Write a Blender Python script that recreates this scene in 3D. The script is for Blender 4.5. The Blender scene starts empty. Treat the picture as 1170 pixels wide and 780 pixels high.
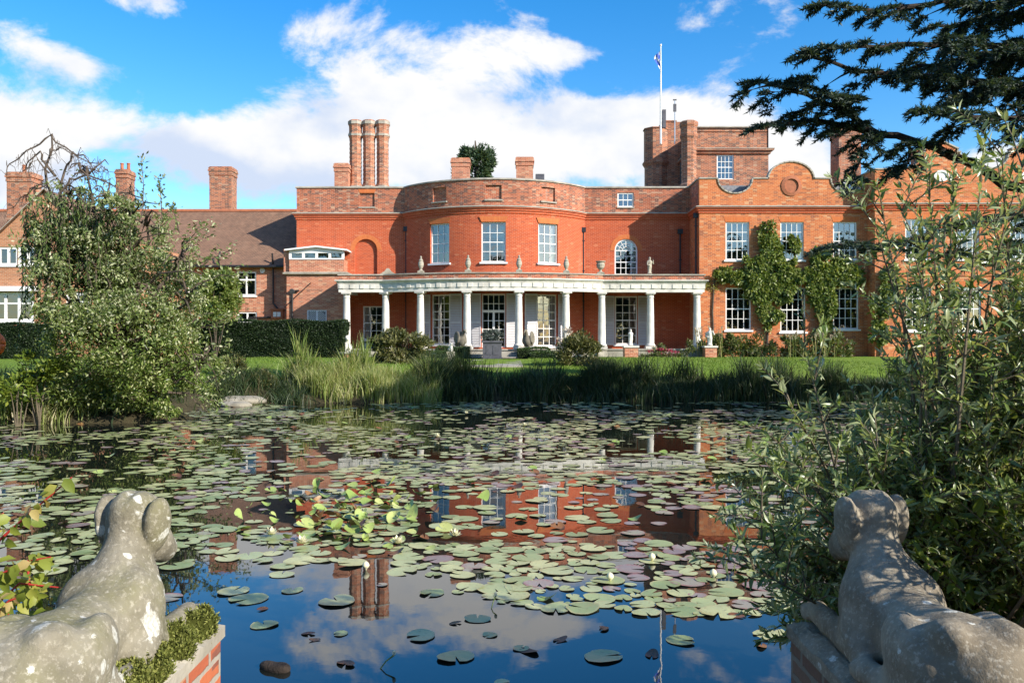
import bpy, math, random
import numpy as np
from mathutils import Vector, Matrix, noise as mnoise
R = math.radians
random.seed(7); rng = np.random.default_rng(7)
scene = bpy.context.scene
COL = scene.collection

# ---------------------------------------------------------------- camera
EYE = 2.0
cam_d = bpy.data.cameras.new('camera'); cam = bpy.data.objects.new('camera', cam_d); COL.objects.link(cam)
cam.location = (0, 0, EYE); cam.rotation_euler = (R(90), 0, 0)
cam_d.sensor_width = 36.0; cam_d.lens = 29.54
cam_d.shift_y = -0.0017
cam_d.clip_start = 0.05; cam_d.clip_end = 3000
scene.camera = cam

def P(px, py, D):
    """a point seen at pixel (px, py) of the 1170x780 photograph and standing D metres away"""
    return Vector(((px - 585) * D / 960.0, D, EYE + (392 - py) * D / 960.0))

# ---------------------------------------------------------------- sky, sun, exposure
SUN_TO = Vector((3.3, -2.35, 2.15)).normalized()
SUN_EL = math.asin(SUN_TO.z)
SUN_AZ = math.atan2(SUN_TO.x, SUN_TO.y)      # clockwise from +Y
W = bpy.data.worlds.new('World'); scene.world = W; W.use_nodes = True
nt = W.node_tree; nt.nodes.clear()
def wn(t, **kw):
    n = nt.nodes.new(t)
    for k, v in kw.items(): setattr(n, k, v)
    return n
def wmath(op, a, b=None, c=None, clamp=False):
    n = nt.nodes.new('ShaderNodeMath'); n.operation = op; n.use_clamp = clamp
    for i, x in enumerate((a, b, c)):
        if x is None: continue
        if isinstance(x, (int, float)): n.inputs[i].default_value = x
        else: nt.links.new(x, n.inputs[i])
    return n.outputs[0]
sky = wn('ShaderNodeTexSky', sky_type='NISHITA', sun_disc=False, sun_elevation=SUN_EL, sun_rotation=SUN_AZ,
         air_density=1.0, dust_density=0.35, ozone_density=2.2)
tc = wn('ShaderNodeTexCoord'); sep = wn('ShaderNodeSeparateXYZ'); nt.links.new(tc.outputs['Generated'], sep.inputs[0])
az = wmath('ARCTAN2', sep.outputs[0], sep.outputs[1]); el = wmath('ARCSINE', sep.outputs[2])
def blob(px, py, sx, sy, amp):
    a = math.atan((px - 585) / 960.0); e = math.atan((392 - py) / 960.0 * math.cos(a))
    dx = wmath('DIVIDE', wmath('SUBTRACT', az, a), sx / 960.0); dy = wmath('DIVIDE', wmath('SUBTRACT', el, e), sy / 960.0)
    s = wmath('ADD', wmath('MULTIPLY', dx, dx), wmath('MULTIPLY', dy, dy))
    return wmath('MULTIPLY', wmath('EXPONENT', wmath('MULTIPLY', s, -1.0)), amp)
BL = [(70, 150, 60, 26, .36), (240, 168, 115, 42, .60), (420, 100, 120, 70, .58), (570, 60, 90, 32, .36), (400, 25, 60, 34, .32), (430, 190, 170, 55, .60),
      (650, 70, 60, 24, .36), (600, 190, 200, 50, .62), (730, 145, 95, 40, .75), (840, 150, 60, 38, .70), (10, 205, 60, 55, .62), (825, 10, 75, 34, .52),
      (30, 45, 45, 22, .44), (88, 78, 26, 16, .36), (150, 2, 60, 18, .40), (1130, 195, 50, 22, .55), (915, 185, 50, 30, .52), (-300, 150, 260, 80, .6),
      (1500, 120, 260, 60, .5), (560, -170, 260, 40, .30), (100, -230, 160, 60, .35), (-500, -80, 150, 60, .4), (280, 120, 60, 22, -.18), (560, 150, 60, 22, .15)]
tot = None
for b in BL:
    v = blob(*b); tot = v if tot is None else wmath('ADD', tot, v)
# every other part of the sky carries scattered cloud as well
back = wmath('MULTIPLY', wmath('GREATER_THAN', wmath('ABSOLUTE', az), 1.25), .26)
tot = wmath('ADD', tot, back)
mp = wn('ShaderNodeMapping'); mp.inputs['Scale'].default_value = (1, 1, 1.5); nt.links.new(tc.outputs['Generated'], mp.inputs[0])
n1 = wn('ShaderNodeTexNoise'); n1.inputs['Scale'].default_value = 6.5; n1.inputs['Detail'].default_value = 9; n1.inputs['Roughness'].default_value = .63
n1.inputs['Distortion'].default_value = .25
nt.links.new(mp.outputs[0], n1.inputs['Vector'])
n2 = wn('ShaderNodeTexNoise'); n2.inputs['Scale'].default_value = 9.0; n2.inputs['Detail'].default_value = 5
mp2 = wn('ShaderNodeMapping'); mp2.inputs['Location'].default_value = (.02, 0, .06); nt.links.new(mp.outputs[0], mp2.inputs[0]); nt.links.new(mp2.outputs[0], n2.inputs['Vector'])
f = wmath('ADD', tot, wmath('MULTIPLY', wmath('SUBTRACT', n1.outputs['Fac'], .5), 2.15))
dens = wn('ShaderNodeMapRange', interpolation_type='SMOOTHSTEP'); dens.inputs['From Min'].default_value = .26; dens.inputs['From Max'].default_value = .62
nt.links.new(f, dens.inputs['Value'])
thick = wn('ShaderNodeMapRange', interpolation_type='SMOOTHSTEP'); thick.inputs['From Min'].default_value = .46; thick.inputs['From Max'].default_value = .74
nt.links.new(wmath('ADD', n2.outputs['Fac'], wmath('MULTIPLY', blob(250, 215, 190, 34, .42), 1.0)), thick.inputs['Value'])
ccol = wn('ShaderNodeMix', data_type='RGBA'); ccol.inputs['A'].default_value = (1.0, 1.0, 1.0, 1); ccol.inputs['B'].default_value = (.66, .76, .95, 1)
nt.links.new(thick.outputs[0], ccol.inputs['Factor'])
sat = wn('ShaderNodeHueSaturation'); sat.inputs['Saturation'].default_value = 1.45; sat.inputs['Hue'].default_value = .503
nt.links.new(sky.outputs[0], sat.inputs['Color'])
bs = wn('ShaderNodeBackground'); bs.inputs['Strength'].default_value = .125; nt.links.new(sat.outputs[0], bs.inputs['Color'])
bc = wn('ShaderNodeBackground'); bc.inputs['Strength'].default_value = .535; nt.links.new(ccol.outputs['Result'], bc.inputs['Color'])
mx = wn('ShaderNodeMixShader'); nt.links.new(dens.outputs[0], mx.inputs[0]); nt.links.new(bs.outputs[0], mx.inputs[1]); nt.links.new(bc.outputs[0], mx.inputs[2])
wo = wn('ShaderNodeOutputWorld'); nt.links.new(mx.outputs[0], wo.inputs['Surface'])

sun_d = bpy.data.lights.new('sun', 'SUN'); sun = bpy.data.objects.new('sun', sun_d); COL.objects.link(sun)
sun_d.energy = 4.2; sun_d.angle = R(.5); sun_d.color = (1.0, .93, .83)
sun.rotation_euler = (-SUN_TO).to_track_quat('-Z', 'Y').to_euler(); sun.location = (60, -50, 40)
scene.view_settings.view_transform = 'Standard'; scene.view_settings.look = 'None'
scene.view_settings.exposure = .92; scene.view_settings.gamma = 1.0; scene.view_settings.use_curve_mapping = False
scene.render.engine = 'CYCLES'
scene.cycles.max_bounces = 7; scene.cycles.transparent_max_bounces = 8; scene.cycles.caustics_reflective = False; scene.cycles.caustics_refractive = False
scene.cycles.use_denoising = True

# ---------------------------------------------------------------- helpers
WORLDLOC = {}
def tag(o, label=None, cat=None, group=None, kind=None):
    if label: o['label'] = label
    if cat: o['category'] = cat
    if group: o['group'] = group
    if kind: o['kind'] = kind
    return o
def empty(name, loc, label=None, cat=None, group=None, rz=0):
    o = bpy.data.objects.new(name, None); COL.objects.link(o); o.location = loc; o.rotation_euler = (0, 0, rz)
    o.empty_display_size = .3
    WORLDLOC[o.name] = Vector(loc)
    return tag(o, label, cat, group)
def copy_tree(o, parent=None, loc=None, rz=None, label=None, scale=None):
    c = o.copy(); COL.objects.link(c)
    if parent is not None: c.parent = parent
    if loc is not None: c.location = loc
    if rz is not None: c.rotation_euler = (0, 0, rz)
    if scale is not None: c.scale = scale if hasattr(scale, '__len__') else (scale,) * 3
    if label: c['label'] = label
    for ch in list(o.children): copy_tree(ch, c)
    return c
def link_mesh(name, me, parent=None, loc=(0, 0, 0), rz=0):
    o = bpy.data.objects.new(name, me); COL.objects.link(o); o.location = loc; o.rotation_euler = (0, 0, rz)
    if parent is not None: o.parent = parent
    return o

class MB:
    """collects faces and links them as ONE mesh object"""
    def __init__(s): s.v = []; s.f = []; s.m = []; s.uv = {}
    def pt(s, p): s.v.append(tuple(p)); return len(s.v) - 1
    def poly(s, pts, m=0, uv=None):
        i = [s.pt(p) for p in pts]
        if uv is not None: s.uv[len(s.f)] = uv
        s.f.append(i); s.m.append(m)
    def box(s, x0, x1, y0, y1, z0, z1, m=0):
        a = len(s.v)
        for z in (z0, z1):
            for (x, y) in ((x0, y0), (x1, y0), (x1, y1), (x0, y1)): s.v.append((x, y, z))
        for q in ((3, 2, 1, 0), (4, 5, 6, 7), (0, 1, 5, 4), (1, 2, 6, 5), (2, 3, 7, 6), (3, 0, 4, 7)):
            s.f.append([a + k for k in q]); s.m.append(m)
    def obox(s, c, ax, ay, az_, hx, hy, hz, m=0):
        c = Vector(c); a = len(s.v)
        for k in (-1, 1):
            for (i, j) in ((-1, -1), (1, -1), (1, 1), (-1, 1)):
                s.v.append(tuple(c + ax * (i * hx) + ay * (j * hy) + az_ * (k * hz)))
        for q in ((3, 2, 1, 0), (4, 5, 6, 7), (0, 1, 5, 4), (1, 2, 6, 5), (2, 3, 7, 6), (3, 0, 4, 7)):
            s.f.append([a + k for k in q]); s.m.append(m)
    def prism(s, outline, y0, y1, m=0, mside=None):
        """outline of (x, z), counter-clockwise seen from -Y, extruded from y0 (front) to y1"""
        n = len(outline); a = len(s.v)
        for (x, z) in outline: s.v.append((x, y0, z))
        for (x, z) in outline: s.v.append((x, y1, z))
        s.f.append([a + i for i in range(n)]); s.m.append(m)
        s.f.append([a + n + i for i in reversed(range(n))]); s.m.append(m)
        for i in range(n):
            j = (i + 1) % n
            s.f.append([a + j, a + i, a + n + i, a + n + j]); s.m.append(m if mside is None else mside)
    def column(s, outline, z0, z1, m=0):
        """outline of (x, y) counter-clockwise from above"""
        n = len(outline); a = len(s.v)
        for z in (z0, z1):
            for (x, y) in outline: s.v.append((x, y, z))
        s.f.append([a + i for i in reversed(range(n))]); s.m.append(m)
        s.f.append([a + n + i for i in range(n)]); s.m.append(m)
        for i in range(n):
            j = (i + 1) % n
            s.f.append([a + i, a + j, a + n + j, a + n + i]); s.m.append(m)
    def lathe(s, prof, c=(0, 0, 0), n=16, m=0, rot=0):
        a = len(s.v); k = len(prof)
        for (r, z) in prof:
            for i in range(n):
                t = 2 * math.pi * i / n + rot
                s.v.append((c[0] + r * math.cos(t), c[1] + r * math.sin(t), c[2] + z))
        for q in range(k - 1):
            for i in range(n):
                j = (i + 1) % n
                s.f.append([a + q * n + i, a + q * n + j, a + (q + 1) * n + j, a + (q + 1) * n + i]); s.m.append(m)
        s.f.append([a + i for i in reversed(range(n))]); s.m.append(m)
        s.f.append([a + (k - 1) * n + i for i in range(n)]); s.m.append(m)
    def tube(s, path, rad, n=6, m=0):
        a = len(s.v); k = len(path); pts = [Vector(p) for p in path]
        up = Vector((0.123, 0.31, .94)).normalized()
        for q in range(k):
            t = (pts[min(q + 1, k - 1)] - pts[max(q - 1, 0)])
            if t.length < 1e-9: t = Vector((0, 0, 1))
            t.normalize()
            x = t.cross(up)
            if x.length < .05: x = t.cross(Vector((1, 0, 0)))
            x.normalize(); y = t.cross(x)
            r = rad[q] if hasattr(rad, '__len__') else rad
            for i in range(n):
                w = 2 * math.pi * i / n
                s.v.append(tuple(pts[q] + x * (r * math.cos(w)) + y * (r * math.sin(w))))
        for q in range(k - 1):
            for i in range(n):
                j = (i + 1) % n
                s.f.append([a + q * n + j, a + q * n + i, a + (q + 1) * n + i, a + (q + 1) * n + j]); s.m.append(m)
        s.f.append([a + i for i in range(n)]); s.m.append(m)
        s.f.append([a + (k - 1) * n + i for i in reversed(range(n))]); s.m.append(m)
    def sweep(s, path, prof, m=0, closed=True):
        """moulding: closed profile of (out, z) swept along a plan path of (x, y), outwards = right of travel"""
        n = len(path); k = len(prof); a = len(s.v)
        for i, (x, y) in enumerate(path):
            d0 = Vector((path[i][0] - path[i - 1][0], path[i][1] - path[i - 1][1])) if i else None
            d1 = Vector((path[i + 1][0] - x, path[i + 1][1] - y)) if i < n - 1 else None
            if d0 is None: d0 = d1
            if d1 is None: d1 = d0
            d0.normalize(); d1.normalize()
            n0 = Vector((d0.y, -d0.x)); n1_ = Vector((d1.y, -d1.x)); b = n0 + n1_
            b = b / max(.3, (1 + n0.dot(n1_)))
            for (o, z) in prof: s.v.append((x + b.x * o, y + b.y * o, z))
        for i in range(n - 1):
            for q in range(k if closed else k - 1):
                r = (q + 1) % k
                s.f.append([a + i * k + q, a + (i + 1) * k + q, a + (i + 1) * k + r, a + i * k + r]); s.m.append(m)
        if closed:
            s.f.append([a + q for q in range(k)]); s.m.append(m)
            s.f.append([a + (n - 1) * k + q for q in reversed(range(k))]); s.m.append(m)
    def wall(s, us, zs, holes, fmap, depth=.16, m=0, mrev=None, du=None, back=False):
        """sheet over [us] x [zs] with openings (u0, u1, z0, z1[, 'arch']) and reveals of the given depth"""
        mrev = m if mrev is None else mrev
        U = set(us); Z = set(zs)
        for h in holes: U.update(h[:2]); Z.update(h[2:4])
        U = sorted(U); Z = sorted(Z)
        if du:
            V = [U[0]]
            for u in U[1:]:
                k = max(1, int(math.ceil((u - V[-1]) / du - 1e-6))); p = V[-1]
                V += [p + (u - p) * (i + 1) / k for i in range(k)]
            U = V
        for i in range(len(U) - 1):
            for j in range(len(Z) - 1):
                u, z = (U[i] + U[i + 1]) / 2, (Z[j] + Z[j + 1]) / 2
                if any(h[0] < u < h[1] and h[2] < z < h[3] for h in holes): continue
                c = [(U[i], Z[j]), (U[i + 1], Z[j]), (U[i + 1], Z[j + 1]), (U[i], Z[j + 1])]
                s.poly([fmap(a, b, 0) for a, b in c], m, c)
        for h in holes:
            u0, u1, z0, z1 = h[:4]; d = depth
            arch = len(h) > 4
            if arch:
                r = (u1 - u0) / 2; zc = z1 - r; cu = (u0 + u1) / 2; K = 10
                arc = [(cu - r * math.cos(math.pi * i / K), zc + r * math.sin(math.pi * i / K)) for i in range(K + 1)]
                L = [(u0, z1)] + arc[:K // 2 + 1]; Rr = [(u1, z1)] + list(reversed(arc[K // 2:]))
                s.poly([fmap(a, b, 0) for a, b in reversed(L)], m, list(reversed(L)))
                s.poly([fmap(a, b, 0) for a, b in Rr], m, Rr)
                ring = [(u0, z0)] + arc + [(u1, z0)]
            else:
                ring = [(u0, z0), (u0, z1), (u1, z1), (u1, z0)]
            ring = ring + [ring[0]]
            for (a, b), (c, e) in zip(ring[:-1], ring[1:]):
                s.poly([fmap(a, b, 0), fmap(a, b, d), fmap(c, e, d), fmap(c, e, 0)], mrev)
            if back:
                s.poly([fmap(a, b, d) for a, b in reversed(ring[:-1])], m, list(reversed(ring[:-1])))
    def mesh(s, name, mats, smooth=False, origin=(0, 0, 0)):
        me = bpy.data.meshes.new(name)
        ox, oy, oz = origin
        me.from_pydata([(x - ox, y - oy, z - oz) for x, y, z in s.v], [], s.f)
        for m in (mats if isinstance(mats, (list, tuple)) else [mats]): me.materials.append(m)
        me.polygons.foreach_set('material_index', s.m)
        uvl = me.uv_layers.new(name='UVMap'); co = s.v
        data = np.zeros((len(me.loops), 2), np.float32)
        for p in me.polygons:
            g = s.uv.get(p.index)
            if g is not None:
                for k, li in enumerate(p.loop_indices): data[li] = g[k]
            else:
                nx, ny, nz = abs(p.normal.x), abs(p.normal.y), abs(p.normal.z)
                for li in p.loop_indices:
                    x, y, z = co[me.loops[li].vertex_index]
                    data[li] = (x, y) if nz > max(nx, ny) else ((x, z) if ny >= nx else (y, z))
        uvl.data.foreach_set('uv', data.ravel())
        if smooth:
            me.polygons.foreach_set('use_smooth', [True] * len(me.polygons))
        me.update(); return me
    def build(s, name, mats, parent=None, smooth=False, loc=None, rz=0, bevel=0, autosmooth=None):
        """loc None: the vertices are world coordinates and the parent an unrotated Empty; else local to the parent"""
        if loc is None:
            origin = WORLDLOC.get(parent.name, Vector((0, 0, 0))) if parent is not None else Vector((0, 0, 0))
            me = s.mesh(name, mats, smooth, origin); o = link_mesh(name, me, parent)
            WORLDLOC[o.name] = origin
        else:
            me = s.mesh(name, mats, smooth); o = link_mesh(name, me, parent, loc, rz)
        if autosmooth:
            try: me.set_sharp_from_angle(angle=R(autosmooth))
            except Exception: pass
        if bevel:
            b = o.modifiers.new('bevel', 'BEVEL'); b.width = bevel; b.segments = 2; b.limit_method = 'ANGLE'; b.angle_limit = R(35)
        return o

def np_mesh(name, V, F4, mat, F3=None, smooth=False):
    me = bpy.data.meshes.new(name)
    nf4 = 0 if F4 is None else len(F4); nf3 = 0 if F3 is None else len(F3)
    me.vertices.add(len(V)); me.vertices.foreach_set('co', np.asarray(V, np.float32).ravel())
    loops = np.concatenate([np.asarray(x, np.int32).ravel() for x in (F4, F3) if x is not None and len(x)])
    me.loops.add(len(loops)); me.loops.foreach_set('vertex_index', loops)
    me.polygons.add(nf4 + nf3)
    st = np.concatenate([np.arange(nf4) * 4, nf4 * 4 + np.arange(nf3) * 3]).astype(np.int32)
    me.polygons.foreach_set('loop_start', st)
    if smooth: me.polygons.foreach_set('use_smooth', np.ones(nf4 + nf3, bool))
    me.update(calc_edges=True); me.validate()
    for m in (mat if isinstance(mat, (list, tuple)) else [mat]): me.materials.append(m)
    return me

def nrm(a): return a / np.maximum(np.linalg.norm(a, axis=1, keepdims=True), 1e-9)
def leaves_mesh(name, base, direc, normal, length, width, mat, shape='leaf', droop=.15):
    """one small folded blade per base point"""
    N = len(base); base = np.asarray(base, float); d = nrm(np.asarray(direc, float)); nn = np.asarray(normal, float)
    side = nrm(np.cross(d, nn)); up = nrm(np.cross(side, d))
    L = np.broadcast_to(np.asarray(length, float), (N,))[:, None]; Wd = np.broadcast_to(np.asarray(width, float), (N,))[:, None]
    if shape == 'needle':
        V = np.stack([base - side * Wd * .5, base + side * Wd * .5, base + d * L], 1).reshape(-1, 3)
        F = np.arange(N * 3).reshape(N, 3)
        return np_mesh(name, V, None, mat, F)
    if shape == 'small':
        m = base + d * L * .5 - up * L * .02
        V = np.stack([base, m + side * Wd * .5 + up * Wd * .12, base + d * L - up * L * droop, m - side * Wd * .5 + up * Wd * .12], 1).reshape(-1, 3)
        F = np.arange(N * 4).reshape(N, 4)
        return np_mesh(name, V, F, mat)
    c = [base, base + d * L * .3 + up * L * .02, base + d * L * .68 - up * L * droop * .35, base + d * L - up * L * droop]
    w1, w2 = Wd * .46, Wd * .40
    V = np.stack([c[0], c[1], c[2], c[3], c[1] + side * w1 + up * w1 * .35, c[2] + side * w2 + up * w2 * .3,
                  c[1] - side * w1 + up * w1 * .35, c[2] - side * w2 + up * w2 * .3], 1).reshape(-1, 3)
    o = (np.arange(N) * 8)[:, None]
    F4 = np.concatenate([o + np.array([[1, 4, 5, 2]]), o + np.array([[6, 1, 2, 7]])])
    F3 = np.concatenate([o + np.array([[0, 4, 1]]), o + np.array([[0, 1, 6]]), o + np.array([[2, 5, 3]]), o + np.array([[7, 2, 3]])])
    return np_mesh(name, V, F4, mat, F3)
def rand_dirs(n, zbias=0.0):
    d = rng.normal(size=(n, 3)); d[:, 2] += zbias; return nrm(d)

# ---------------------------------------------------------------- sculpting: smooth union of rounded shapes, meshed by surface nets
def sd_cone(Pn, a, b, r1, r2):
    a = np.array(a, float); b = np.array(b, float); ab = b - a
    t = np.clip(((Pn - a) @ ab) / (ab @ ab), 0, 1)
    return np.linalg.norm(Pn - a - t[..., None] * ab, axis=-1) - (r1 + (r2 - r1) * t)
def sd_ell(Pn, c, r, rot=None):
    q = Pn - np.array(c, float)
    if rot is not None: q = q @ np.array(rot)
    r = np.array(r, float)
    k0 = np.linalg.norm(q / r, axis=-1); k1 = np.linalg.norm(q / (r * r), axis=-1)
    return np.where(k0 < 1e-6, -r.min(), k0 * (k0 - 1) / np.maximum(k1, 1e-6))
def rotm(rx=0, ry=0, rz=0):
    from mathutils import Euler
    return np.array(Euler((R(rx), R(ry), R(rz))).to_matrix())
def sculpt(prims, lo, hi, res):
    """prims: ('c', a, b, r1, r2, k) | ('e', centre, radii, rot, k); negative k carves"""
    ax = [np.arange(lo[i], hi[i] + res, res) for i in range(3)]
    G = np.stack(np.meshgrid(*ax, indexing='ij'), -1)
    D = None
    for p in prims:
        if p[0] == 'c': d = sd_cone(G, p[1], p[2], p[3], p[4])
        else: d = sd_ell(G, p[1], p[2], p[3])
        k = p[-1]
        if D is None: D = d; continue
        if k < 0:
            k = -k; h = np.clip(.5 - .5 * (D + d) / k, 0, 1); D = D + (-d - D) * h + k * h * (1 - h)
        else:
            h = np.clip(.5 + .5 * (D - d) / k, 0, 1); D = D + (d - D) * h - k * h * (1 - h)
    return surface_nets(D, lo, res)
def surface_nets(D, lo, res):
    S = D < 0; n = D.shape
    c = np.zeros((n[0] - 1, n[1] - 1, n[2] - 1), int)
    off = [(i, j, k) for i in (0, 1) for j in (0, 1) for k in (0, 1)]
    sl = lambda A, o: A[o[0]:n[0] - 1 + o[0], o[1]:n[1] - 1 + o[1], o[2]:n[2] - 1 + o[2]]
    for o in off: c += sl(S, o)
    act = (c > 0) & (c < 8)
    idx = -np.ones(act.shape, int); idx[act] = np.arange(act.sum())
    acc = np.zeros(act.shape + (3,)); cnt = np.zeros(act.shape)
    for a in range(8):
        for b in range(a + 1, 8):
            oa, ob = off[a], off[b]
            if sum(abs(oa[i] - ob[i]) for i in range(3)) != 1: continue
            da, db = sl(D, oa), sl(D, ob); cr = (da < 0) != (db < 0)
            t = np.where(cr, da / np.where(cr, da - db, 1), 0)
            pa, pb = np.array(oa, float), np.array(ob, float)
            acc += np.where(cr[..., None], pa + t[..., None] * (pb - pa), 0); cnt += cr
    g = np.argwhere(act)
    V = np.array(lo) + (g + acc[act] / cnt[act][:, None]) * res
    F = []
    for axn in range(3):
        o1 = [0, 0, 0]; o1[axn] = 1
        A = S[:n[0] - o1[0], :n[1] - o1[1], :n[2] - o1[2]]; B = S[o1[0]:, o1[1]:, o1[2]:]
        e = np.argwhere(A != B)
        u, v = (axn + 1) % 3, (axn + 2) % 3
        ok = (e[:, u] > 0) & (e[:, v] > 0) & (e[:, u] < n[u] - 1) & (e[:, v] < n[v] - 1); e = e[ok]
        eu = np.zeros(3, int); eu[u] = 1; ev = np.zeros(3, int); ev[v] = 1
        q = [idx[tuple((e - eu - ev).T)], idx[tuple((e - ev).T)], idx[tuple(e.T)], idx[tuple((e - eu).T)]]
        q = np.stack(q, 1); ins = A[tuple(e.T)]
        q[~ins] = q[~ins][:, ::-1]
        F.append(q)
    return V, np.concatenate(F)
# ---------------------------------------------------------------- materials
class M_:
    def __init__(s, name):
        s.mat = bpy.data.materials.new(name); s.mat.use_nodes = True; s.nt = s.mat.node_tree; s.nt.nodes.clear()
        s.out = s.n('ShaderNodeOutputMaterial')
    def n(s, t, **kw):
        x = s.nt.nodes.new(t)
        for k, v in kw.items():
            if k in x.bl_rna.properties.keys(): setattr(x, k, v)
            else: x.inputs[k].default_value = v
        return x
    def l(s, a, b): s.nt.links.new(a, b); return s
    def noise(s, vec, scale, detail=4, rough=.55, dist=0):
        x = s.n('ShaderNodeTexNoise'); x.inputs['Scale'].default_value = scale; x.inputs['Detail'].default_value = detail
        x.inputs['Roughness'].default_value = rough; x.inputs['Distortion'].default_value = dist
        if vec is not None: s.l(vec, x.inputs['Vector'])
        return x.outputs['Fac']
    def ramp(s, fac, stops, mode='LINEAR'):
        x = s.n('ShaderNodeValToRGB'); x.color_ramp.interpolation = mode; e = x.color_ramp.elements
        while len(e) < len(stops): e.new(.5)
        for q, (p, c) in zip(e, stops): q.position = p; q.color = (*c, 1) if len(c) == 3 else c
        s.l(fac, x.inputs['Fac']); return x.outputs['Color']
    def rng(s, fac, a, b, c=0, d=1, smooth=True):
        x = s.n('ShaderNodeMapRange'); x.interpolation_type = 'SMOOTHSTEP' if smooth else 'LINEAR'
        for k, v in zip(('From Min', 'From Max', 'To Min', 'To Max'), (a, b, c, d)): x.inputs[k].default_value = v
        s.l(fac, x.inputs['Value']); return x.outputs[0]
    def mix(s, fac, a, b, blend='MIX'):
        x = s.n('ShaderNodeMix'); x.data_type = 'RGBA'; x.blend_type = blend
        for k, v in (('Factor', fac), ('A', a), ('B', b)):
            i = [q for q in x.inputs if q.name == k and q.enabled][0]
            if isinstance(v, (int, float)): i.default_value = v
            elif isinstance(v, tuple): i.default_value = (*v, 1) if len(v) == 3 else v
            else: s.l(v, i)
        return [q for q in x.outputs if q.enabled][0]
    def math(s, op, a, b=None):
        x = s.n('ShaderNodeMath'); x.operation = op
        for i, v in enumerate((a, b)):
            if v is None: continue
            if isinstance(v, (int, float)): x.inputs[i].default_value = v
            else: s.l(v, x.inputs[i])
        return x.outputs[0]
    def uv(s): return s.n('ShaderNodeTexCoord').outputs['UV']
    def obj(s): return s.n('ShaderNodeTexCoord').outputs['Object']
    def pos(s): return s.n('ShaderNodeNewGeometry').outputs['Position']
    def bump(s, h, strength=.3, dist=.01):
        x = s.n('ShaderNodeBump'); x.inputs['Strength'].default_value = strength; x.inputs['Distance'].default_value = dist; s.l(h, x.inputs['Height']); return x.outputs[0]
    def bsdf(s, col, rough=.7, spec=.5, metal=0, normal=None, **kw):
        b = s.n('ShaderNodeBsdfPrincipled')
        for k, v in (('Base Color', col), ('Roughness', rough), ('Specular IOR Level', spec), ('Metallic', metal)):
            if isinstance(v, (int, float)): b.inputs[k].default_value = v
            elif isinstance(v, tuple): b.inputs[k].default_value = (*v, 1)
            else: s.l(v, b.inputs[k])
        if normal is not None: s.l(normal, b.inputs['Normal'])
        for k, v in kw.items(): b.inputs[k].default_value = v
        return b.outputs[0]
    def done(s, sh): s.l(sh, s.out.inputs['Surface']); return s.mat

def brick_mat(name, c1, c2, mortar, spread=.5, dark=(.6, .6, .62), stain=.35, bw=.235, bh=.078, ms=.011, speck=None, streak=0, pale=None, wob=0):
    m = M_(name); uv = m.uv()
    if wob:        # hand-made bricks: joints that wander
        nz_ = m.n('ShaderNodeTexNoise'); nz_.inputs['Scale'].default_value = 16; nz_.inputs['Detail'].default_value = 3; m.l(uv, nz_.inputs['Vector'])
        sb_ = m.n('ShaderNodeVectorMath'); sb_.operation = 'MULTIPLY_ADD'; m.l(nz_.outputs['Color'], sb_.inputs[0]); sb_.inputs[1].default_value = (wob, wob, 0); m.l(uv, sb_.inputs[2]); uv = sb_.outputs[0]
    b = m.n('ShaderNodeTexBrick'); b.offset = .5; m.l(uv, b.inputs['Vector'])
    for k, v in (('Scale', 1.0), ('Brick Width', bw), ('Row Height', bh), ('Mortar Size', ms), ('Bias', 0.0), ('Mortar Smooth', .3)): b.inputs[k].default_value = v
    b.inputs['Color1'].default_value = (*c1, 1); b.inputs['Color2'].default_value = (*c2, 1); b.inputs['Mortar'].default_value = (*mortar, 1)
    col = b.outputs['Color']
    if speck:      # occasional odd-coloured bricks
        mp = m.n('ShaderNodeMapping'); mp.inputs['Scale'].default_value = (1 / bw, 1 / bh, 1); m.l(uv, mp.inputs[0])
        wn_ = m.n('ShaderNodeTexVoronoi'); wn_.inputs['Scale'].default_value = 1.0; wn_.inputs['Randomness'].default_value = .15; m.l(mp.outputs[0], wn_.inputs['Vector'])
        sp = m.n('ShaderNodeSeparateColor'); m.l(wn_.outputs['Color'], sp.inputs[0])
        pick = m.rng(sp.outputs[0], 1 - speck[0] - .02, 1 - speck[0] + .02)
        pick = m.math('MULTIPLY', pick, m.math('SUBTRACT', 1.0, b.outputs['Fac']))
        col = m.mix(pick, col, speck[1])
        if pale:
            pk2 = m.math('MULTIPLY', m.rng(sp.outputs[1], 1 - pale[0] - .02, 1 - pale[0] + .02), m.math('SUBTRACT', 1.0, b.outputs['Fac'])); col = m.mix(pk2, col, pale[1])
    n = m.noise(uv, .55, 6, .65); n2 = m.noise(uv, 3.1, 4)
    col = m.mix(m.rng(n, .42, .72, 0, stain), col, dark, 'MULTIPLY')
    col = m.mix(m.rng(n2, .3, .75, 0, spread), col, m.mix(.5, col, (1.25, 1.2, 1.15), 'MULTIPLY'))
    if streak:     # pale lime runs and sooty weathering down the wall
        mp_ = m.n('ShaderNodeMapping'); mp_.inputs['Scale'].default_value = (2.2, .22, 1); m.l(uv, mp_.inputs[0]); sn = m.noise(mp_.outputs[0], 1.0, 5, .65)
        col = m.mix(m.rng(sn, .58, .78, 0, streak), col, (.46, .38, .31)); col = m.mix(m.rng(sn, .44, .26, 0, streak * 1.2), col, (.10, .065, .05))
    bump = m.bump(m.math('ADD', m.math('MULTIPLY', b.outputs['Fac'], -1.0), m.noise(uv, 40, 2)), .5, .008)
    return m.done(m.bsdf(col, .88, .25, normal=bump))
MAT = {}
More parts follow.
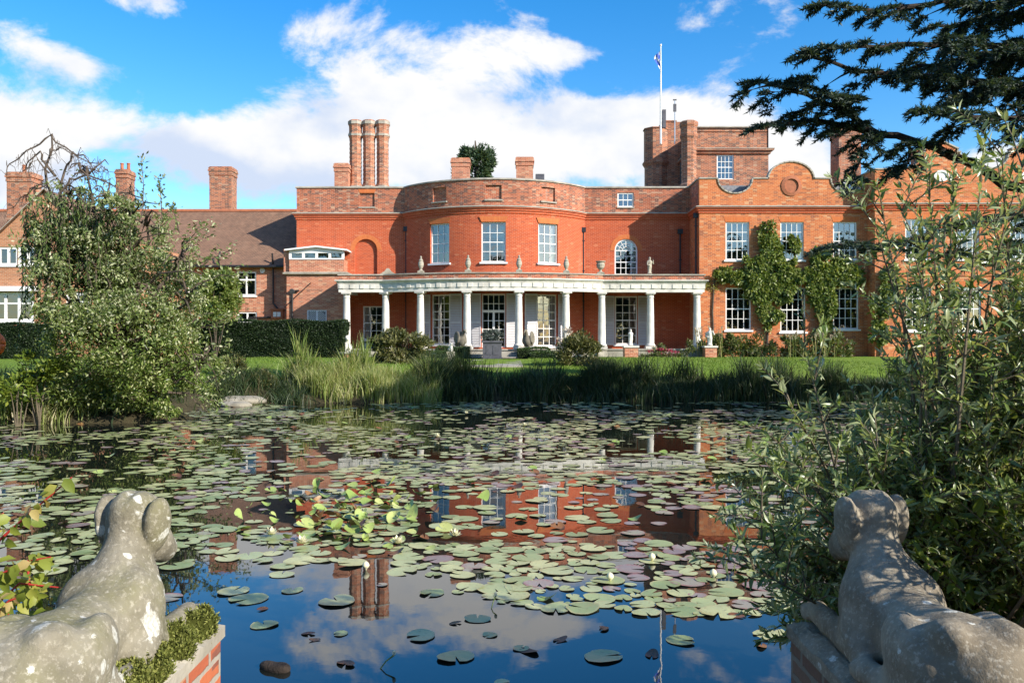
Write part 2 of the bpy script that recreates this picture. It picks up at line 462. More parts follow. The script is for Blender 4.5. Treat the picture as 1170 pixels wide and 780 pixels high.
MAT['brick'] = brick_mat('red_rubbed_brick', (.50, .092, .028), (.42, .070, .022), (.50, .19, .11), .5, (.74, .62, .60), .40, speck=(.07, (.33, .055, .022)), streak=.16, pale=(.04, (.54, .19, .09)), bw=.24, ms=.013)
MAT['brick_wing'] = brick_mat('orange_brown_brick', (.56, .175, .056), (.46, .118, .038), (.55, .29, .155), .6, (.62, .56, .55), .45, speck=(.16, (.27, .085, .045)), streak=.28, pale=(.08, (.56, .31, .16)))
MAT['brick_purple'] = brick_mat('plum_brick', (.45, .125, .055), (.31, .08, .042), (.46, .29, .20), .8, (.62, .56, .55), .6, speck=(.30, (.13, .055, .045)), streak=.6, pale=(.08, (.44, .26, .17)))
MAT['brick_range'] = brick_mat('weathered_red_brick', (.50, .19, .10), (.40, .125, .065), (.53, .36, .26), .6, (.62, .55, .52), .5, speck=(.15, (.25, .10, .06)), streak=.3, pale=(.10, (.56, .32, .19)))
MAT['brick_tan'] = brick_mat('tan_brick', (.46, .20, .10), (.37, .145, .07), (.50, .35, .23), .6, (.6, .55, .52), .5, speck=(.2, (.3, .13, .07)))
MAT['brick_tower'] = brick_mat('tower_brick', (.43, .145, .062), (.31, .095, .048), (.46, .33, .24), .8, (.55, .52, .52), .55, speck=(.3, (.13, .06, .045)), streak=.55, pale=(.08, (.42, .25, .16)))
MAT['brick_pier'] = brick_mat('pier_brick', (.50, .15, .065), (.36, .095, .05), (.36, .32, .26), .8, (.42, .42, .38), .85, bw=.225, bh=.075, ms=.013, wob=.022, speck=(.2, (.24, .09, .06)), pale=(.15, (.52, .27, .16)))
MAT['brick_shaded'] = brick_mat('shaded_pier_brick', (.20, .12, .08), (.15, .085, .06), (.20, .17, .13), .5, (.5, .5, .48), .6, bw=.225, bh=.075, ms=.013, wob=.022)  # darker copy of the pier brick: the right pier's shade is in the colour
MAT['gauged'] = brick_mat('gauged_orange_brick', (.56, .17, .05), (.50, .13, .04), (.50, .20, .10), .3, (.8, .7, .65), .3, bw=.075, bh=.30, ms=.006)

def plain(name, col, rough=.6, var=.25, scale=4, spec=.4, metal=0, bumpy=.15, dirt=None):
    m = M_(name); p = m.obj(); n = m.noise(p, scale, 5, .6)
    c = m.mix(m.rng(n, .3, .75, 0, 1), col, tuple(x * (1 - var) for x in col))
    if dirt: c = m.mix(m.rng(m.noise(p, scale * .35, 6, .7), .5, .7, 0, .8), c, dirt)
    return m.done(m.bsdf(c, rough, spec, metal, m.bump(m.noise(p, scale * 12, 3), bumpy, .01)))
MAT['stone'] = plain('weathered_portland_stone', (.70, .67, .60), .8, .25, 2.2, .3, 0, .3, (.38, .36, .31))
MAT['stone_grey'] = plain('lichened_grey_stone', (.42, .38, .30), .9, .4, 3, .2, 0, .4, (.22, .20, .15))
MAT['coping'] = plain('weathered_coping_stone', (.44, .40, .33), .9, .4, 2.4, .2, 0, .4, (.24, .21, .17))
MAT['white'] = plain('white_gloss_paint', (.80, .79, .75), .4, .06, 3, .5, 0, .05)
MAT['shutter'] = plain('grey_white_louvre_paint', (.60, .58, .58), .55, .1, 3, .4, 0, .05)
MAT['lead'] = plain('dull_lead', (.10, .10, .115), .55, .35, 5, .4, 0, .25)
MAT['slate'] = plain('grey_slate', (.25, .25, .26), .7, .4, 6, .4, 0, .3)
MAT['iron'] = plain('black_painted_iron', (.018, .017, .02), .45, .2, 6, .5)
MAT['bluepaint'] = plain('pale_blue_painted_panel', (.30, .44, .62), .5, .1, 3)
MAT['curtain'] = plain('cream_curtain_cloth', (.70, .68, .62), .9, .15, 6)
MAT['pinkblind'] = plain('pink_blind_cloth', (.72, .34, .44), .9, .15, 6)
MAT['terracotta'] = plain('terracotta', (.42, .15, .075), .85, .3, 6)
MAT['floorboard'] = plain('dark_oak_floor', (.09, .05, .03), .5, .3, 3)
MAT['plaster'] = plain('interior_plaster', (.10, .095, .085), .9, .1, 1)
MAT['bark'] = plain('grey_brown_bark', (.13, .10, .075), .9, .45, 9, .2, 0, .7)
MAT['bark_dark'] = plain('dark_cedar_bark', (.05, .038, .03), .95, .45, 6, .2, 0, .8)
MAT['twig'] = plain('olive_twig', (.17, .14, .095), .85, .35, 9, .2, 0, .3)
MAT['redstem'] = plain('crimson_stem', (.42, .035, .03), .5, .2, 9)
MAT['orange'] = plain('orange_buoy_plastic', (.80, .16, .03), .4, .08, 5)
MAT['bluerope'] = plain('blue_cloth', (.03, .17, .55), .7, .2, 5)
MAT['flagcloth'] = plain('blue_and_white_flag_cloth', (.05, .12, .50), .8, .2, 5)
MAT['metal'] = plain('galvanised_metal', (.55, .56, .58), .4, .15, 6, .5, .7)
MAT['lattice'] = plain('white_lattice_paint', (.72, .72, .74), .5, .06, 3)
MAT['lamp'] = plain('dull_grey_floodlight', (.10, .10, .11), .5, .2, 4)
MAT['woodbox'] = plain('varnished_orange_wood', (.40, .13, .05), .5, .25, 5)

def glass_mat(name, refl, tint=(.82, .86, .86)):
    m = M_(name); p = m.pos()
    nb = m.bump(m.noise(p, .9, 2), .10, .12)
    fr = m.n('ShaderNodeFresnel'); fr.inputs['IOR'].default_value = 1.5
    t = m.n('ShaderNodeBsdfTransparent'); t.inputs[0].default_value = (*tint, 1)
    g = m.n('ShaderNodeBsdfGlossy'); g.inputs['Roughness'].default_value = .015; g.inputs['Color'].default_value = (.95, .97, 1, 1); m.l(nb, g.inputs['Normal'])
    f = m.math('ADD', m.math('MULTIPLY', fr.outputs[0], 1.6), refl)
    x = m.n('ShaderNodeMixShader'); m.l(f, x.inputs[0]); m.l(t.outputs[0], x.inputs[1]); m.l(g.outputs[0], x.inputs[2])
    return m.done(x.outputs[0])
MAT['glass'] = glass_mat('old_window_glass', .15, (.72, .76, .76))

def tile_mat():
    m = M_('brown_clay_tiles'); uv = m.uv()
    b = m.n('ShaderNodeTexBrick'); b.offset = .5; m.l(uv, b.inputs['Vector'])
    for k, v in (('Scale', 1.0), ('Brick Width', .17), ('Row Height', .11), ('Mortar Size', .008), ('Bias', 0.0), ('Mortar Smooth', .4)): b.inputs[k].default_value = v
    b.inputs['Color1'].default_value = (.29, .165, .105, 1); b.inputs['Color2'].default_value = (.20, .118, .08, 1); b.inputs['Mortar'].default_value = (.045, .032, .027, 1)
    c = b.outputs['Color']
    c = m.mix(m.rng(m.noise(uv, 1.1, 6, .75), .45, .75, 0, .75), c, (.31, .19, .125))
    c = m.mix(m.rng(m.noise(uv, 2.4, 6, .8), .55, .7, 0, .6), c, (.115, .095, .075))
    c = m.mix(m.rng(m.noise(uv, 5.5, 4, .7), .60, .72, 0, .55), c, (.30, .27, .18))
    return m.done(m.bsdf(c, .9, .2, normal=m.bump(m.math('ADD', b.outputs['Fac'], m.noise(uv, 9, 3)), .8, .03)))
MAT['tiles'] = tile_mat()

def leaf_mat(name, stops, rough=.5, trans=.3, spec=.4, tcol=(1.35, 1.25, .5), back=None):
    m = M_(name); g = m.n('ShaderNodeNewGeometry')
    c = m.ramp(g.outputs['Random Per Island'], stops)
    cl = m.noise(m.pos(), 1.7, 3)
    c = m.mix(m.rng(cl, .35, .65, 0, .5), c, m.mix(1.0, c, (.66, .72, .6), 'MULTIPLY'))
    if back: c = m.mix(g.outputs['Backfacing'], c, back)
    a = m.bsdf(c, rough, spec)
    t = m.n('ShaderNodeBsdfTranslucent'); m.l(m.mix(1.0, c, tcol, 'MULTIPLY'), t.inputs['Color'])
    x = m.n('ShaderNodeMixShader'); x.inputs[0].default_value = trans; m.l(a, x.inputs[1]); m.l(t.outputs[0], x.inputs[2])
    return m.done(x.outputs[0])
MAT['elaeagnus'] = leaf_mat('olive_silver_leaf', [(0, (.07, .125, .025)), (.4, (.15, .215, .05)), (.75, (.25, .315, .10)), (1, (.44, .48, .25))], .34, .3, .65, back=(.36, .41, .24))
MAT['laurel'] = leaf_mat('yellow_green_leaf', [(0, (.07, .115, .016)), (.6, (.15, .21, .028)), (1, (.30, .34, .055))], .4, .35)
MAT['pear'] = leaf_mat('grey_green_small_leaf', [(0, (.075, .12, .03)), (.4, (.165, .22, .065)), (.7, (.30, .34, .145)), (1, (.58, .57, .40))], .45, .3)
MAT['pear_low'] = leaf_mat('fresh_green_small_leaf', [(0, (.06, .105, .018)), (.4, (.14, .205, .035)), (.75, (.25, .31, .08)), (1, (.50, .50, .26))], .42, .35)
MAT['willow'] = leaf_mat('weeping_dark_leaf', [(0, (.07, .12, .03)), (.6, (.12, .18, .05)), (1, (.20, .24, .09))], .5, .3)
MAT['autumn'] = leaf_mat('autumn_yellow_leaf', [(0, (.16, .21, .03)), (.4, (.28, .32, .05)), (.8, (.44, .42, .09)), (.95, (.46, .34, .14)), (1, (.36, .16, .06))], .5, .4)
MAT['cedar'] = leaf_mat('cedar_needle', [(0, (.018, .038, .032)), (.6, (.038, .070, .052)), (1, (.09, .12, .07))], .55, .28)
MAT['pine'] = leaf_mat('pine_needle', [(0, (.03, .06, .035)), (.6, (.07, .115, .055)), (1, (.14, .18, .085))], .6, .2)
MAT['climber'] = leaf_mat('climber_leaf', [(0, (.08, .13, .025)), (.5, (.17, .23, .05)), (1, (.40, .43, .17))], .32, .35)
MAT['yew'] = leaf_mat('clipped_yew_leaf', [(0, (.010, .024, .008)), (.7, (.022, .046, .014)), (1, (.05, .08, .024))], .55, .2)
MAT['box'] = leaf_mat('clipped_box_leaf', [(0, (.025, .05, .012)), (.7, (.05, .09, .02)), (1, (.10, .14, .035))], .5, .2)
MAT['olivebush'] = leaf_mat('olive_bush_leaf', [(0, (.055, .065, .022)), (.5, (.115, .125, .042)), (1, (.24, .22, .09))], .55, .3)
MAT['border'] = leaf_mat('border_plant_leaf', [(0, (.055, .09, .025)), (.5, (.11, .15, .045)), (.85, (.20, .21, .08)), (1, (.40, .33, .22))], .55, .3)
MAT['lavender'] = leaf_mat('lavender_grey_leaf', [(0, (.05, .065, .06)), (.6, (.095, .12, .11)), (1, (.17, .19, .18))], .6, .2)
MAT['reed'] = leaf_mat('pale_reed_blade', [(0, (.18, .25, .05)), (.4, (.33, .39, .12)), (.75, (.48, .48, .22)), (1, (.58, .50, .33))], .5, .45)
MAT['sedge'] = leaf_mat('dark_sedge_blade', [(0, (.020, .042, .014)), (.6, (.042, .075, .024)), (.9, (.08, .10, .038)), (1, (.15, .115, .065))], .5, .3)  # blade colour darkened to add to the shade on the far bank
MAT['iris'] = leaf_mat('iris_sword_leaf', [(0, (.10, .16, .03)), (.6, (.19, .25, .06)), (1, (.36, .36, .13))], .45, .35)
MAT['pinkflower'] = leaf_mat('crimson_flower', [(0, (.32, .02, .05)), (.6, (.50, .05, .10)), (1, (.60, .15, .22))], .6, .2, tcol=(1, 1, 1))
MAT['paleplume'] = leaf_mat('pale_plume', [(0, (.46, .36, .27)), (1, (.66, .56, .46))], .8, .3, tcol=(1, 1, 1))
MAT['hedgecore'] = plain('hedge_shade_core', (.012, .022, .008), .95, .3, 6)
MAT['mossy'] = leaf_mat('bright_moss', [(0, (.10, .12, .02)), (.5, (.19, .21, .04)), (1, (.32, .32, .09))], .8, .25)

def dogstone(name, base, dark, green, spots, seed):
    m = M_(name); p = m.obj()
    mp = m.n('ShaderNodeMapping'); mp.inputs['Location'].default_value = (seed, seed * .7, seed * 1.3); m.l(p, mp.inputs[0]); q = mp.outputs[0]
    c = m.mix(m.rng(m.noise(q, 4.5, 6, .65), .36, .64), base, dark)
    c = m.mix(m.rng(m.noise(q, 2.1, 5, .6), .46, .64, 0, .75), c, green)
    c = m.mix(m.rng(m.noise(q, 11, 6, .7), .54, .70, 0, .55), c, (.16, .145, .11))
    c = m.mix(m.rng(m.noise(q, 60, 3, .7), .50, .72, 0, .5), c, (.50, .46, .37))
    # dots and rosettes of lichen
    w = m.noise(q, 26, 3)
    ws = m.n('ShaderNodeVectorMath'); ws.operation = 'ADD'; m.l(q, ws.inputs[0])
    cx = m.n('ShaderNodeCombineXYZ'); d = m.math('MULTIPLY', m.math('SUBTRACT', w, .5), .035); m.l(d, cx.inputs[0]); m.l(d, cx.inputs[2]); m.l(cx.outputs[0], ws.inputs[1])
    def dots(scale, rad, keep, col, c):
        v = m.n('ShaderNodeTexVoronoi'); v.inputs['Scale'].default_value = scale; m.l(ws.outputs[0], v.inputs['Vector'])
        sp = m.n('ShaderNodeSeparateColor'); m.l(v.outputs['Color'], sp.inputs[0])
        r = m.math('MULTIPLY', sp.outputs[1], rad)
        on = m.math('LESS_THAN', sp.outputs[0], m.math('MULTIPLY', m.rng(m.noise(q, 3.2, 2), .40, .62, .25, 1.6), keep))
        dd = m.math('ADD', v.outputs['Distance'], m.math('MULTIPLY', m.math('SUBTRACT', m.noise(q, scale * 5.5, 4, .7), .5), .42))
        f = m.rng(m.math('SUBTRACT', dd, r), -.04, .05, 1, 0)
        return m.mix(m.math('MULTIPLY', m.math('MULTIPLY', f, on), m.rng(m.noise(q, 90, 3), .3, .6, .35, 1)), c, col)
    c = dots(9, .42, spots, (.54, .53, .46), c)
    c = dots(21, .42, spots * .9, (.58, .57, .50), c)
    c = dots(5, .22, .10, (.42, .20, .045), c)
    h = m.math('ADD', m.noise(q, 55, 5, .7), m.math('MULTIPLY', m.noise(q, 9, 4), 1.5))
    return m.done(m.bsdf(c, .92, .2, normal=m.bump(h, .55, .012)))
MAT['dogA'] = dogstone('pale_lichened_stone', (.255, .23, .17), (.155, .138, .098), (.18, .17, .078), .40, 3.3)
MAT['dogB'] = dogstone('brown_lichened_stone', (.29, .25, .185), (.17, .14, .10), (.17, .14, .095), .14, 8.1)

def pad_mat(name, stops, rim, edge=.75, rough=.32):
    m = M_(name); uv = m.uv(); oi = m.n('ShaderNodeObjectInfo'); g = m.n('ShaderNodeNewGeometry')
    rnd = m.math('FRACT', m.math('ADD', oi.outputs['Random'], g.outputs['Random Per Island']))
    c = m.ramp(rnd, stops)
    ln = m.n('ShaderNodeVectorMath'); ln.operation = 'LENGTH'; m.l(uv, ln.inputs[0])
    p = m.pos()
    su = m.n('ShaderNodeSeparateXYZ'); m.l(uv, su.inputs[0]); an_ = m.math('ARCTAN2', su.outputs[1], su.outputs[0])
    vein = m.rng(m.math('ABSOLUTE', m.math('SINE', m.math('MULTIPLY', an_, 8.0))), .0, .16, .30, 0)
    c = m.mix(vein, c, m.mix(1.0, c, (.72, .78, .6), 'MULTIPLY'))
    c = m.mix(m.math('MULTIPLY', m.rng(ln.outputs['Value'], edge, 1.02), m.rng(m.noise(p, 14, 3), .35, .6)), c, rim)
    c = m.mix(m.rng(m.noise(p, 38, 4, .7), .56, .70, 0, .6), c, (.13, .10, .05))
    c = m.mix(m.rng(m.noise(p, 9, 4, .7), .55, .72, 0, .45), c, (.30, .27, .11))
    return m.done(m.bsdf(c, rough, .5, normal=m.bump(m.noise(p, 22, 3), .25, .01)))
MAT['pad'] = pad_mat('green_lily_pad', [(0, (.22, .275, .10)), (.4, (.33, .375, .155)), (.75, (.40, .425, .20)), (1, (.50, .49, .22))], (.42, .36, .16))
MAT['pad_purple'] = pad_mat('purple_tinged_lily_pad', [(0, (.25, .185, .165)), (.5, (.30, .245, .21)), (1, (.34, .32, .20))], (.30, .13, .11), .55)
MAT['pad_bright'] = pad_mat('fresh_green_lily_leaf', [(0, (.20, .29, .06)), (.6, (.30, .38, .10)), (1, (.42, .45, .16))], (.26, .26, .08), .8, .4)
MAT['pad_dead'] = pad_mat('dying_brown_lily_leaf', [(0, (.10, .045, .02)), (.6, (.20, .08, .03)), (1, (.32, .18, .06))], (.07, .03, .02), .5, .5)
MAT['bud'] = plain('cream_lily_petal', (.74, .70, .46), .5, .15, 30)

def water_mat():
    m = M_('still_pond_water'); p = m.pos()
    mp = m.n('ShaderNodeMapping'); mp.inputs['Scale'].default_value = (1, 1.0, 1); m.l(p, mp.inputs[0])
    h = m.math('ADD', m.noise(mp.outputs[0], 1.6, 2), m.math('MULTIPLY', m.noise(mp.outputs[0], 9, 2), .12))
    c = m.mix(m.noise(p, .35, 3), (.006, .009, .008), (.012, .013, .009))
    return m.done(m.bsdf(c, .015, .5, normal=m.bump(h, .045, .02), IOR=2.0))
MAT['water'] = water_mat()

def ground_mat():
    m = M_('lawn_and_bank'); p = m.pos(); sp = m.n('ShaderNodeSeparateXYZ'); m.l(p, sp.inputs[0])
    g = m.ramp(m.noise(p, 6, 6, .7), [(.2, (.105, .175, .018)), (.5, (.155, .245, .028)), (.8, (.21, .29, .05))])
    g = m.mix(m.rng(m.noise(p, .5, 4), .4, .65, 0, .4), g, (.22, .26, .06))
    s = m.ramp(m.noise(p, 5, 6, .7), [(.25, (.035, .030, .016)), (.55, (.075, .062, .032)), (.8, (.06, .085, .025))])
    zz = m.math('ADD', sp.outputs[2], m.math('MULTIPLY', m.math('SUBTRACT', m.noise(p, 2, 4), .5), .3))
    c = m.mix(m.rng(zz, .40, .72), s, g)
    return m.done(m.bsdf(c, .95, .15, normal=m.bump(m.noise(p, 30, 5, .8), .9, .05)))
MAT['ground'] = ground_mat()
MAT['stone_dark'] = plain('dark_lichened_stone', (.19, .17, .13), .9, .4, 4, .2, 0, .4, (.10, .095, .07))
MAT['lawnblade'] = leaf_mat('mown_grass_blade', [(0, (.10, .17, .02)), (.6, (.16, .25, .03)), (1, (.24, .32, .07))], .6, .35)
MAT['paving'] = plain('worn_stone_paving', (.40, .37, .31), .85, .35, 1.7, .2, 0, .35, (.24, .22, .17))
# ---------------------------------------------------------------- ground and pond
POND = np.array([(-2.6, 3.5), (0, 3.6), (2.2, 3.7), (3.2, 5.2), (5.0, 8.5), (8.0, 13), (12, 18), (15.5, 24), (14, 27.2), (9, 27.5), (4, 27.3), (0, 27.5),
                 (-2.5, 27.3), (-4.6, 26.5), (-6.6, 26.6), (-7.7, 26.9), (-9.2, 25.6), (-9.0, 22.6), (-7.9, 21.0), (-9.2, 20.1), (-12.2, 20.2), (-15.5, 18.5), (-15.5, 11), (-9, 6), (-5, 4.2)])
def pond_sd(x, y):
    """negative inside the pond"""
    p = np.stack([x, y], -1); d = np.full(x.shape, 1e9); ins = np.zeros(x.shape, bool); n = len(POND)
    for i in range(n):
        a, b = POND[i], POND[(i + 1) % n]; ab = b - a
        t = np.clip(((p - a) @ ab) / (ab @ ab), 0, 1)
        d = np.minimum(d, np.linalg.norm(p - a - t[..., None] * ab, axis=-1))
        c = (a[1] > y) != (b[1] > y)
        with np.errstate(divide='ignore', invalid='ignore'):
            xi = (b[0] - a[0]) * (y - a[1]) / (b[1] - a[1]) + a[0]
        ins ^= c & (x < xi)
    return np.where(ins, -d, d)
def sstep(a, b, x):
    t = np.clip((x - a) / (b - a), 0, 1); return t * t * (3 - 2 * t)
def ground_z(x, y):
    x = np.asarray(x, float); y = np.asarray(y, float); s = pond_sd(x, y)
    top = .42 + .63 * sstep(24, 33, y)
    top = np.where(x < -7, np.maximum(top, .42 + .55 * sstep(19, 26, y)), top)
    bank = np.minimum(1, np.maximum(s, 0) / 2.6) ** .55
    z = np.where(s < 0, -.02 - np.minimum(.9, -s * .6), .02 + (top - .02) * bank)
    return z + .03 * np.sin(x * 1.7 + y) * np.sin(y * 1.3) * (s > .5) * (y < 40)
def grid_lines(lo, hi, step, far, k=14):
    a = list(np.arange(lo, hi, step)); g = [lo - (far * (i / k) ** 2.2) for i in range(k, 0, -1)]; h = [hi + (far * (i / k) ** 2.2) for i in range(0, k + 1)]
    return np.array(g + a + h)
gx = grid_lines(-18, 18, .35, 900); gy = grid_lines(-1, 47, .3, 900)
X, Y = np.meshgrid(gx, gy, indexing='ij'); Z = ground_z(X, Y)
nx, ny = X.shape; ii = np.arange(nx * ny).reshape(nx, ny)
gm = np_mesh('ground', np.stack([X, Y, Z], -1).reshape(-1, 3), np.stack([ii[:-1, :-1], ii[1:, :-1], ii[1:, 1:], ii[:-1, 1:]], -1).reshape(-1, 4), MAT['ground'], smooth=True)
tag(link_mesh('ground', gm), 'mown lawn and earth banks round the pond', kind='structure')
mb = MB(); mb.poly([(-24, 2.2, 0), (22, 2.2, 0), (22, 30, 0), (-24, 30, 0)])
tag(mb.build('water', MAT['water']), 'still dark pond water reflecting the house', kind='structure')

# ---------------------------------------------------------------- the mansion
HX = -1.05; YF = 50.6; RB = 6.81; HB = 5.43; YC = YF - 2.7 + RB          # bow: circle centre (HX, YC)
YW = 48.0; XW = 10.7; XG = 20.3; YG = 47.0; XE = 33.5; XL = -12.97
T_CORN = 9.62; T_PAR = 11.12
aB = math.asin(HB / RB)
def bow(a, r=RB): return (HX + r * math.sin(a), YC - r * math.cos(a))
house = empty('mansion', (HX, YF, 1.1), 'large red brick country house with bowed centre, white colonnade and shaped gables', 'country house')
def bow_map(u, z, d): x, y = bow(u / RB, RB - d); return (x, y, z)
def flat_map(Yp): return lambda u, z, d: (u, Yp + d, z)
def side_map(Xp, sgn): return lambda u, z, d: (Xp + d * sgn, u, z)
Z0 = .6
# --- main front (flanks), bow, wing, gable wing walls
holesL = [(-8.97, -7.75, 2.0, 4.02)]                                     # ground-floor sash behind the left columns
niche = (-9.47, -8.12, 5.9, 8.06, 'arch')
holesR = [(6.2, 7.55, 1.72, 4.62), (6.18, 7.56, 5.9, 8.06, 'arch')]
mb = MB(); mb2 = MB()
# lower flank walls: blind arch is a shallow recess of the same brick
mb.wall([XL, HX - HB], [Z0, T_CORN - .05], holesL + [niche], flat_map(YF), .17)
mb2.wall([HX + HB, XW], [Z0, T_CORN - .05], holesR, flat_map(YF), .17)
K = 10; r_ = (niche[1] - niche[0]) / 2; zc_ = niche[3] - r_; cu_ = (niche[0] + niche[1]) / 2
arc = [(cu_ - r_ * math.cos(math.pi * i / K), zc_ + r_ * math.sin(math.pi * i / K)) for i in range(K + 1)]
mb.poly([(a, YF + .17, b) for a, b in reversed([(niche[0], niche[2])] + arc + [(niche[1], niche[2])])])
mb.wall([YF, 63], [Z0, T_CORN - .05], [], side_map(XL, 1), .1)
mb.build('flank_wall', MAT['brick'], house); mb2.build('flank_wall', MAT['brick'], house)
wu = [-27.6, 0.4, 27.6]
BW_UP = [(-27.6, 1.30), (0, 1.40), (27.6, 1.30)]
holesB = []
for a, w in BW_UP: u = R(a) * RB; holesB.append((u - w / 2, u + w / 2, 6.42, 8.72))
for a, w, z0 in ((-27.2, 1.22, 1.72), (0, 1.36, 1.55), (27.2, 1.30, 1.62)): u = R(a) * RB; holesB.append((u - w / 2, u + w / 2, z0, 4.62))
mb = MB(); mb.wall([-aB * RB, aB * RB], [Z0, T_CORN - .05], holesB, bow_map, .2, du=.35)
mb.build('bow_wall', MAT['brick'], house)
# wings
WU = [(12.88, 1.36, 6.55, 8.72), (16.0, 1.34, 6.55, 8.72), (19.02, 1.36, 6.55, 8.72), (12.93, 1.46, 2.55, 4.97), (16.05, 1.44, 2.45, 4.97), (19.07, 1.46, 2.6, 4.97)]
GU = [(22.65, 1.3, 6.5, 8.75), (25.5, 1.3, 6.5, 8.75), (28.5, 1.3, 6.5, 8.75), (22.75, 1.4, 2.5, 4.95), (25.55, 1.4, 2.5, 4.95), (28.5, 1.4, 2.5, 4.95)]
mb = MB()
mb.wall([XW, XG], [Z0, T_CORN - .05], [(c - w / 2, c + w / 2, a, b) for c, w, a, b in WU], flat_map(YW), .15)
mb.wall([YW, YF], [Z0, T_CORN - .05], [], side_map(XW, 1), .1)
mb.build('wing_wall', MAT['brick_wing'], house)
mb = MB()
mb.wall([XG, XE], [Z0, T_CORN - .05], [(c - w / 2, c + w / 2, a, b) for c, w, a, b in GU], flat_map(YG), .15)
mb.wall([YG, YW], [Z0, T_CORN - .05], [], side_map(XG, 1), .1); mb.wall([YG, 63], [Z0, 11.4], [], side_map(XE, -1), .1)
mb.build('gable_wing_wall', MAT['brick_wing'], house)
# hull: floors, back and roof, so the rooms are rooms
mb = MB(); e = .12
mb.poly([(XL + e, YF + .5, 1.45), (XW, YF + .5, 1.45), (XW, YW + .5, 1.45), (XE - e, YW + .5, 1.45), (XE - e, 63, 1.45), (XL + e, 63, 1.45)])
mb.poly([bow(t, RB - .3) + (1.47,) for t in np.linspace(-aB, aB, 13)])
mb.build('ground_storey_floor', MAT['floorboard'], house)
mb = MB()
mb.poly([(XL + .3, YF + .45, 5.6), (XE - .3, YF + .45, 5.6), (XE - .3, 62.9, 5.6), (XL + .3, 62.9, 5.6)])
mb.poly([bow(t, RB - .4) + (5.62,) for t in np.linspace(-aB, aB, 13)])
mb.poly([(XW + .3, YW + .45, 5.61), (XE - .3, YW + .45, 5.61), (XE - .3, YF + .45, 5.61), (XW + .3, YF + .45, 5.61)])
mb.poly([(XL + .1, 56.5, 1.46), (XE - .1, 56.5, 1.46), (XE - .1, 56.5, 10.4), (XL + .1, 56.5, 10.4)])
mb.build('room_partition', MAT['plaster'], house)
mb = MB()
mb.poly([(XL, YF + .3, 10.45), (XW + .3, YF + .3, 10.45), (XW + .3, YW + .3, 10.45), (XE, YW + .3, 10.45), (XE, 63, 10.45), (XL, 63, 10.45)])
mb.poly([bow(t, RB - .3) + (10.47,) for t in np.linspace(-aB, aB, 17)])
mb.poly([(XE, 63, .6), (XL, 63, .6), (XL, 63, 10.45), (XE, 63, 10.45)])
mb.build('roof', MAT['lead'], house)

# --- cornice path along the whole front
bowpts = [bow(t) for t in np.linspace(-aB, aB, 37)]
front = [(XL, 63), (XL, YF)] + bowpts + [(XW, YF), (XW, YW), (XG, YW), (XG, YG), (XE, YG)]
mb = MB(); mb.sweep(front, [(.002, 9.22), (.002, 9.56), (.20, 9.56), (.20, 9.50), (.13, 9.46), (.11, 9.36), (.05, 9.33), (.05, 9.22)])
mb.build('brick_cornice', MAT['brick'], house)
mb = MB(); mb.sweep(front, [(-.05, 9.562), (-.05, 9.66), (.05, 9.66), (.235, 9.61), (.235, 9.562)])
mb.build('cornice_string', MAT['coping'], house)
# --- parapets
def parapet_holes(lst): return [(c - w / 2, c + w / 2, a, b) for c, w, a, b in lst]
mb = MB()
pin = [(-8.73, .9, 10.0, 10.83)]
mb.wall([XL, HX - HB], [9.655, T_PAR], parapet_holes(pin), flat_map(YF), .10, back=True)
pr = (6.35, 7.33, 9.98, 10.85)
mb.wall([HX + HB, XW], [9.655, T_PAR], [pr], flat_map(YF), .12)
mb.wall([YF, 63], [9.655, T_PAR], [], side_map(XL, 1), .1)
mb.wall([-aB * RB, aB * RB], [9.655, T_PAR], [(R(a) * RB - .46, R(a) * RB + .46, 10.0, 10.82) for a in (-27.6, 0, 27.6)], bow_map, .11, du=.35, back=True)
# inner face
inner = [(x, y + .35) for x, y in [(XL, YF)] + bowpts + [(XW + .3, YF)]]
for (a, b) in zip(inner[:-1], inner[1:]): mb.poly([(b[0], b[1], 10.4), (a[0], a[1], 10.4), (a[0], a[1], T_PAR), (b[0], b[1], T_PAR)])
mb.build('parapet', MAT['brick_purple'], house)
mb = MB(); mb.sweep([(XL, 63), (XL, YF)] + bowpts + [(XW - .02, YF)], [(-.38, T_PAR + .002), (-.38, T_PAR + .08), (.0, T_PAR + .11), (.07, T_PAR + .07), (.07, T_PAR + .002)])
mb.build('parapet_coping', MAT['coping'], house)
mb = MB(); mb.box(pr[0] - .03, pr[1] + .03, YF - .06, YF + .1, pr[2] - .07, pr[2] - .004); mb.build('panel_sill', MAT['coping'], house)
for c, w, a, b in pin: mb = MB(); mb.box(c - w / 2 - .06, c + w / 2 + .06, YF - .05, YF + .09, a - .08, a - .004); mb.build('panel_sill', MAT['coping'], house)
for a in (-27.6, 0, 27.6):
    mb = MB()
    x, y = bow(R(a)); ca, sa = math.cos(R(a)), math.sin(R(a))
    mb.obox((x, y, 9.955), Vector((ca, sa, 0)), Vector((-sa, ca, 0)), Vector((0, 0, 1)), .52, .08, .04)
    mb.build('panel_sill', MAT['coping'], house)

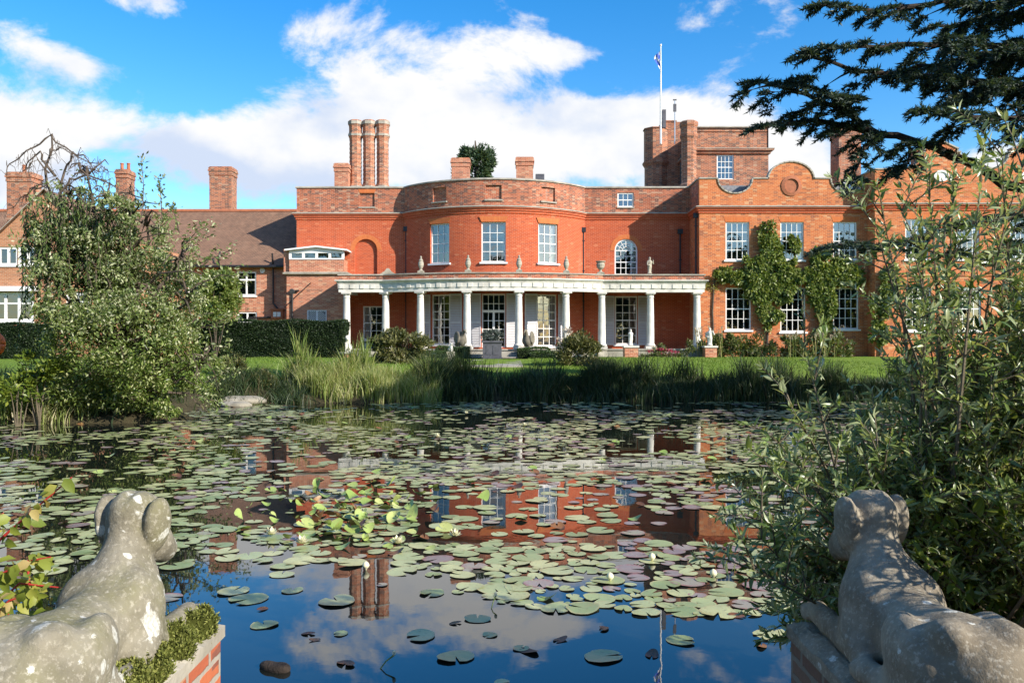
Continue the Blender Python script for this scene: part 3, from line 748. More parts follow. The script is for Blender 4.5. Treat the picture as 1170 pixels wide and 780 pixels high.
# --- shaped wing parapet
def gable_outline(x0, x1, base, top, feats):
    """feats: list of polylines along the top from right to left"""
    pts = [(x0, base), (x1, base)] + feats
    return pts
def shaped(cx, half, flat, pieces): pass
def dip(cx, r, z, depth, n=12):        # right-to-left hollow
    return [(cx + r * math.cos(t), z - depth * math.sin(t)) for t in np.linspace(0, math.pi, n)]
def hump(cx, r, z, rise, n=16):
    return [(cx + r * math.cos(t), z + rise * math.sin(t)) for t in np.linspace(0, math.pi, n)]
T_W = 11.18
top = [(XG, T_W - .02)] + dip(19.2, 1.03, T_W, .86) + hump(15.95, 1.27, T_W, .95) + dip(12.75, 1.03, T_W, .86) + [(XW, T_W)]
mb = MB(); mb.prism([(XW, 9.655), (XG, 9.655)] + top, YW, YW + .34)
mb.build('shaped_parapet', MAT['brick_purple'] if False else MAT['brick_wing'], house)
mb = MB(); mb.poly([(XW, YF, 9.655), (XW, YW + .34, 9.655), (XW, YW + .34, T_W), (XW, YF, T_W)]); mb.poly([(XW + .34, YW + .34, 9.655), (XW + .34, YF, 9.655), (XW + .34, YF, T_W), (XW + .34, YW + .34, T_W)])
mb.build('return_parapet', MAT['brick_purple'], house)
def coping_strip(mb, top, y0, y1, th=.075):
    for (a, b) in zip(top[:-1], top[1:]):
        d = Vector((b[0] - a[0], 0, b[1] - a[1])); L = d.length
        if L < 1e-4: continue
        d /= L; nrm_ = Vector((0, 1, 0)).cross(d) * -1
        if nrm_.z < 0: nrm_ = -nrm_
        c = Vector(((a[0] + b[0]) / 2, (y0 + y1) / 2, (a[1] + b[1]) / 2)) + nrm_ * (th / 2 + .002)
        mb.obox(c, d, Vector((0, 1, 0)), nrm_, L / 2 + .012, (y1 - y0) / 2, th / 2)
mb = MB(); coping_strip(mb, top, YW - .06, YW + .40); mb.box(XW - .07, XW + .40, YW + .40, YF + .3, T_W + .002, T_W + .08)
mb.build('shaped_coping', MAT['coping'], house)
for cx in (12.75, 19.2):   # lead-covered roofs behind the hollows
    mb = MB(); mb.prism([(cx - 1.1, 10.1), (cx + 1.1, 10.1), (cx + 1.1, 10.95), (cx - 1.1, 10.95)], YW + .8, YW + .9)
    mb.build('roof_slope', MAT['slate'], house)
mb = MB()
for i in range(28):
    t0, t1 = 2 * math.pi * i / 28, 2 * math.pi * (i + 1) / 28; c = (15.95, 10.78)
    f = lambda t, r: (c[0] + r * math.cos(t), c[1] + r * math.sin(t))
    a0, a1, b0, b1 = f(t0, .58), f(t1, .58), f(t0, .40), f(t1, .40)
    y0, y1, y2 = YW - .05, YW - .09, YW - .01
    mb.poly([(a0[0], YW, a0[1]), (a1[0], YW, a1[1]), (a1[0], y0, a1[1]), (a0[0], y0, a0[1])][::-1])
    mb.poly([(a0[0], y0, a0[1]), (a1[0], y0, a1[1]), (b1[0], y1, b1[1]), (b0[0], y1, b0[1])])
    mb.poly([(b0[0], y1, b0[1]), (b1[0], y1, b1[1]), (b1[0], y2, b1[1]), (b0[0], y2, b0[1])])
    mb.poly([(b0[0], y2, b0[1]), (b1[0], y2, b1[1]), (c[0], y2, c[1])])
mb.build('round_plaque', MAT['terracotta'], house)
# gable wing parapet with its shaped gable
T_G = 11.5
def scurve(cx, half, z0, z1, z2):
    right = [(cx + half, z0)] + [(cx + half - 1.2 * math.sin(t), z0 + (z1 - z0) * (1 - math.cos(t))) for t in np.linspace(0, math.pi / 2, 7)][1:]
    right += [(cx + half - 1.2, z1 + .12), (cx + .95, z1 + .12), (cx + .95, z1 + .3)]
    return right + [(cx, z2)] + [(2 * cx - x, z) for x, z in reversed(right)]
top2 = [(XE, T_G)] + scurve(28.9, 2.3, T_G, 12.35, 13.1) + [(26.5, T_G)] + scurve(24.0, 2.3, T_G, 12.35, 13.1) + [(XG, T_G)]
mb = MB(); mb.prism([(XG, 9.655), (XE, 9.655)] + top2, YG, YG + .34)
mb.poly([(XG, YW, 9.655), (XG, YG + .34, 9.655), (XG, YG + .34, T_G), (XG, YW, T_G)])
mb.poly([(XG, 63, 10.3), (XG, YW, 10.3), (XG, YW, T_G), (XG, 63, T_G)])
mb.build('gable_parapet', MAT['brick_wing'], house)
mb = MB(); coping_strip(mb, top2, YG - .06, YG + .40); mb.box(XG - .06, XG + .38, YG + .40, 63, T_G + .002, T_G + .08)
mb.build('gable_coping', MAT['coping'], house)
for cx in (24.0, 28.9):
    mb = MB(); mb.lathe([(.42, 0), (.42, .08), (.30, .08), (.30, .02)], n=24)
    for i in range(len(mb.v) - 24 * 4, len(mb.v)):
        x, y, z = mb.v[i]; mb.v[i] = (cx + x, YG - .002 - z, 11.15 + y * .75)
    mb.build('oval_window', MAT['white'], house)
mb = MB()   # soldier courses and storey bands
mb.box(XG + .01, XE, YG - .05, YG - .002, 5.55, 5.75)
mb.build('storey_band', MAT['brick_wing'], house)

# --- windows
def sash_mesh(w, h, cols, rows, depth=.09, fr=.075, bar=.034, door=False, arch=False, margin=0):
    """front at y=0 facing -Y, x centred, z from 0"""
    mb = MB(); x0, x1 = -w / 2, w / 2
    if not arch:
        mb.box(x0, x0 + fr, 0, depth, 0, h); mb.box(x1 - fr, x1, 0, depth, 0, h)
        mb.box(x0 + fr, x1 - fr, 0, depth, 0, fr); mb.box(x0 + fr, x1 - fr, 0, depth, h - fr, h)
        zt = h - fr
    else:
        r = w / 2; zc = h - r; n = 14
        mb.box(x0, x0 + fr, 0, depth, 0, zc); mb.box(x1 - fr, x1, 0, depth, 0, zc); mb.box(x0 + fr, x1 - fr, 0, depth, 0, fr)
        for i in range(n):
            t0, t1 = math.pi * i / n, math.pi * (i + 1) / n
            q = [(r * math.cos(t0), zc + r * math.sin(t0)), (r * math.cos(t1), zc + r * math.sin(t1)), ((r - fr) * math.cos(t1), zc + (r - fr) * math.sin(t1)), ((r - fr) * math.cos(t0), zc + (r - fr) * math.sin(t0))]
            mb.poly([(a, 0, b) for a, b in q]); mb.poly([(q[3][0], 0, q[3][1]), (q[2][0], 0, q[2][1]), (q[2][0], depth, q[2][1]), (q[3][0], depth, q[3][1])])
        zt = zc
    y0 = .025
    iw = w - 2 * fr; b2 = bar / 2
    for i in range(1, cols):
        x = x0 + fr + iw * i / cols; mb.box(x - b2, x + b2, y0, y0 + .04, fr, zt)
    for j in range(1, rows + (1 if arch else 0)):
        z = fr + (zt - fr) * j / rows; k = b2 * (1.7 if (j == rows // 2 and not door) or (arch and j == rows) else 1)
        mb.box(x0 + fr, x1 - fr, y0 - .004, y0 + .036, z - k, z + k)
    if arch:
        r = w / 2 - fr; zc = h - w / 2
        for i in range(1, 6):
            t = math.pi * i / 6; d = Vector((math.cos(t), 0, math.sin(t)))
            mb.obox(Vector((0, y0 + .02, zc)) + d * (.32 * r + r) / 2, d, Vector((0, 1, 0)), d.cross(Vector((0, 1, 0))), (r - .32 * r) / 2, .02, b2)
        for i in range(10):
            t0, t1 = math.pi * i / 10, math.pi * (i + 1) / 10; c = Vector((math.cos((t0 + t1) / 2), 0, math.sin((t0 + t1) / 2)))
            for rr in (.34 * r, .68 * r):
                mb.obox(Vector((0, y0 + .018, zc)) + c * rr, Vector((-c.z, 0, c.x)), Vector((0, 1, 0)), c, rr * .16, .02, b2 * .8)
    if door:
        mb.box(-.06, .06, y0 - .012, y0 + .05, fr, h * .68); mb.box(x0 + fr, x1 - fr, y0 - .016, y0 + .054, h * .68 - .05, h * .68 + .06)
    return mb
def pane_mesh(w, h, arch=False, y=.055, fr=.07):
    mb = MB(); x0, x1 = -w / 2 + fr, w / 2 - fr
    if arch:
        r = w / 2 - fr; zc = h - w / 2
        mb.poly([(x1, y, fr), (x1, y, zc)] + [(r * math.cos(t), y, zc + r * math.sin(t)) for t in np.linspace(0, math.pi, 15)][1:] + [(x0, y, fr)])
        mb.f[-1] = mb.f[-1][::-1]
    else: mb.poly([(x0, y, fr), (x1, y, fr), (x1, y, h - fr), (x0, y, h - fr)])
    return mb
MESHES = {}
def window(parent, x, y, z0, w, h, cols, rows, ang=0, inset=.10, name='window', sill=True, curtain=None, **kw):
    key = ('w', round(w, 3), round(h, 3), cols, rows, name, tuple(sorted(kw.items())))
    if key not in MESHES:
        MESHES[key] = sash_mesh(w, h, cols, rows, **kw).mesh(name, MAT['white'])
        MESHES[key + ('p',)] = pane_mesh(w, h, kw.get('arch', False)).mesh('pane', MAT['glass'])
        s = MB(); s.box(-w / 2 - .1, w / 2 + .1, -inset - .09, -.001, -.10, -.002); s.box(-w / 2 + .002, w / 2 - .002, -.001, .08, -.06, -.002)
        MESHES[key + ('s',)] = s.mesh('sill', MAT['white'])
    ca, sa = math.cos(ang), math.sin(ang)
    pl = WORLDLOC[parent.name]
    o = link_mesh(name, MESHES[key], parent, Vector((x - sa * inset, y + ca * inset, z0)) - pl, ang)
    link_mesh('pane', MESHES[key + ('p',)], o)
    if sill: link_mesh('sill', MESHES[key + ('s',)], o)
    if curtain:
        c = MB(); mat = MAT['curtain']
        for (a, b, c0, c1) in curtain:      # fractions of the width and height
            n = max(3, int((b - a) * w / .05)); xs = [-w / 2 + w * (a + (b - a) * i / n) for i in range(n + 1)]
            for i in range(n):
                y0_, y1_ = .20 + .035 * (i % 2), .20 + .035 * ((i + 1) % 2)
                c.poly([(xs[i], y0_, h * c0), (xs[i + 1], y1_, h * c0), (xs[i + 1], y1_, h * c1), (xs[i], y0_, h * c1)])
        c.build('curtain', mat, o, loc=(0, 0, 0))
    return o
def lintel(parent, x, y, z, w, ang=0, h=.32, splay=.13):
    mb = MB()
    ca, sa = math.cos(ang), math.sin(ang)
    q = [(-w / 2, 0), (w / 2, 0), (w / 2 + splay, h), (-w / 2 - splay, h)]
    f = lambda a, b, d: (x + a * ca - d * sa, y + a * sa + d * ca, z + b)
    mb.poly([f(a, b, -.012) for a, b in q])
    for i in range(4):
        a, b = q[i], q[(i + 1) % 4]; mb.poly([f(b[0], b[1], -.012), f(a[0], a[1], -.012), f(a[0], a[1], .0), f(b[0], b[1], .0)])
    mb.build('flat_arch', MAT['gauged'], parent)
CU = {0: [(.0, .2, .03, .97), (.8, 1, .03, .97)], 1: [(.0, .14, .03, .97), (.62, 1, .03, .97)], 2: [(0, .3, .03, .97)], 3: [(0, 1, .62, .97), (.0, .16, .03, .7), (.84, 1, .03, .7)], 4: [(.72, 1, .03, .97)]}
ln = house
for k, (a, w) in enumerate(BW_UP):
    x, y = bow(R(a)); window(house, x, y, 6.42, w, 2.3, 3, 4, R(a), .12, curtain=CU[(4, 3, 0)[k]])
    lintel(ln, x, y, 8.72, w, R(a))
for k, (a, w, z0) in enumerate(((-27.2, 1.22, 1.72), (27.2, 1.30, 1.62))):
    x, y = bow(R(a)); window(house, x, y, z0, w, 4.62 - z0, 3, 6, R(a), .12, curtain=([(.0, .10, .03, .97)], [(.80, 1, .03, .97)])[k])
x, y = bow(0); window(house, x, y, 1.55, 1.36, 3.07, 4, 6, 0, .12, name='french_door', sill=False, door=True, curtain=[(0, .08, .03, .97)])
window(house, -8.36, YF, 2.0, 1.22, 2.02, 3, 4, 0, .08, curtain=CU[2])
window(house, 6.875, YF, 1.72, 1.35, 2.9, 3, 6, 0, .08)
window(house, 6.87, YF, 5.9, 1.38, 2.16, 4, 4, 0, .06, arch=True, curtain=CU[4])
for k, (c, w, a, b) in enumerate(WU): window(house, c, YW, a, w, b - a, 4 if k < 3 else 4, 4, 0, .06, curtain=CU[(3, 4, 0, 2, 0, 1)[k]] if k < 3 else None); lintel(ln, c, YW, b, w)
for k, (c, w, a, b) in enumerate(GU): window(house, c, YG, a, w, b - a, 4, 4, 0, .06, curtain=CU[k % 5] if k < 3 else None); lintel(ln, c, YG, b, w)
lintel(ln, -8.73, YF, 10.83, .9, 0, .22, .08)
pw = window(house, (pr[0] + pr[1]) / 2, YF, pr[2], pr[1] - pr[0], pr[3] - pr[2], 3, 2, 0, .05, sill=False)
c = MB(); c.poly([(-.45, .09, .05), (.45, .09, .05), (.45, .09, .83), (-.45, .09, .83)]); c.build('pink_blind', MAT['pinkblind'], pw, loc=(0, 0, 0))
# rims of the arches: gauged ring round blind arch and arched window
for (cx, w, zt, nm) in ((cu_, niche[1] - niche[0], niche[3], 'arch_ring'), (6.87, 1.38, 8.06, 'arch_ring')):
    mb = MB(); r0 = w / 2 + .003; r1 = r0 + .27; zc = zt - w / 2; n = 18
    for i in range(n):
        t0, t1 = math.pi * i / n, math.pi * (i + 1) / n
        q = [(r0, t0), (r1, t0), (r1, t1), (r0, t1)]
        mb.poly([(cx + r * math.cos(t), YF - .015, zc + r * math.sin(t)) for r, t in q][::-1], 0, [(t * .9, r) for r, t in q][::-1])
        for (r, s) in ((r1, 1), (r0, -1)):
            p = [(cx + r * math.cos(t0), YF - .015, zc + r * math.sin(t0)), (cx + r * math.cos(t1), YF - .015, zc + r * math.sin(t1)), (cx + r * math.cos(t1), YF, zc + r * math.sin(t1)), (cx + r * math.cos(t0), YF, zc + r * math.sin(t0))]
            mb.poly(p if s > 0 else p[::-1])
    mb.build(nm, MAT['gauged'], house)
# blue panel and iron balconette under the left window
mb = MB(); mb.box(-8.99, -7.73, YF - .05, YF - .004, 1.36, 1.9); mb.build('blue_panel', MAT['bluepaint'], house)
mb = MB()
for k in range(3):
    c = Vector((-8.78 + .42 * k, YF - .10, 1.63))
    for i in range(12):
        t = math.pi * 2 * i / 12; d = Vector((math.cos(t), 0, math.sin(t))); mb.obox(c + d * .17, Vector((-d.z, 0, d.x)), Vector((0, 1, 0)), d, .05, .012, .014)
mb.box(-8.99, -7.73, YF - .115, YF - .085, 1.86, 1.89); mb.box(-8.99, -7.73, YF - .115, YF - .085, 1.38, 1.41)
for x in (-8.98, -8.57, -8.15, -7.75): mb.box(x, x + .02, YF - .113, YF - .087, 1.41, 1.86)
mb.build('iron_balconette', MAT['iron'], house)
# shutters
def shutter_mb(w, h):
    mb = MB(); mb.box(-w / 2, -w / 2 + .06, -.045, 0, 0, h); mb.box(w / 2 - .06, w / 2, -.045, 0, 0, h)
    for z in (0, h * .45, h - .09): mb.box(-w / 2 + .06, w / 2 - .06, -.044, -.002, z, z + .09)
    z = .10
    while z < h - .11:
        mb.poly([(-w / 2 + .06, -.042, z), (w / 2 - .06, -.042, z), (w / 2 - .06, -.008, z + .085), (-w / 2 + .06, -.008, z + .085)]); z += .095
    return mb
def shutter(x, y, z, w, h, ang):
    key = ('sh', w, h)
    if key not in MESHES: MESHES[key] = shutter_mb(w, h).mesh('shutter', MAT['shutter'])
    link_mesh('shutter', MESHES[key], house, Vector((x, y, z)) - WORLDLOC[house.name], ang)
for a, w in ((-27.2, 1.22), (0, 1.36), (27.2, 1.30)):
    for s in (-1, 1):
        aa = R(a) + s * (w / 2 + .42) / RB; x, y = bow(aa, RB + .035); shutter(x, y, 1.58, .76, 3.05, aa)
for s in (-1, 1): shutter(6.875 + s * 1.02, YF - .03, 1.68, .62, 2.95, 0)
# drainpipes
def pipe(x, y, z0, z1, r=.055):
    mb = MB(); mb.tube([(x, y, z0), (x, y, z1)], r, 8)
    mb.box(x - .15, x + .15, y - .12, y + .06, z1, z1 + .28); z = z0 + 1
    while z < z1: mb.box(x - .085, x + .085, y - .07, y + .07, z, z + .05); z += 1.8
    mb.build('drainpipe', MAT['iron'], house)
pipe(-6.36, YF - .12, 1.5, 8.5); pipe(4.28, YF - .14, 1.5, 8.45); pipe(10.1, YF - .12, 5.75, 8.35); pipe(XW - .12, YW + .35, 5.7, 9.0)

# --- portico
RP = 13.15; AP = math.asin(6.1 / RP); YPS = 47.25
def parc(t, off=0): return (HX + (RP + off) * math.sin(t), YPS + math.sqrt(RP * RP - 6.1 ** 2) - (RP + off) * math.cos(t))
def py_at(x):
    r = x - HX
    return YPS if abs(r) >= 6.1 else YPS - (math.sqrt(RP * RP - r * r) - math.sqrt(RP * RP - 6.1 ** 2))
portico_path = [(-9.55, YF), (-9.55, YPS)] + [parc(t) for t in np.linspace(-AP, AP, 29)] + [(10.62, YPS), (10.62, YW)]
port = MB()
port.sweep(portico_path, [(-.26, 4.66), (-.26, 5.12), (.20, 5.12), (.20, 4.86), (.17, 4.84), (.17, 4.66)])
port.sweep(portico_path, [(-.30, 5.122), (-.30, 5.34), (.36, 5.34), (.36, 5.28), (.29, 5.25), (.26, 5.19), (.22, 5.16), (.22, 5.122)])
portico = port.build('portico', MAT['stone'], house)
mb = MB(); mb.sweep(portico_path, [(-.20, 5.342), (-.20, 5.60), (.16, 5.60), (.16, 5.342)]); mb.build('low_parapet', MAT['brick_purple'], portico)
mb = MB(); mb.sweep(portico_path, [(-.25, 5.602), (-.25, 5.67), (.22, 5.67), (.22, 5.602)]); mb.build('portico_coping', MAT['coping'], portico)
# frieze blocks
mb = MB(); acc_ = 0
for (a, b) in zip(portico_path[1:-1], portico_path[2:-1]):
    d = Vector((b[0] - a[0], b[1] - a[1], 0)); L = d.length; d /= L; n_ = Vector((d.y, -d.x, 0))
    while acc_ < L:
        p = Vector((a[0], a[1], 0)) + d * acc_ + n_ * .215; mb.obox((p.x, p.y, 4.985), d, n_, Vector((0, 0, 1)), .12, .018, .115); acc_ += .58
    acc_ -= L
mb.build('frieze_blocks', MAT['stone'], portico)
# flat lead roof of the portico with its plastered soffit
pp = [(-9.3, YF - .005)] + [(-9.3, YPS + .2)] + [parc(t, -.2) for t in np.linspace(-AP, AP, 29)] + [(10.4, YPS + .2), (10.4, YF - .005)]
wallback = [(HX + HB, YF - .005)] + [bow(t, RB + .004) for t in np.linspace(aB, -aB, 25)] + [(HX - HB, YF - .005)]
mb = MB()
mb.poly([(x, y, 5.30) for x, y in pp + wallback]); mb.poly([(x, y, 5.08) for x, y in reversed(pp + wallback)])
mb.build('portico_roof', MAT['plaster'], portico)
cm = MB(); cm.box(-.29, .29, -.29, .29, 0, .14); cm.lathe([(.275, .142), (.285, .20), (.25, .25), (.225, .27), (.215, .3), (.213, 1.0), (.20, 1.9), (.178, 2.84), (.178, 2.86), (.20, 2.87), (.20, 2.90), (.18, 2.92), (.18, 2.98), (.225, 3.03), (.245, 3.06)], n=20); cm.box(-.26, .26, -.26, .26, 3.062, 3.158)
cme = cm.mesh('column', MAT['stone']); cme.polygons.foreach_set('use_smooth', [len(p.vertices) == 4 and abs(p.normal.z) < .95 and p.center.z > .15 and p.center.z < 3.05 for p in cme.polygons])
for x in (-9.3, -7.1, -5.05, -2.45, .37, 2.98, 5.05, 7.78, 10.4):
    y = py_at(x); a = math.asin(max(-6.1, min(6.1, x - HX)) / RP) if abs(x - HX) < 6.1 else 0
    link_mesh('column', cme, portico, Vector((x, y, 1.5)) - WORLDLOC[house.name], a)

# --- chimneys and tower (parts of the mansion)
def stack(name, px0, px1, pytop, D, zbase, mat, depth=.9, pots=0, parent=house):
    a, b = P(px0, pytop, D), P(px1, pytop, D); z = a.z; mb = MB(); y0, y1 = D, D + depth; w = .05
    mb.box(a.x + w, b.x - w, y0 + w, y1 - w, zbase, z - .42)
    h = (z - .42 - zbase)
    mb.box(a.x + .01, b.x - .01, y0 + .01, y1 - .01, z - .42 - h * .05, z - .419 - .2 * h * 0)
    for k, (g, t0, t1) in enumerate(((.02, .42, .32), (-.03, .318, .22), (.0, .218, .06))): mb.box(a.x + g, b.x - g, y0 + g, y1 - g, z - t0, z - t1)
    mb.box(a.x + .05, b.x - .05, y0 + .05, y1 - .05, z - .058, z)
    mb.box(a.x - .03, b.x + .03, y0 - .03, y1 + .03, zbase + .0, zbase + .35)
    o = mb.build(name, mat, parent)
    for k in range(pots):
        m2 = MB(); m2.lathe([(.13, 0), (.15, .05), (.11, .1), (.10, .42), (.13, .44), (.12, .5)], (a.x + (b.x - a.x) * (k + .5) / pots, D + depth / 2, z), 10); m2.build('chimney_pot', MAT['terracotta'], o)
    return o
stack('chimney', 515, 537, 184, 54, 10.4, MAT['brick_range'], 1.1); stack('chimney', 589, 610, 183, 54, 10.4, MAT['brick_range'], 1.1)
stack('chimney', 381, 398.5, 190, 55, 10.4, MAT['brick_range'], 1.6); stack('chimney', 958, 985, 147, 56, 10.4, MAT['brick_tower'], 1.6)
stack('chimney', 1047, 1062, 173, 58, 10.4, MAT['brick_tower'], 1.0)
mb = MB(); a = P(612, 206, 53); mb.box(a.x, a.x + .55, 53, 53.5, 10.4, 12.45); mb.build('chimney', MAT['lead'], house)
def barley(name, px, pytop, D, zb, r, mat, parent=house):
    c = P(px, pytop, D); H = c.z - zb; mb = MB(); n = 8
    prof = [(r * 1.18, 0), (r * 1.18, H * .19), (r * 1.26, H * .2), (r * 1.26, H * .225), (r * 1.12, H * .245), (r * 1.2, H * .27), (r * 1.2, H * .29), (r * .98, H * .32)]
    for k in range(21):
        q = H * (.325 + .46 * k / 20); prof.append((r * (.93 if k % 2 else .99), q))
    prof += [(r * 1.0, H * .80), (r * 1.14, H * .825), (r * 1.14, H * .85), (r * 1.03, H * .87), (r * 1.05, H * .93), (r * 1.18, H * .95), (r * 1.18, H * .985), (r * .95, H)]
    mb.lathe(prof, (c.x, D, zb), n, rot=math.pi / 8); o = mb.build(name, mat, parent)
    for q0, q1, rr in ((.201, .224, 1.30), (.271, .289, 1.24), (.826, .849, 1.18), (.951, .984, 1.22)):
        if parent is house: m2 = MB(); m2.lathe([(r * rr, H * q0), (r * rr, H * q1)], (c.x, D, zb), n, rot=math.pi / 8); m2.build('stone_collar', MAT['coping'], o)
    return o
for px in (406.3, 421.7, 437.2): barley('tall_chimney', px, 142, 56, 10.4, .42, MAT['brick_tower'])
mb = MB(); a, b = P(399, 215, 55.4), P(445, 215, 55.4); mb.box(a.x, b.x, 55.4, 56.6, 10.4, 11.5); mb.build('chimney_base', MAT['brick_range'], house)

tw = MB(); D = 56.0; a, b = P(793, 150, D), P(878, 150, D); X0, X1 = a.x, b.x; zt = a.z; YB = 64.5
zc = P(0, 175, D).z; wx0, wx1 = P(819, 0, D).x, P(838.5, 0, D).x; wz0, wz1 = P(0, 209, D).z, P(0, 181, D).z
tw.wall([X0, X1], [10.3, zc], [(wx0, wx1, wz0, wz1)], flat_map(D), .15)
tw.wall([X0 + .05, X1 - .05], [zc, zt], [], flat_map(D + .06), .1)
tw.poly([(X0, YB, 10.3), (X0, D, 10.3), (X0, D, zt), (X0, YB, zt)]); tw.poly([(X1, D, 10.3), (X1, YB, 10.3), (X1, YB, zt), (X1, D, zt)])
tw.poly([(X1, YB, 10.3), (X0, YB, 10.3), (X0, YB, zt), (X1, YB, zt)]); tw.poly([(X0, D, zt - .25), (X1, D, zt - .25), (X1, YB, zt - .25), (X0, YB, zt - .25)])
tower = tw.build('tower', MAT['brick_tower'], house)
ring = [(X0, YB), (X0, D), (X1, D), (X1, YB)]
mb = MB(); mb.sweep(ring, [(.002, zc - .28), (.002, zc), (.30, zc), (.30, zc - .08), (.16, zc - .12), (.12, zc - .28)]); mb.build('brick_cornice', MAT['brick_range'], tower)
mb = MB(); mb.sweep(ring, [(-.4, zt + .002), (-.4, zt + .1), (.08, zt + .08), (.08, zt + .002)]); mb.sweep(ring, [(-.02, zc + .002), (-.02, zc + .09), (.33, zc + .05), (.33, zc + .002)])
mb.build('tower_coping', MAT['coping'], tower)
lintel(tower, (wx0 + wx1) / 2, D, wz1, wx1 - wx0, 0, .3)
w_ = sash_mesh(wx1 - wx0, wz1 - wz0, 4, 4); o_ = w_.build('tower_window', MAT['white'], tower, loc=Vector(((wx0 + wx1) / 2, D + .05, wz0)) - WORLDLOC[house.name])
o2 = pane_mesh(wx1 - wx0, wz1 - wz0).build('tower_pane', MAT['glass'], tower, loc=Vector(((wx0 + wx1) / 2, D + .05, wz0)) - WORLDLOC[house.name])
mb = MB(); DT = 60.5; c = P(749, 152, DT); r = 14 * DT / 960
zz = P(0, 190, DT).z
mb.lathe([(r * .92, 10.3), (r * .92, zz - .35), (r * 1.1, zz - .1), (r * 1.1, zz), (r * .97, zz + .02), (r * .97, c.z - .08), (r * 1.05, c.z - .07), (r * 1.05, c.z)], (c.x, DT, 0), 8, rot=math.pi / 8)
mb.build('stair_turret', MAT['brick_tower'], tower)
mb = MB(); x0 = c.x + r * .8; mb.box(x0 - .2, X0 + .02, DT - .3, DT + 3, 10.3, P(0, 143, DT).z - .1); mb.box(x0 - .25, x0 + .75, DT - .35, DT + 3.05, P(0, 143, DT).z - .098, P(0, 143, DT).z)
mb.build('turret_link', MAT['brick_tower'], tower)
mb = MB(); mb.tube([(X0 - .14, D + 3.5, 10.5), (X0 - .14, D + 3.5, zt - 1)], .1, 8); mb.build('tower_drainpipe', MAT['iron'], tower)
barley('tower_chimney', 787, 143, 55.2, 10.4, .52, MAT['brick_tower'], tower)
# --- flag, aerial, dish
fp = empty('flagpole', P(755, 152, 58), 'tall white flagpole with limp flag on the tower turret', 'flagpole')
b = WORLDLOC[fp.name]; h = P(755, 57, 58).z - b.z; mb = MB(); mb.lathe([(.075, -1.0), (.07, .2), (.05, h * .6), (.03, h), (.07, h + .02), (.07, h + .12), (.01, h + .16)], (0, 0, 0), 8); mb.build('pole', MAT['white'], fp, loc=(0, 0, 0))
mb = MB(); mb.box(.1, .34, -.1, .12, .1, 1.35); mb.build('aerial_box', MAT['lead'], fp, loc=(0, 0, 0))
mb = MB(); n = 14
rows_ = []
for i in range(n + 1):
    t = i / n; zf = h - .3 - 1.6 * t
    rows_.append([(-.02 - .10 * j * (0.55 + .6 * math.sin(t * 5 + 1)) * (1 - .5 * t) - .0, .05 * math.sin(j * 2.1 + t * 6), zf - .10 * j) for j in range(5)])
for i in range(n):
    for j in range(4): mb.poly([rows_[i][j], rows_[i + 1][j], rows_[i + 1][j + 1], rows_[i][j + 1]], 0 if (i // 2 + j) % 3 else 1)
mb.build('flag', [MAT['flagcloth'], MAT['white']], fp, loc=(0, 0, 0))
ae = empty('aerial_mast', P(771, 152, 58), 'thin aerial mast on the tower roof right of the flagpole', 'aerial')
mb = MB(); hh = P(771, 118, 58).z - WORLDLOC[ae.name].z; mb.lathe([(.04, -1.0), (.035, hh)], (0, 0, 0), 6); mb.build('mast', MAT['metal'], ae, loc=(0, 0, 0))
mb = MB(); mb.box(-.1, .1, -.06, .06, hh * .6, hh * .85); mb.box(-.12, .12, -.05, .05, hh - .05, hh + .02); mb.build('antenna', MAT['lead'], ae, loc=(0, 0, 0))
ds = empty('satellite_dish', P(970, 216, 48.9), 'white satellite dish in the right hollow of the shaped parapet', 'satellite dish')
mb = MB(); mb.lathe([(.05, 0), (.3, .05), (.42, .13), (.43, .15), (.40, .145), (.28, .08), (.02, .04)], n=20); o = mb.build('dish', MAT['white'], ds, True, loc=(0, 0, 0)); o.rotation_euler = (R(65), 0, R(-35))
mb = MB(); mb.tube([(0, .05, -.9), (0, .05, 0)], .03, 6); mb.build('bracket', MAT['metal'], ds, loc=(0, 0, 0))
# ---------------------------------------------------------------- long tiled range at the left
rg = empty('service_range', (-20, 50.6, 1.0), 'long low brick range with brown tiled roof left of the mansion', 'building')
XR0, XR1 = -36.0, XL - .01; ZE = 6.52; ZR = 10.5; YRr = 55.6
RW = [(-18.95, 1.15, 4.5, 5.95), (-16.0, 1.2, 4.65, 6.1), (-15.95, 1.2, 3.0, 3.68), (-22.5, 1.2, 4.6, 6.0), (-26, 1.2, 4.6, 6.0)]
mb = MB(); mb.wall([XR0, XR1], [.6, ZE], [(c - w / 2, c + w / 2, a, b) for c, w, a, b in RW], flat_map(YF), .12)
mb.wall([YF, 60.6], [.6, ZE], [], side_map(XR0, 1), .1); mb.poly([(XR0, YF, ZE), (XR0, YRr, ZR), (XR0, 60.6, ZE)]); mb.poly([(XR1, 60.6, .6), (XR0, 60.6, .6), (XR0, 60.6, ZE), (XR1, 60.6, ZE)])
mb.build('wall', MAT['brick_range'], rg)
mb = MB(); L = math.hypot(YRr - YF + .35, ZR - ZE + .28)
n = 60
for i in range(n):        # gently uneven old roof
    for j in range(8):
        f = lambda a, b: (XR0 + (XR1 + .0 - XR0) * a / n, YF - .35 + (YRr - YF + .35) * b / 8, ZE - .1 + (ZR - ZE + .1) * b / 8 + .045 * mnoise.noise(Vector((a * .35, b * .6, 3.1))) * (1 if 0 < b < 8 else .5))
        q = [f(i, j), f(i + 1, j), f(i + 1, j + 1), f(i, j + 1)]; mb.poly(q, 0, [(p[0], L * (j + k) / 8) for p, k in zip(q, (0, 0, 1, 1))])
mb.poly([(XR0, YRr, ZR), (XR1, YRr, ZR), (XR1, 60.95, ZE - .1), (XR0, 60.95, ZE - .1)])
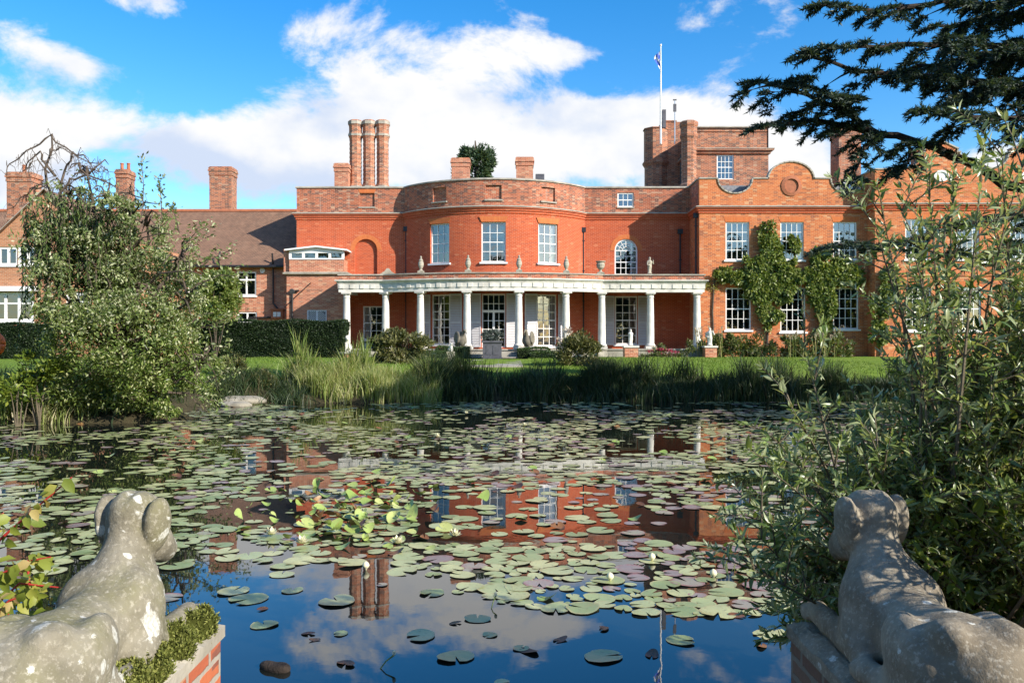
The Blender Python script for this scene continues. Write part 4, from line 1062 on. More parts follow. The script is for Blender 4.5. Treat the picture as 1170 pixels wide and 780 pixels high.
mb.poly([(XR0, YF - .33, ZE - .13), (XR1, YF - .33, ZE - .13), (XR1, YF + .05, ZE - .05), (XR0, YF + .05, ZE - .05)][::-1])
rf = mb.build('roof', MAT['tiles'], rg)
mb = MB(); mb.tube([(XR0, YRr, ZR + .02), (XR1, YRr, ZR + .02)], .13, 8); mb.build('ridge', MAT['terracotta'], rf)
mb = MB(); x = XR1 - .18; mb.obox((x + .05, (YF + YRr) / 2 - .1, (ZE + ZR) / 2 + .25), Vector((1, 0, 0)), Vector((0, YRr - YF, ZR - ZE)).normalized(), Vector((0, -(ZR - ZE), YRr - YF)).normalized(), .17, 3.2, .14); mb.build('roof_verge', MAT['coping'], rf)
mb = MB(); mb.tube([(XR0, YF - .40, ZE - .14), (XR1 - .35, YF - .40, ZE - .14)], .085, 8)
for x in (-17.55, -14.35): mb.tube([(x, YF - .1, ZE + .75), (x, YF - .4, ZE + .3), (x, YF - .12, ZE - .5), (x, YF - .12, 1.0)] if x < -15 else [(x, YF - .3, ZE + .65), (x, YF - .12, ZE - .3), (x, YF - .12, 4.2), (x + .25, YF - .12, 3.9), (x + .25, YF - .12, 3.55), (x, YF - .12, 3.35), (x - 1.5, YF - .12, 3.3)], .06, 6)
mb.build('gutter', MAT['iron'], rg)
def casement(parent, x, y, z0, w, h, n, tr, mull=.09, fr=.09):
    mb = MB(); mb.box(-w / 2, w / 2, 0, .08, 0, fr); mb.box(-w / 2, w / 2, 0, .08, h - fr, h)
    for i in range(n + 1): c = -w / 2 + fr / 2 + (w - fr) * i / n; mb.box(c - (fr / 2 if i in (0, n) else mull / 2), c + (fr / 2 if i in (0, n) else mull / 2), .002, .082, fr, h - fr)
    if tr: mb.box(-w / 2 + fr, w / 2 - fr, .004, .08, h * tr - .045, h * tr + .045)
    o = mb.build('window', MAT['white'], parent, loc=Vector((x, y + .05, z0)) - WORLDLOC[parent.name])
    pane_mesh(w, h).build('pane', MAT['glass'], o, loc=(0, 0, 0))
    c = MB(); c.poly([(-w / 2, .5, 0), (w / 2, .5, 0), (w / 2, .5, h), (-w / 2, .5, h)]); c.build('blind', MAT['floorboard'], o, loc=(0, 0, 0))  # no real blind: a dark sheet standing in for the unlit room
    s = MB(); s.box(-w / 2 - .06, w / 2 + .06, -.12, -.052, -.09, -.002); s.build('sill', MAT['white'], o, loc=(0, 0, 0)); return o
for c, w, a, b in RW: casement(rg, c, YF, a, w, b - a, 2, .66 if b - a > 1 else 0)
stack('chimney', 238, 265, 194, 56, 9.8, MAT['brick_tower'], 1.2, 0, rg); stack('chimney', 131, 146, 197, 56, 9.8, MAT['brick_tower'], 1.2, 2, rg)
mb = MB(); c = P(300, 313, YF); mb.lathe([(.16, 0), (.16, .04)], n=16)
mb.v = [(c.x + x, YF - z, c.z + y) for x, y, z in mb.v]; mb.build('round_plaque', MAT['white'], rg)
# annex with the clerestory light against the mansion
an = empty('annex', (-11.4, 49.4, 1.0), 'small flat fronted brick annex with white clerestory window between range and colonnade', 'building')
XA0, XA1, YA = -13.25, -9.75, 49.4
mb = MB(); mb.wall([XA0, XA1], [.6, 5.8], [(-12.05, -10.9, 3.05, 3.75)], flat_map(YA), .1); mb.wall([XA0 + .12, XA1 - .15], [5.98, 6.72], [], flat_map(YA + .12), .1)
mb.wall([YA, YF], [.6, 5.8], [], side_map(XA0, 1), .1); mb.wall([YA, YF], [.6, 5.8], [], side_map(XA1, -1), .1)
mb.wall([YA + .12, YF], [5.98, 6.72], [], side_map(XA0 + .12, 1), .1); mb.wall([YA + .12, YF], [5.98, 6.72], [], side_map(XA1 - .15, -1), .1)
mb.box(XA0 - .25, XA0 + .1, YA + .3, YF - .1, 5.9, 7.35)
mb.build('wall', MAT['brick_range'], an)
mb = MB(); mb.sweep([(XA0 - .02, YF), (XA0 - .02, YA), (XA1, YA), (XA1, YF)], [(-.1, 5.802), (-.1, 5.98), (.06, 5.98), (.17, 5.93), (.17, 5.85), (.08, 5.802)]); mb.build('string_course', MAT['stone_grey'], an)
mb = MB(); x0, x1, y = XA0 + .12, XA1 - .15, YA + .10
cx = (x0 + x1) / 2
mb.box(x0, x1, y - .02, y + .08, 6.722, 6.80)
for i in range(5): c = x0 + .06 + (x1 - x0 - .12) * i / 4; mb.box(c - .075, c + .075, y, y + .08, 6.80, 7.22)
mb.prism([(x0, 7.10), (x1, 7.10), (x1, 7.22), (cx, 7.42), (x0, 7.22)], y - .012, y + .09)
cl = mb.build('clerestory_window', MAT['white'], an)
mb = MB(); mb.poly([(x0 + .05, y + .05, 6.8), (x1 - .05, y + .05, 6.8), (x1 - .05, y + .05, 7.12), (x0 + .05, y + .05, 7.12)]); mb.build('pane', MAT['glass'], cl)
mb = MB(); mb.poly([(x0 + .05, y + .5, 6.7), (x1 - .05, y + .5, 6.7), (x1 - .05, y + .5, 7.3), (x0 + .05, y + .5, 7.3)]); mb.build('blind', MAT['plaster'], cl)  # dark sheet in place of the unlit space behind the glass, not a blind
mb = MB(); mb.prism([(x0 - .22, 7.225), (x0 - .22, 7.13), (cx, 7.42), (x1 + .22, 7.13), (x1 + .22, 7.225), (cx, 7.53)][:0] or [(x0 - .22, 7.225), (cx, 7.425), (x1 + .22, 7.225), (x1 + .22, 7.31), (cx, 7.52), (x0 - .22, 7.31)], YA - .14, YF - .01); mb.build('roof', MAT['white'], an)
mb = MB(); w, h = 1.15, .7; cxl = -11.475
mb.box(cxl - w / 2, cxl + w / 2, YA + .03, YA + .09, 3.05, 3.12); mb.box(cxl - w / 2, cxl + w / 2, YA + .03, YA + .09, 3.68, 3.75); mb.box(cxl - w / 2, cxl - w / 2 + .07, YA + .032, YA + .088, 3.12, 3.68); mb.box(cxl + w / 2 - .07, cxl + w / 2, YA + .032, YA + .088, 3.12, 3.68); mb.box(cxl - .045, cxl + .045, YA + .032, YA + .088, 3.12, 3.68)
for s in (-1, 1):
    for i in range(-6, 12):
        x = cxl - w / 2 + .12 * i; p0, p1 = (x, 3.12), (x + s * .56, 3.68)
        t0 = 0; pts = []
        for q in np.linspace(0, 1, 9):
            xx = p0[0] + (p1[0] - p0[0]) * q
            if cxl - w / 2 + .06 < xx < cxl + w / 2 - .06: pts.append((xx, YA + .055 + .004 * s, 3.12 + .56 * q))
        if len(pts) > 1: mb.tube([pts[0], pts[-1]], .014, 4)
lw = mb.build('lattice_window', MAT['lattice'], an)
mb = MB(); mb.poly([(cxl - .55, YA + .088, 3.07), (cxl + .55, YA + .088, 3.07), (cxl + .55, YA + .088, 3.74), (cxl - .55, YA + .088, 3.74)]); mb.build('pane', MAT['lead'], lw)
mb = MB(); mb.tube([(XA0 + .35, YA - .08, .9), (XA0 + .35, YA - .08, 4.7), (XA0 + .45, YA - .12, 4.85), (XA0 + .75, YA - .12, 4.88)], .055, 6); mb.build('drainpipe', MAT['iron'], an)
mb = MB(); mb.tube([P(325, 355, YA - .05), P(355, 327, YA - .05)], .03, 5); mb.build('support_rod', MAT['iron'], an)
fl = empty('floodlight', P(334, 336, YA - .1), 'small grey floodlight on the pipe of the annex wall', 'lamp')
mb = MB(); mb.lathe([(.07, -.1), (.16, .05), (.16, .1)], n=10); o = mb.build('housing', MAT['lamp'], fl, loc=(0, 0, 0)); o.rotation_euler = (R(120), 0, 0)
bx = empty('wall_box', P(316.5, 368, YF - .16), 'small orange wooden box with white front on the range wall', 'box')
mb = MB(); mb.box(-.35, .35, -.02, .14, 0, .52); mb.prism([(-.42, .522), (.42, .522), (.38, .60), (-.38, .60)], -.08, .14); mb.build('case', MAT['woodbox'], bx, loc=(0, 0, 0))
mb = MB(); mb.box(-.22, -.02, -.05, -.021, .12, .40); mb.box(.02, .22, -.05, -.021, .12, .40); mb.build('front_panel', MAT['white'], bx, loc=(0, 0, 0))

# ---------------------------------------------------------------- gabled house at far left
gh = empty('gabled_house', (-26.0, 46, 1.0), 'tan brick gabled house with white mullioned windows at far left', 'house')
YH = 46.0; S = YH / 960; hx = lambda px: (px - 585) * S; hz = lambda py: EYE + (392 - py) * S
cxg = hx(52); hw = 5.2; ze = hz(258) - .9; za = hz(222)
ze = za - hw * .95
GW = [(hx(4), 1.55, hz(307), hz(286)), (hx(36), 1.5, hz(307), hz(286))]
GB = (hx(14), 2.35, hz(371), hz(338)); GC = (hx(90), 1.4, hz(366), hz(338))
mb = MB(); holes = [(c - w / 2, c + w / 2, a, b) for c, w, a, b in GW + [GB, GC]]
mb.wall([cxg - hw, cxg + hw], [.6, ze], holes if ze > hz(286) else [h for h in holes], flat_map(YH), .12) if ze > hz(286) else mb.wall([cxg - hw, cxg + hw], [.6, hz(286) + .15], holes, flat_map(YH), .12)
zt_ = max(ze, hz(286) + .15)
k = (za - zt_) / .95
mb.poly([(cxg - k, YH, zt_), (cxg + k, YH, zt_), (cxg, YH, za)])
mb.wall([YH, 56], [.6, zt_], [], side_map(cxg - hw, 1), .1); mb.wall([YH, 56], [.6, zt_], [], side_map(cxg + hw, -1), .1)
mb.build('wall', MAT['brick_tan'], gh)
mb = MB()
for s in (-1, 1):
    a, b = (cxg + s * (hw + .3), za + .06 - (hw + .3) * .95), (cxg, za + .06)
    q = [(a[0], YH - .2, a[1]), (b[0], YH - .2, b[1]), (b[0], 57, b[1]), (a[0], 57, a[1])]
    mb.poly(q if s < 0 else q[::-1], 0, [(0, 0), (0, 7), (11, 7), (11, 0)] if s < 0 else [(0, 0), (0, 7), (11, 7), (11, 0)][::-1])
mb.build('roof', MAT['tiles'], gh)
mb = MB(); st = [(cxg + .001, za + .12), (cxg - hw - .3, za + .12 - (hw + .3) * .95)]
coping_strip(mb, [(cxg + hw + .3, za + .08 - (hw + .3) * .95), (cxg, za + .08), (cxg - hw - .3, za + .08 - (hw + .3) * .95)], YH - .12, YH + .12, .07)
mb.build('gable_verge', MAT['coping'], gh)
for c, w, a, b in GW: casement(gh, c, YH, a, w, b - a, 3, 0, .13, .12)
casement(gh, GB[0], YH - .05, GB[2], GB[1], GB[3] - GB[2], 3, .62, .14, .14); casement(gh, GC[0], YH, GC[2], GC[1], GC[3] - GC[2], 2, .62, .12, .12)
mb = MB(); mb.box(GB[0] - 1.5, GB[0] + 1.5, YH - .4, YH - .02, GB[3] + .05, GB[3] + .32); mb.build('window_hood', MAT['white'], gh)
stack('chimney', 6, 36, 200, 49, hz(262), MAT['brick_tower'], 1.2, 1, gh)

# ---------------------------------------------------------------- terrace, steps, paths
tp = [(-9.9, YF), (-9.9, YPS - .55)] + [parc(t, .55) for t in np.linspace(-AP, AP, 21)] + [(11.0, YPS - .55), (11.0, YW)]
mb = MB(); mb.column([p for p in tp] + [(11.0, YF), ], .7, 1.42)
mb.build('terrace', MAT['paving']); bpy.data.objects['terrace']['kind'] = 'structure'
mb = MB(); mb.sweep(tp[1:-1], [(-.5, 1.422), (-.5, 1.50), (.06, 1.50), (.06, 1.422)]); mb.poly([(x, y, 1.425) for x, y in tp]); mb.build('terrace_paving', MAT['paving'])
bpy.data.objects['terrace_paving']['kind'] = 'structure'
mb = MB(); x0, x1 = -2.75, .75
for k, (y, z) in enumerate(((44.7, 1.38), (44.3, 1.24), (43.9, 1.11))): mb.box(x0, x1, y - .42, y - .001 if k else 45.0, .8, z)
mb.box(x0 - .3, x1 + .3, 41.6, 43.479, .8, 1.05); mb.build('stone_steps', MAT['paving']); bpy.data.objects['stone_steps']['kind'] = 'structure'
mb = MB()
for k in range(5): mb.box(-2.1 + .1 * k, .1 + .1 * k, 28.1 + .62 * k, 28.72 + .62 * k - .002, -.1, .20 + .155 * k)
mb.box(-1.9, .4, 31.2, 41.598, .6, 1.04); mb.build('garden_path', MAT['paving']); bpy.data.objects['garden_path']['kind'] = 'structure'
# planter
pt = empty('square_planter', (-1.0, 42.6, 1.05), 'square grey lead planter on the path before the french door', 'planter')
mb = MB(); s = .47; mb.box(-s, s, -s, s, .06, .80); mb.box(-s - .05, s + .05, -s - .05, s + .05, 0, .058); mb.sweep([(-s, s), (-s, -s), (s, -s), (s, s), (-s, s)], [(.0, .802), (.0, .90), (.06, .90), (.06, .802)]); mb.box(-s, s, -s, s, .802, .84)
for a in range(2): mb.box(-.3 + .34 * a, -.04 + .34 * a, -s - .015, -s - .001, .2, .66)
mb.build('tub', MAT['lead'], pt, loc=(0, 0, 0))

# ---------------------------------------------------------------- garden statues, urns and finials
def sculpt_obj(name, prims, lo, hi, res, mat, parent=None, loc=(0, 0, 0), rz=0, scale=1):
    V, F = sculpt(prims, lo, hi, res); me = np_mesh(name, V, F, mat, smooth=True); o = link_mesh(name, me, parent, loc, rz); o.scale = (scale,) * 3; return o
def plinth(parent, w, h, brick=True):
    mb = MB(); mb.box(-w / 2, w / 2, -w / 2, w / 2, 0, h - .09); mb.build('plinth', MAT['brick_range'] if brick else MAT['stone'], parent, loc=(0, 0, 0))
    mb = MB(); mb.box(-w / 2 - .05, w / 2 + .05, -w / 2 - .05, w / 2 + .05, h - .088, h); mb.build('plinth_cap', MAT['stone'], parent, loc=(0, 0, 0))
# big birds either side of the steps, wings raised behind the head
bird = [('e', (0, 0, .42), (.24, .30, .30), None, .05), ('c', (0, -.12, .6), (.0, -.26, .92), .13, .075, .08), ('e', (0, -.30, .98), (.085, .12, .085), None, .05), ('c', (0, -.36, .97), (0, -.52, .80), .05, .02, .03),
        ('e', (-.22, .08, .62), (.07, .24, .36), rotm(-18, 12, 0), .05), ('e', (.22, .08, .62), (.07, .24, .36), rotm(-18, -12, 0), .05), ('e', (0, .34, .24), (.12, .20, .10), None, .06),
        ('c', (-.1, -.05, .2), (-.11, -.1, .02), .05, .06, .03), ('c', (.1, -.05, .2), (.11, -.1, .02), .05, .06, .03), ('e', (0, 0, .03), (.27, .27, .045), None, .03)]
b0 = empty('bird_statue', (-2.72, 44.75, 1.5), 'weathered stone bird with raised wings on the terrace left of the french door', 'statue', 'stone birds beside the steps', rz=.7)
sculpt_obj('stone_bird', bird, (-.45, -.65, -.03), (.45, .65, 1.15), .035, MAT['stone_dark'], b0)
copy_tree(b0, None, (.85, 44.75, 1.5), -.5, 'weathered stone bird with raised wings on the terrace right of the french door')
# seated lion on brick plinth
lion = [('e', (0, .1, .22), (.15, .24, .2), None, .05), ('c', (0, .08, .3), (0, -.08, .58), .17, .13, .08), ('e', (0, -.12, .72), (.15, .15, .17), None, .05), ('e', (0, -.25, .68), (.07, .08, .07), None, .04),
        ('c', (-.09, -.12, .45), (-.09, -.18, .04), .06, .05, .03), ('c', (.09, -.12, .45), (.09, -.18, .04), .06, .05, .03), ('e', (-.15, .12, .15), (.08, .18, .14), None, .04), ('e', (.15, .12, .15), (.08, .18, .14), None, .04), ('e', (0, 0, .0), (.2, .3, .05), None, .02)]
l0 = empty('lion_statue', (P(397, 0, 44).x, 44, 1.05), 'small white seated lion on a red brick plinth at the hedge end', 'statue')
plinth(l0, .62, .32); sculpt_obj('lion_figure', lion, (-.3, -.4, -.05), (.3, .45, .95), .03, MAT['stone'], l0, (0, 0, .34), .2, .95)
# standing figures
def figure(h=1.0, seed=0, arm=True):
    r = random.Random(seed); p = [('e', (0, 0, .03), (.16, .14, .04), None, .02), ('c', (-.04, 0, .05), (-.05, 0, .40), .065, .085, .04), ('c', (.05, .01, .05), (.04, 0, .40), .06, .085, .04), ('c', (0, 0, .4), (0, -.01, .66), .11, .13, .06),
         ('c', (0, 0, .72), (0, -.01, .80), .05, .045, .05), ('e', (0, -.01, .88), (.065, .075, .085), None, .03), ('e', (0, 0, .7), (.16, .08, .07), None, .05)]
    if arm: p += [('c', (-.15, 0, .69), (-.20, -.05, .5), .045, .035, .03), ('c', (-.20, -.05, .5), (-.08, -.14, .46), .035, .03, .02), ('c', (.15, 0, .69), (.24, -.04, .58), .045, .035, .03), ('c', (.24, -.04, .58), (.17, -.1, .80), .035, .03, .02)]
    return p
f0 = empty('bust_statue', (P(720.5, 0, 45.2).x, 45.2, 1.05), 'pale armless figure on a brick plinth before the shuttered window', 'statue')
plinth(f0, .72, .62); sculpt_obj('stone_figure', figure(1, 1, False), (-.3, -.3, -.03), (.3, .3, 1.05), .03, MAT['stone'], f0, (0, 0, .64), .2, .92)
f1 = empty('boy_statue', (P(811, 0, 45.2).x, 45.2, 1.05), 'white bent arm figure on a pink brick plinth by the last column', 'statue')
plinth(f1, .62, .62); sculpt_obj('stone_figure', figure(1, 2), (-.35, -.3, -.03), (.35, .3, 1.05), .03, MAT['stone'], f1, (0, 0, .64), -.4, 1.0)
f2 = empty('crouching_statue', (P(515, 0, 37).x, 37, 1.03), 'little pale stone figure half hidden among sedge beside the box hedge', 'statue')
mb = MB(); mb.box(-.17, .17, -.17, .17, 0, .45); mb.build('plinth', MAT['stone_grey'], f2, loc=(0, 0, 0))
sculpt_obj('stone_figure', lion, (-.3, -.4, -.05), (.3, .45, .95), .035, MAT['stone'], f2, (0, 0, .47), .8, .42)
fin = MB(); fin.box(-.17, .17, -.17, .17, 0, .12); fin.lathe([(.16, .122), (.10, .16), (.06, .22), (.10, .28), (.155, .42), (.155, .55), (.11, .66), (.13, .70), (.08, .76), (.045, .84), (.07, .88), (.01, .95)], n=12)
fme = fin.mesh('urn_body', MAT['stone_grey'])
urn = MB(); urn.box(-.2, .2, -.2, .2, 0, .10); urn.lathe([(.17, .102), (.08, .16), (.07, .24), (.2, .36), (.25, .55), (.20, .64), (.28, .70), (.28, .74), (.2, .73), (.18, .68)], n=14)
ume = urn.mesh('urn_body', MAT['stone_grey'])
low = MB(); low.prism([(-.45, 0), (.45, 0), (.18, .16), (.06, .32), (-.06, .32), (-.18, .16)], -.12, .12); lme = low.mesh('urn_body', MAT['stone_grey'])
FIN = [(441, lme, 'low scrolled stone ornament on the portico edge nearest the annex', 1), (481, fme, 'slim stone finial on the portico above the second bow column from the left', 1), (535.5, fme, 'slim stone finial on the portico left of the central bow window', 1),
       (593, fme, 'slim stone finial on the portico right of the central bow window', 1), (647, fme, 'slim stone finial on the portico beside the right bow window and drainpipe', 1), (688, ume, 'wide stone urn on the portico left of the arched window', 1)]
for px, me, lab, s in FIN:
    x = (px - 585) * 46.4 / 960; y = py_at(x) - .0
    o = empty('stone_finial', (x, y, 5.672), lab, 'finial', 'ornaments along the portico parapet'); o2 = link_mesh('urn_body', me, o); o.scale = (s,) * 3
x = (743 - 585) * 47 / 960
o = empty('cherub_statue', (x, py_at(x), 5.672), 'small dark stone cherub on the portico right of the arched window', 'statue'); sculpt_obj('stone_figure', figure(1, 3), (-.35, -.3, -.03), (.35, .3, 1.05), .035, MAT['stone_grey'], o, (0, 0, .02), .5, 1.0)
# life ring on its post, far left bank
lr = empty('life_ring', (P(-7, 0, 24).x, 24.0, float(ground_z(-14.6, 24.0))), 'orange life ring on a post at the far left bank', 'life ring')
zc = EYE + (392 - 397) * 24 / 960 - float(ground_z(-14.6, 24.0))
mb = MB(); mb.box(-.04, .04, .02, .10, 0, zc + .35); mb.build('post', MAT['bark'], lr, loc=(0, 0, 0))
mb = MB(); n = 28; pts = [(.30 * math.cos(2 * math.pi * i / n), -.06, zc + .30 * math.sin(2 * math.pi * i / n)) for i in range(n + 1)]; mb.tube(pts, .075, 10); mb.build('ring', MAT['orange'], lr, True, loc=(0, 0, 0))
mb = MB(); mb.lathe([(.16, 0), (.16, .03)], n=16); mb.v = [(x, -.03 + z, zc + y) for x, y, z in mb.v]; mb.build('back_board', MAT['bluerope'], lr, loc=(0, 0, 0))
# ---------------------------------------------------------------- plants
def leafy(root, part, mat, base, d, nn, L, W, shape='small', droop=.15):
    me = leaves_mesh(part, base - np.array(WORLDLOC[root.name]), d, nn, L, W, mat, shape, droop); return link_mesh(part, me, root)
def lumps_points(c, rad, nl, n, spread=.34, flat=.0, seedn=0, shell=.55):
    """points gathered in uneven clumps filling an ellipsoid"""
    c = np.array(c, float); rad = np.array(rad, float); u = rand_dirs(nl) * (rng.uniform(shell, 1, (nl, 1)) ** .6)
    if flat: u[:, 2] = np.where(u[:, 2] < -flat, -flat * rng.uniform(0, 1, nl), u[:, 2])
    cen = c + u * rad * .86
    k = rng.integers(0, nl, n); sz = rng.uniform(.5, 1.15, nl) * spread
    g = rng.normal(size=(n, 3)); g = g / np.linalg.norm(g, axis=1, keepdims=True) * (rng.uniform(0, 1, (n, 1)) ** .45)
    p = cen[k] + g * sz[k][:, None] * rad
    out = nrm((p - c) / rad) ; return p, out
def bush(name, label, cat, c, rad, n, L, mat, group=None, nl=26, spread=.34, stems=6, base=None, W=None, stemmat='twig', flat=.6, shape='small', up=.5):
    base = np.array(base if base is not None else (c[0], c[1], float(ground_z(c[0], c[1]))))
    t = empty(name, base, label, cat, group)
    p, out = lumps_points(c, rad, nl, n, spread, flat)
    p = p[p[:, 2] > base[2] + .02]; out = (p - np.array(c)) / np.array(rad)
    d = nrm(out * .8 + rand_dirs(len(p)) * .9 + np.array([0, 0, up])); nn = nrm(rand_dirs(len(p)) + np.array([0, -.2, .9]))
    leafy(t, 'foliage', MAT[mat], p, d, nn, L * rng.uniform(.65, 1.3, len(p)), (W or L * .45) * rng.uniform(.7, 1.2, len(p)), shape)
    mb = MB()
    for i in range(stems):
        tip = np.array(c) + rand_dirs(1)[0] * np.array(rad) * .75; tip[2] = max(tip[2], c[2])
        q = [base + np.array([random.uniform(-.1, .1), random.uniform(-.1, .1), -.1]) * (rad[0] * .6)]
        for s in (.35, .7, 1): q.append(base * (1 - s) + tip * s + rand_dirs(1)[0] * .06 * rad[0])
        r = .018 + .012 * rad[0]; mb.tube(q, [r, r * .75, r * .5, r * .2], 5)
    mb.build('stem', MAT[stemmat], t); return t
def clipped(name, label, x0, x1, y0, y1, z0, z1, mat, L, dens, group=None, parts=None):
    if parts: x0, x1, y0, y1 = min(q[0] for q in parts), max(q[1] for q in parts), min(q[2] for q in parts), max(q[3] for q in parts)
    t = empty(name, ((x0 + x1) / 2, (y0 + y1) / 2, z0), label, 'hedge', group)
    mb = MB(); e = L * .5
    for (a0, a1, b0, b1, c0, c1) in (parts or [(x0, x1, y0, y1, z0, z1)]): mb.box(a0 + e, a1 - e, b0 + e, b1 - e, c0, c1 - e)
    mb.build('branches', MAT['hedgecore'], t)  # solid dark box, coloured to stand in for the shade inside the hedge
    P_, N_ = [], []
    for (a0, a1, b0, b1, c0, c1) in (parts or [(x0, x1, y0, y1, z0, z1)]):
        for (o, u, v, nn) in (((a0, b0, c0), (a1 - a0, 0, 0), (0, 0, c1 - c0), (0, -1, 0)), ((a0, b0, c1), (a1 - a0, 0, 0), (0, b1 - b0, 0), (0, 0, 1)), ((a0, b0, c0), (0, b1 - b0, 0), (0, 0, c1 - c0), (-1, 0, 0)), ((a1, b0, c0), (0, b1 - b0, 0), (0, 0, c1 - c0), (1, 0, 0))):
            u, v = np.array(u, float), np.array(v, float); n = int(dens * np.linalg.norm(u) * np.linalg.norm(v))
            if n < 1: continue
            q = np.array(o) + rng.uniform(0, 1, (n, 1)) * u + rng.uniform(0, 1, (n, 1)) * v
            w = .05 * np.sin(q[:, :1] * 2.3 + q[:, 2:] * 3) + rng.uniform(-.06, .03, (n, 1)); P_.append(q + np.array(nn) * w); N_.append(np.tile(nn, (n, 1)))
    p = np.concatenate(P_); nn = np.concatenate(N_).astype(float)
    leafy(t, 'foliage', MAT[mat], p, nrm(nn + rand_dirs(len(p)) * .9), nrm(nn * .6 + rand_dirs(len(p))), L * rng.uniform(.6, 1.3, len(p)), L * .5); return t
clipped('yew_hedge', 'long dark clipped hedge along the range left of the colonnade', -16.6, -8.75, 43.6, 44.9, 1.0, 2.95, 'yew', .09, 1100)
clipped('yew_hedge', 'dark clipped hedge below the white mullioned windows at far left', -29.5, -23.2, 41.5, 42.6, 1.0, 2.75, 'yew', .09, 1100)
clipped('box_hedge', 'low stepped box hedge left of the stone steps', 0, 0, 0, 0, 1.0, 0, 'box', .09, 700, 'box hedges flanking the steps', [(-4.6, -2.9, 42.2, 43.3, 1.0, 1.32), (-3.85, -2.25, 43.35, 44.4, 1.0, 1.6)])
clipped('box_hedge', 'low stepped box hedge right of the stone steps', 0, 0, 0, 0, 1.0, 0, 'box', .09, 700, 'box hedges flanking the steps', [(.95, 2.6, 42.2, 43.3, 1.0, 1.30), (.3, 1.9, 43.35, 44.4, 1.0, 1.52)])
bush('lavender_ball', 'round grey lavender ball growing in the square planter', 'plant', (-1.0, 42.6, 2.15), (.52, .52, .36), 2600, .11, 'lavender', base=(-1.0, 42.6, 1.89), nl=20, spread=.4, stems=5, flat=.5)
bush('bay_tree', 'rounded small tree in front of the range between its windows', 'tree', P(246, 345, 42) + Vector((0, 0, 0)), (1.12, 1.1, 1.35), 11000, .19, 'climber', nl=26, spread=.42, stems=7, stemmat='bark')
bush('olive_shrub', 'broad olive brown shrub on the bank before the left columns', 'shrub', (P(457, 404, 33).x, 33, 1.62), (1.28, 1.0, .72), 6500, .15, 'olivebush', nl=30, spread=.4, stems=10, flat=.9)
bush('olive_shrub', 'green and tan shrub on the bank below the right bow columns', 'shrub', (P(661, 412, 32).x, 32, 1.38), (1.02, .8, .85), 5200, .14, 'olivebush', nl=26, spread=.4, stems=9, flat=.9)
bush('white_flower_stems', 'thin upright stems with pale seed heads beside the right bow window', 'plant', (P(646, 390, 33).x, 33, 2.0), (.35, .3, .55), 260, .12, 'paleplume', nl=14, spread=.3, stems=9)
# perennials in front of the wing
bl = [(815, 392, .75, 'border', 'feathery border clump beside the last column plinth'), (838, 393, .75, 'border', 'leafy border clump under the first wing window'), (868, 390, .85, 'border', 'tall leafy border clump at the foot of the wing climber'),
      (900, 392, .85, 'border', 'border clump under the middle wing window'), (930, 388, .95, 'border', 'large border clump right of the middle wing window'), (958, 390, .9, 'border', 'border clump under the third wing window')]
for px, py, r, m, lab in bl:
    c = P(px, py, 46.2); bush('border_plant', lab, 'plant', (c.x, 46.2, 1.55), (r, .6, r * .95), 1700, .20, m, 'perennials along the wing', nl=18, spread=.4, stems=6, base=(c.x, 46.2, 1.0))
def plumes(label, px0, px1, D, z0, z1, n):
    xs = [P(px, 0, D).x for px in (px0, px1)]; t = empty('plume_grass', ((xs[0] + xs[1]) / 2, D, z0), label, 'plant'); mb = MB(); B, Dd = [], []
    for i in range(n):
        x = random.uniform(*xs); tip = np.array([x + random.uniform(-.3, .3), D + random.uniform(-.3, .3), z1 * random.uniform(.85, 1.0)]); b = np.array([x, D, z0]); mb.tube([b, (b + tip) / 2 + np.array([.03, 0, 0]), tip], .012, 4)
        for k in range(26): q = tip + (b - tip) * random.uniform(0, .22); B.append(q); Dd.append(nrm(np.array([[random.uniform(-1, 1), random.uniform(-1, 1), .9]]))[0])
    mb.build('stalk', MAT['reed'], t); leafy(t, 'plume', MAT['paleplume'], np.array(B), np.array(Dd), rand_dirs(len(B)), .09, .04)
plumes('pale feathery plume grass at the foot of the last column', 796, 830, 45.6, 1.0, 2.75, 16)
plumes('pale feathery plume grass before the wing wall right of the middle window', 900, 960, 45.5, 1.0, 2.6, 22)
t = bush('red_flower_patch', 'low patch of crimson flowers below the terrace wall', 'flowers', (P(757, 405, 45.3).x, 45.3, 1.22), (1.0, .3, .3), 900, .12, 'pinkflower', nl=18, spread=.35, stems=6)
leafy(t, 'leaf', MAT['border'], *(lambda p: (p[0], nrm(p[1] + rand_dirs(len(p[0]))), rand_dirs(len(p[0]))))(lumps_points((P(757, 405, 45.3).x, 45.3, 1.15), (1.3, .35, .25), 18, 900)), .14, .06)
for px, lab in ((676, 'small green plant below the terrace edge by the fourth column'), (752, 'leafy green plant on the terrace edge between the last two columns'), (785, 'straggly green plant on the terrace edge by the end column')):
    c = P(px, 398, 45.4); bush('terrace_plant', lab, 'plant', (c.x, 45.4, 1.5), (.42, .25, .45), 420, .13, 'border', nl=10, spread=.45, stems=5)

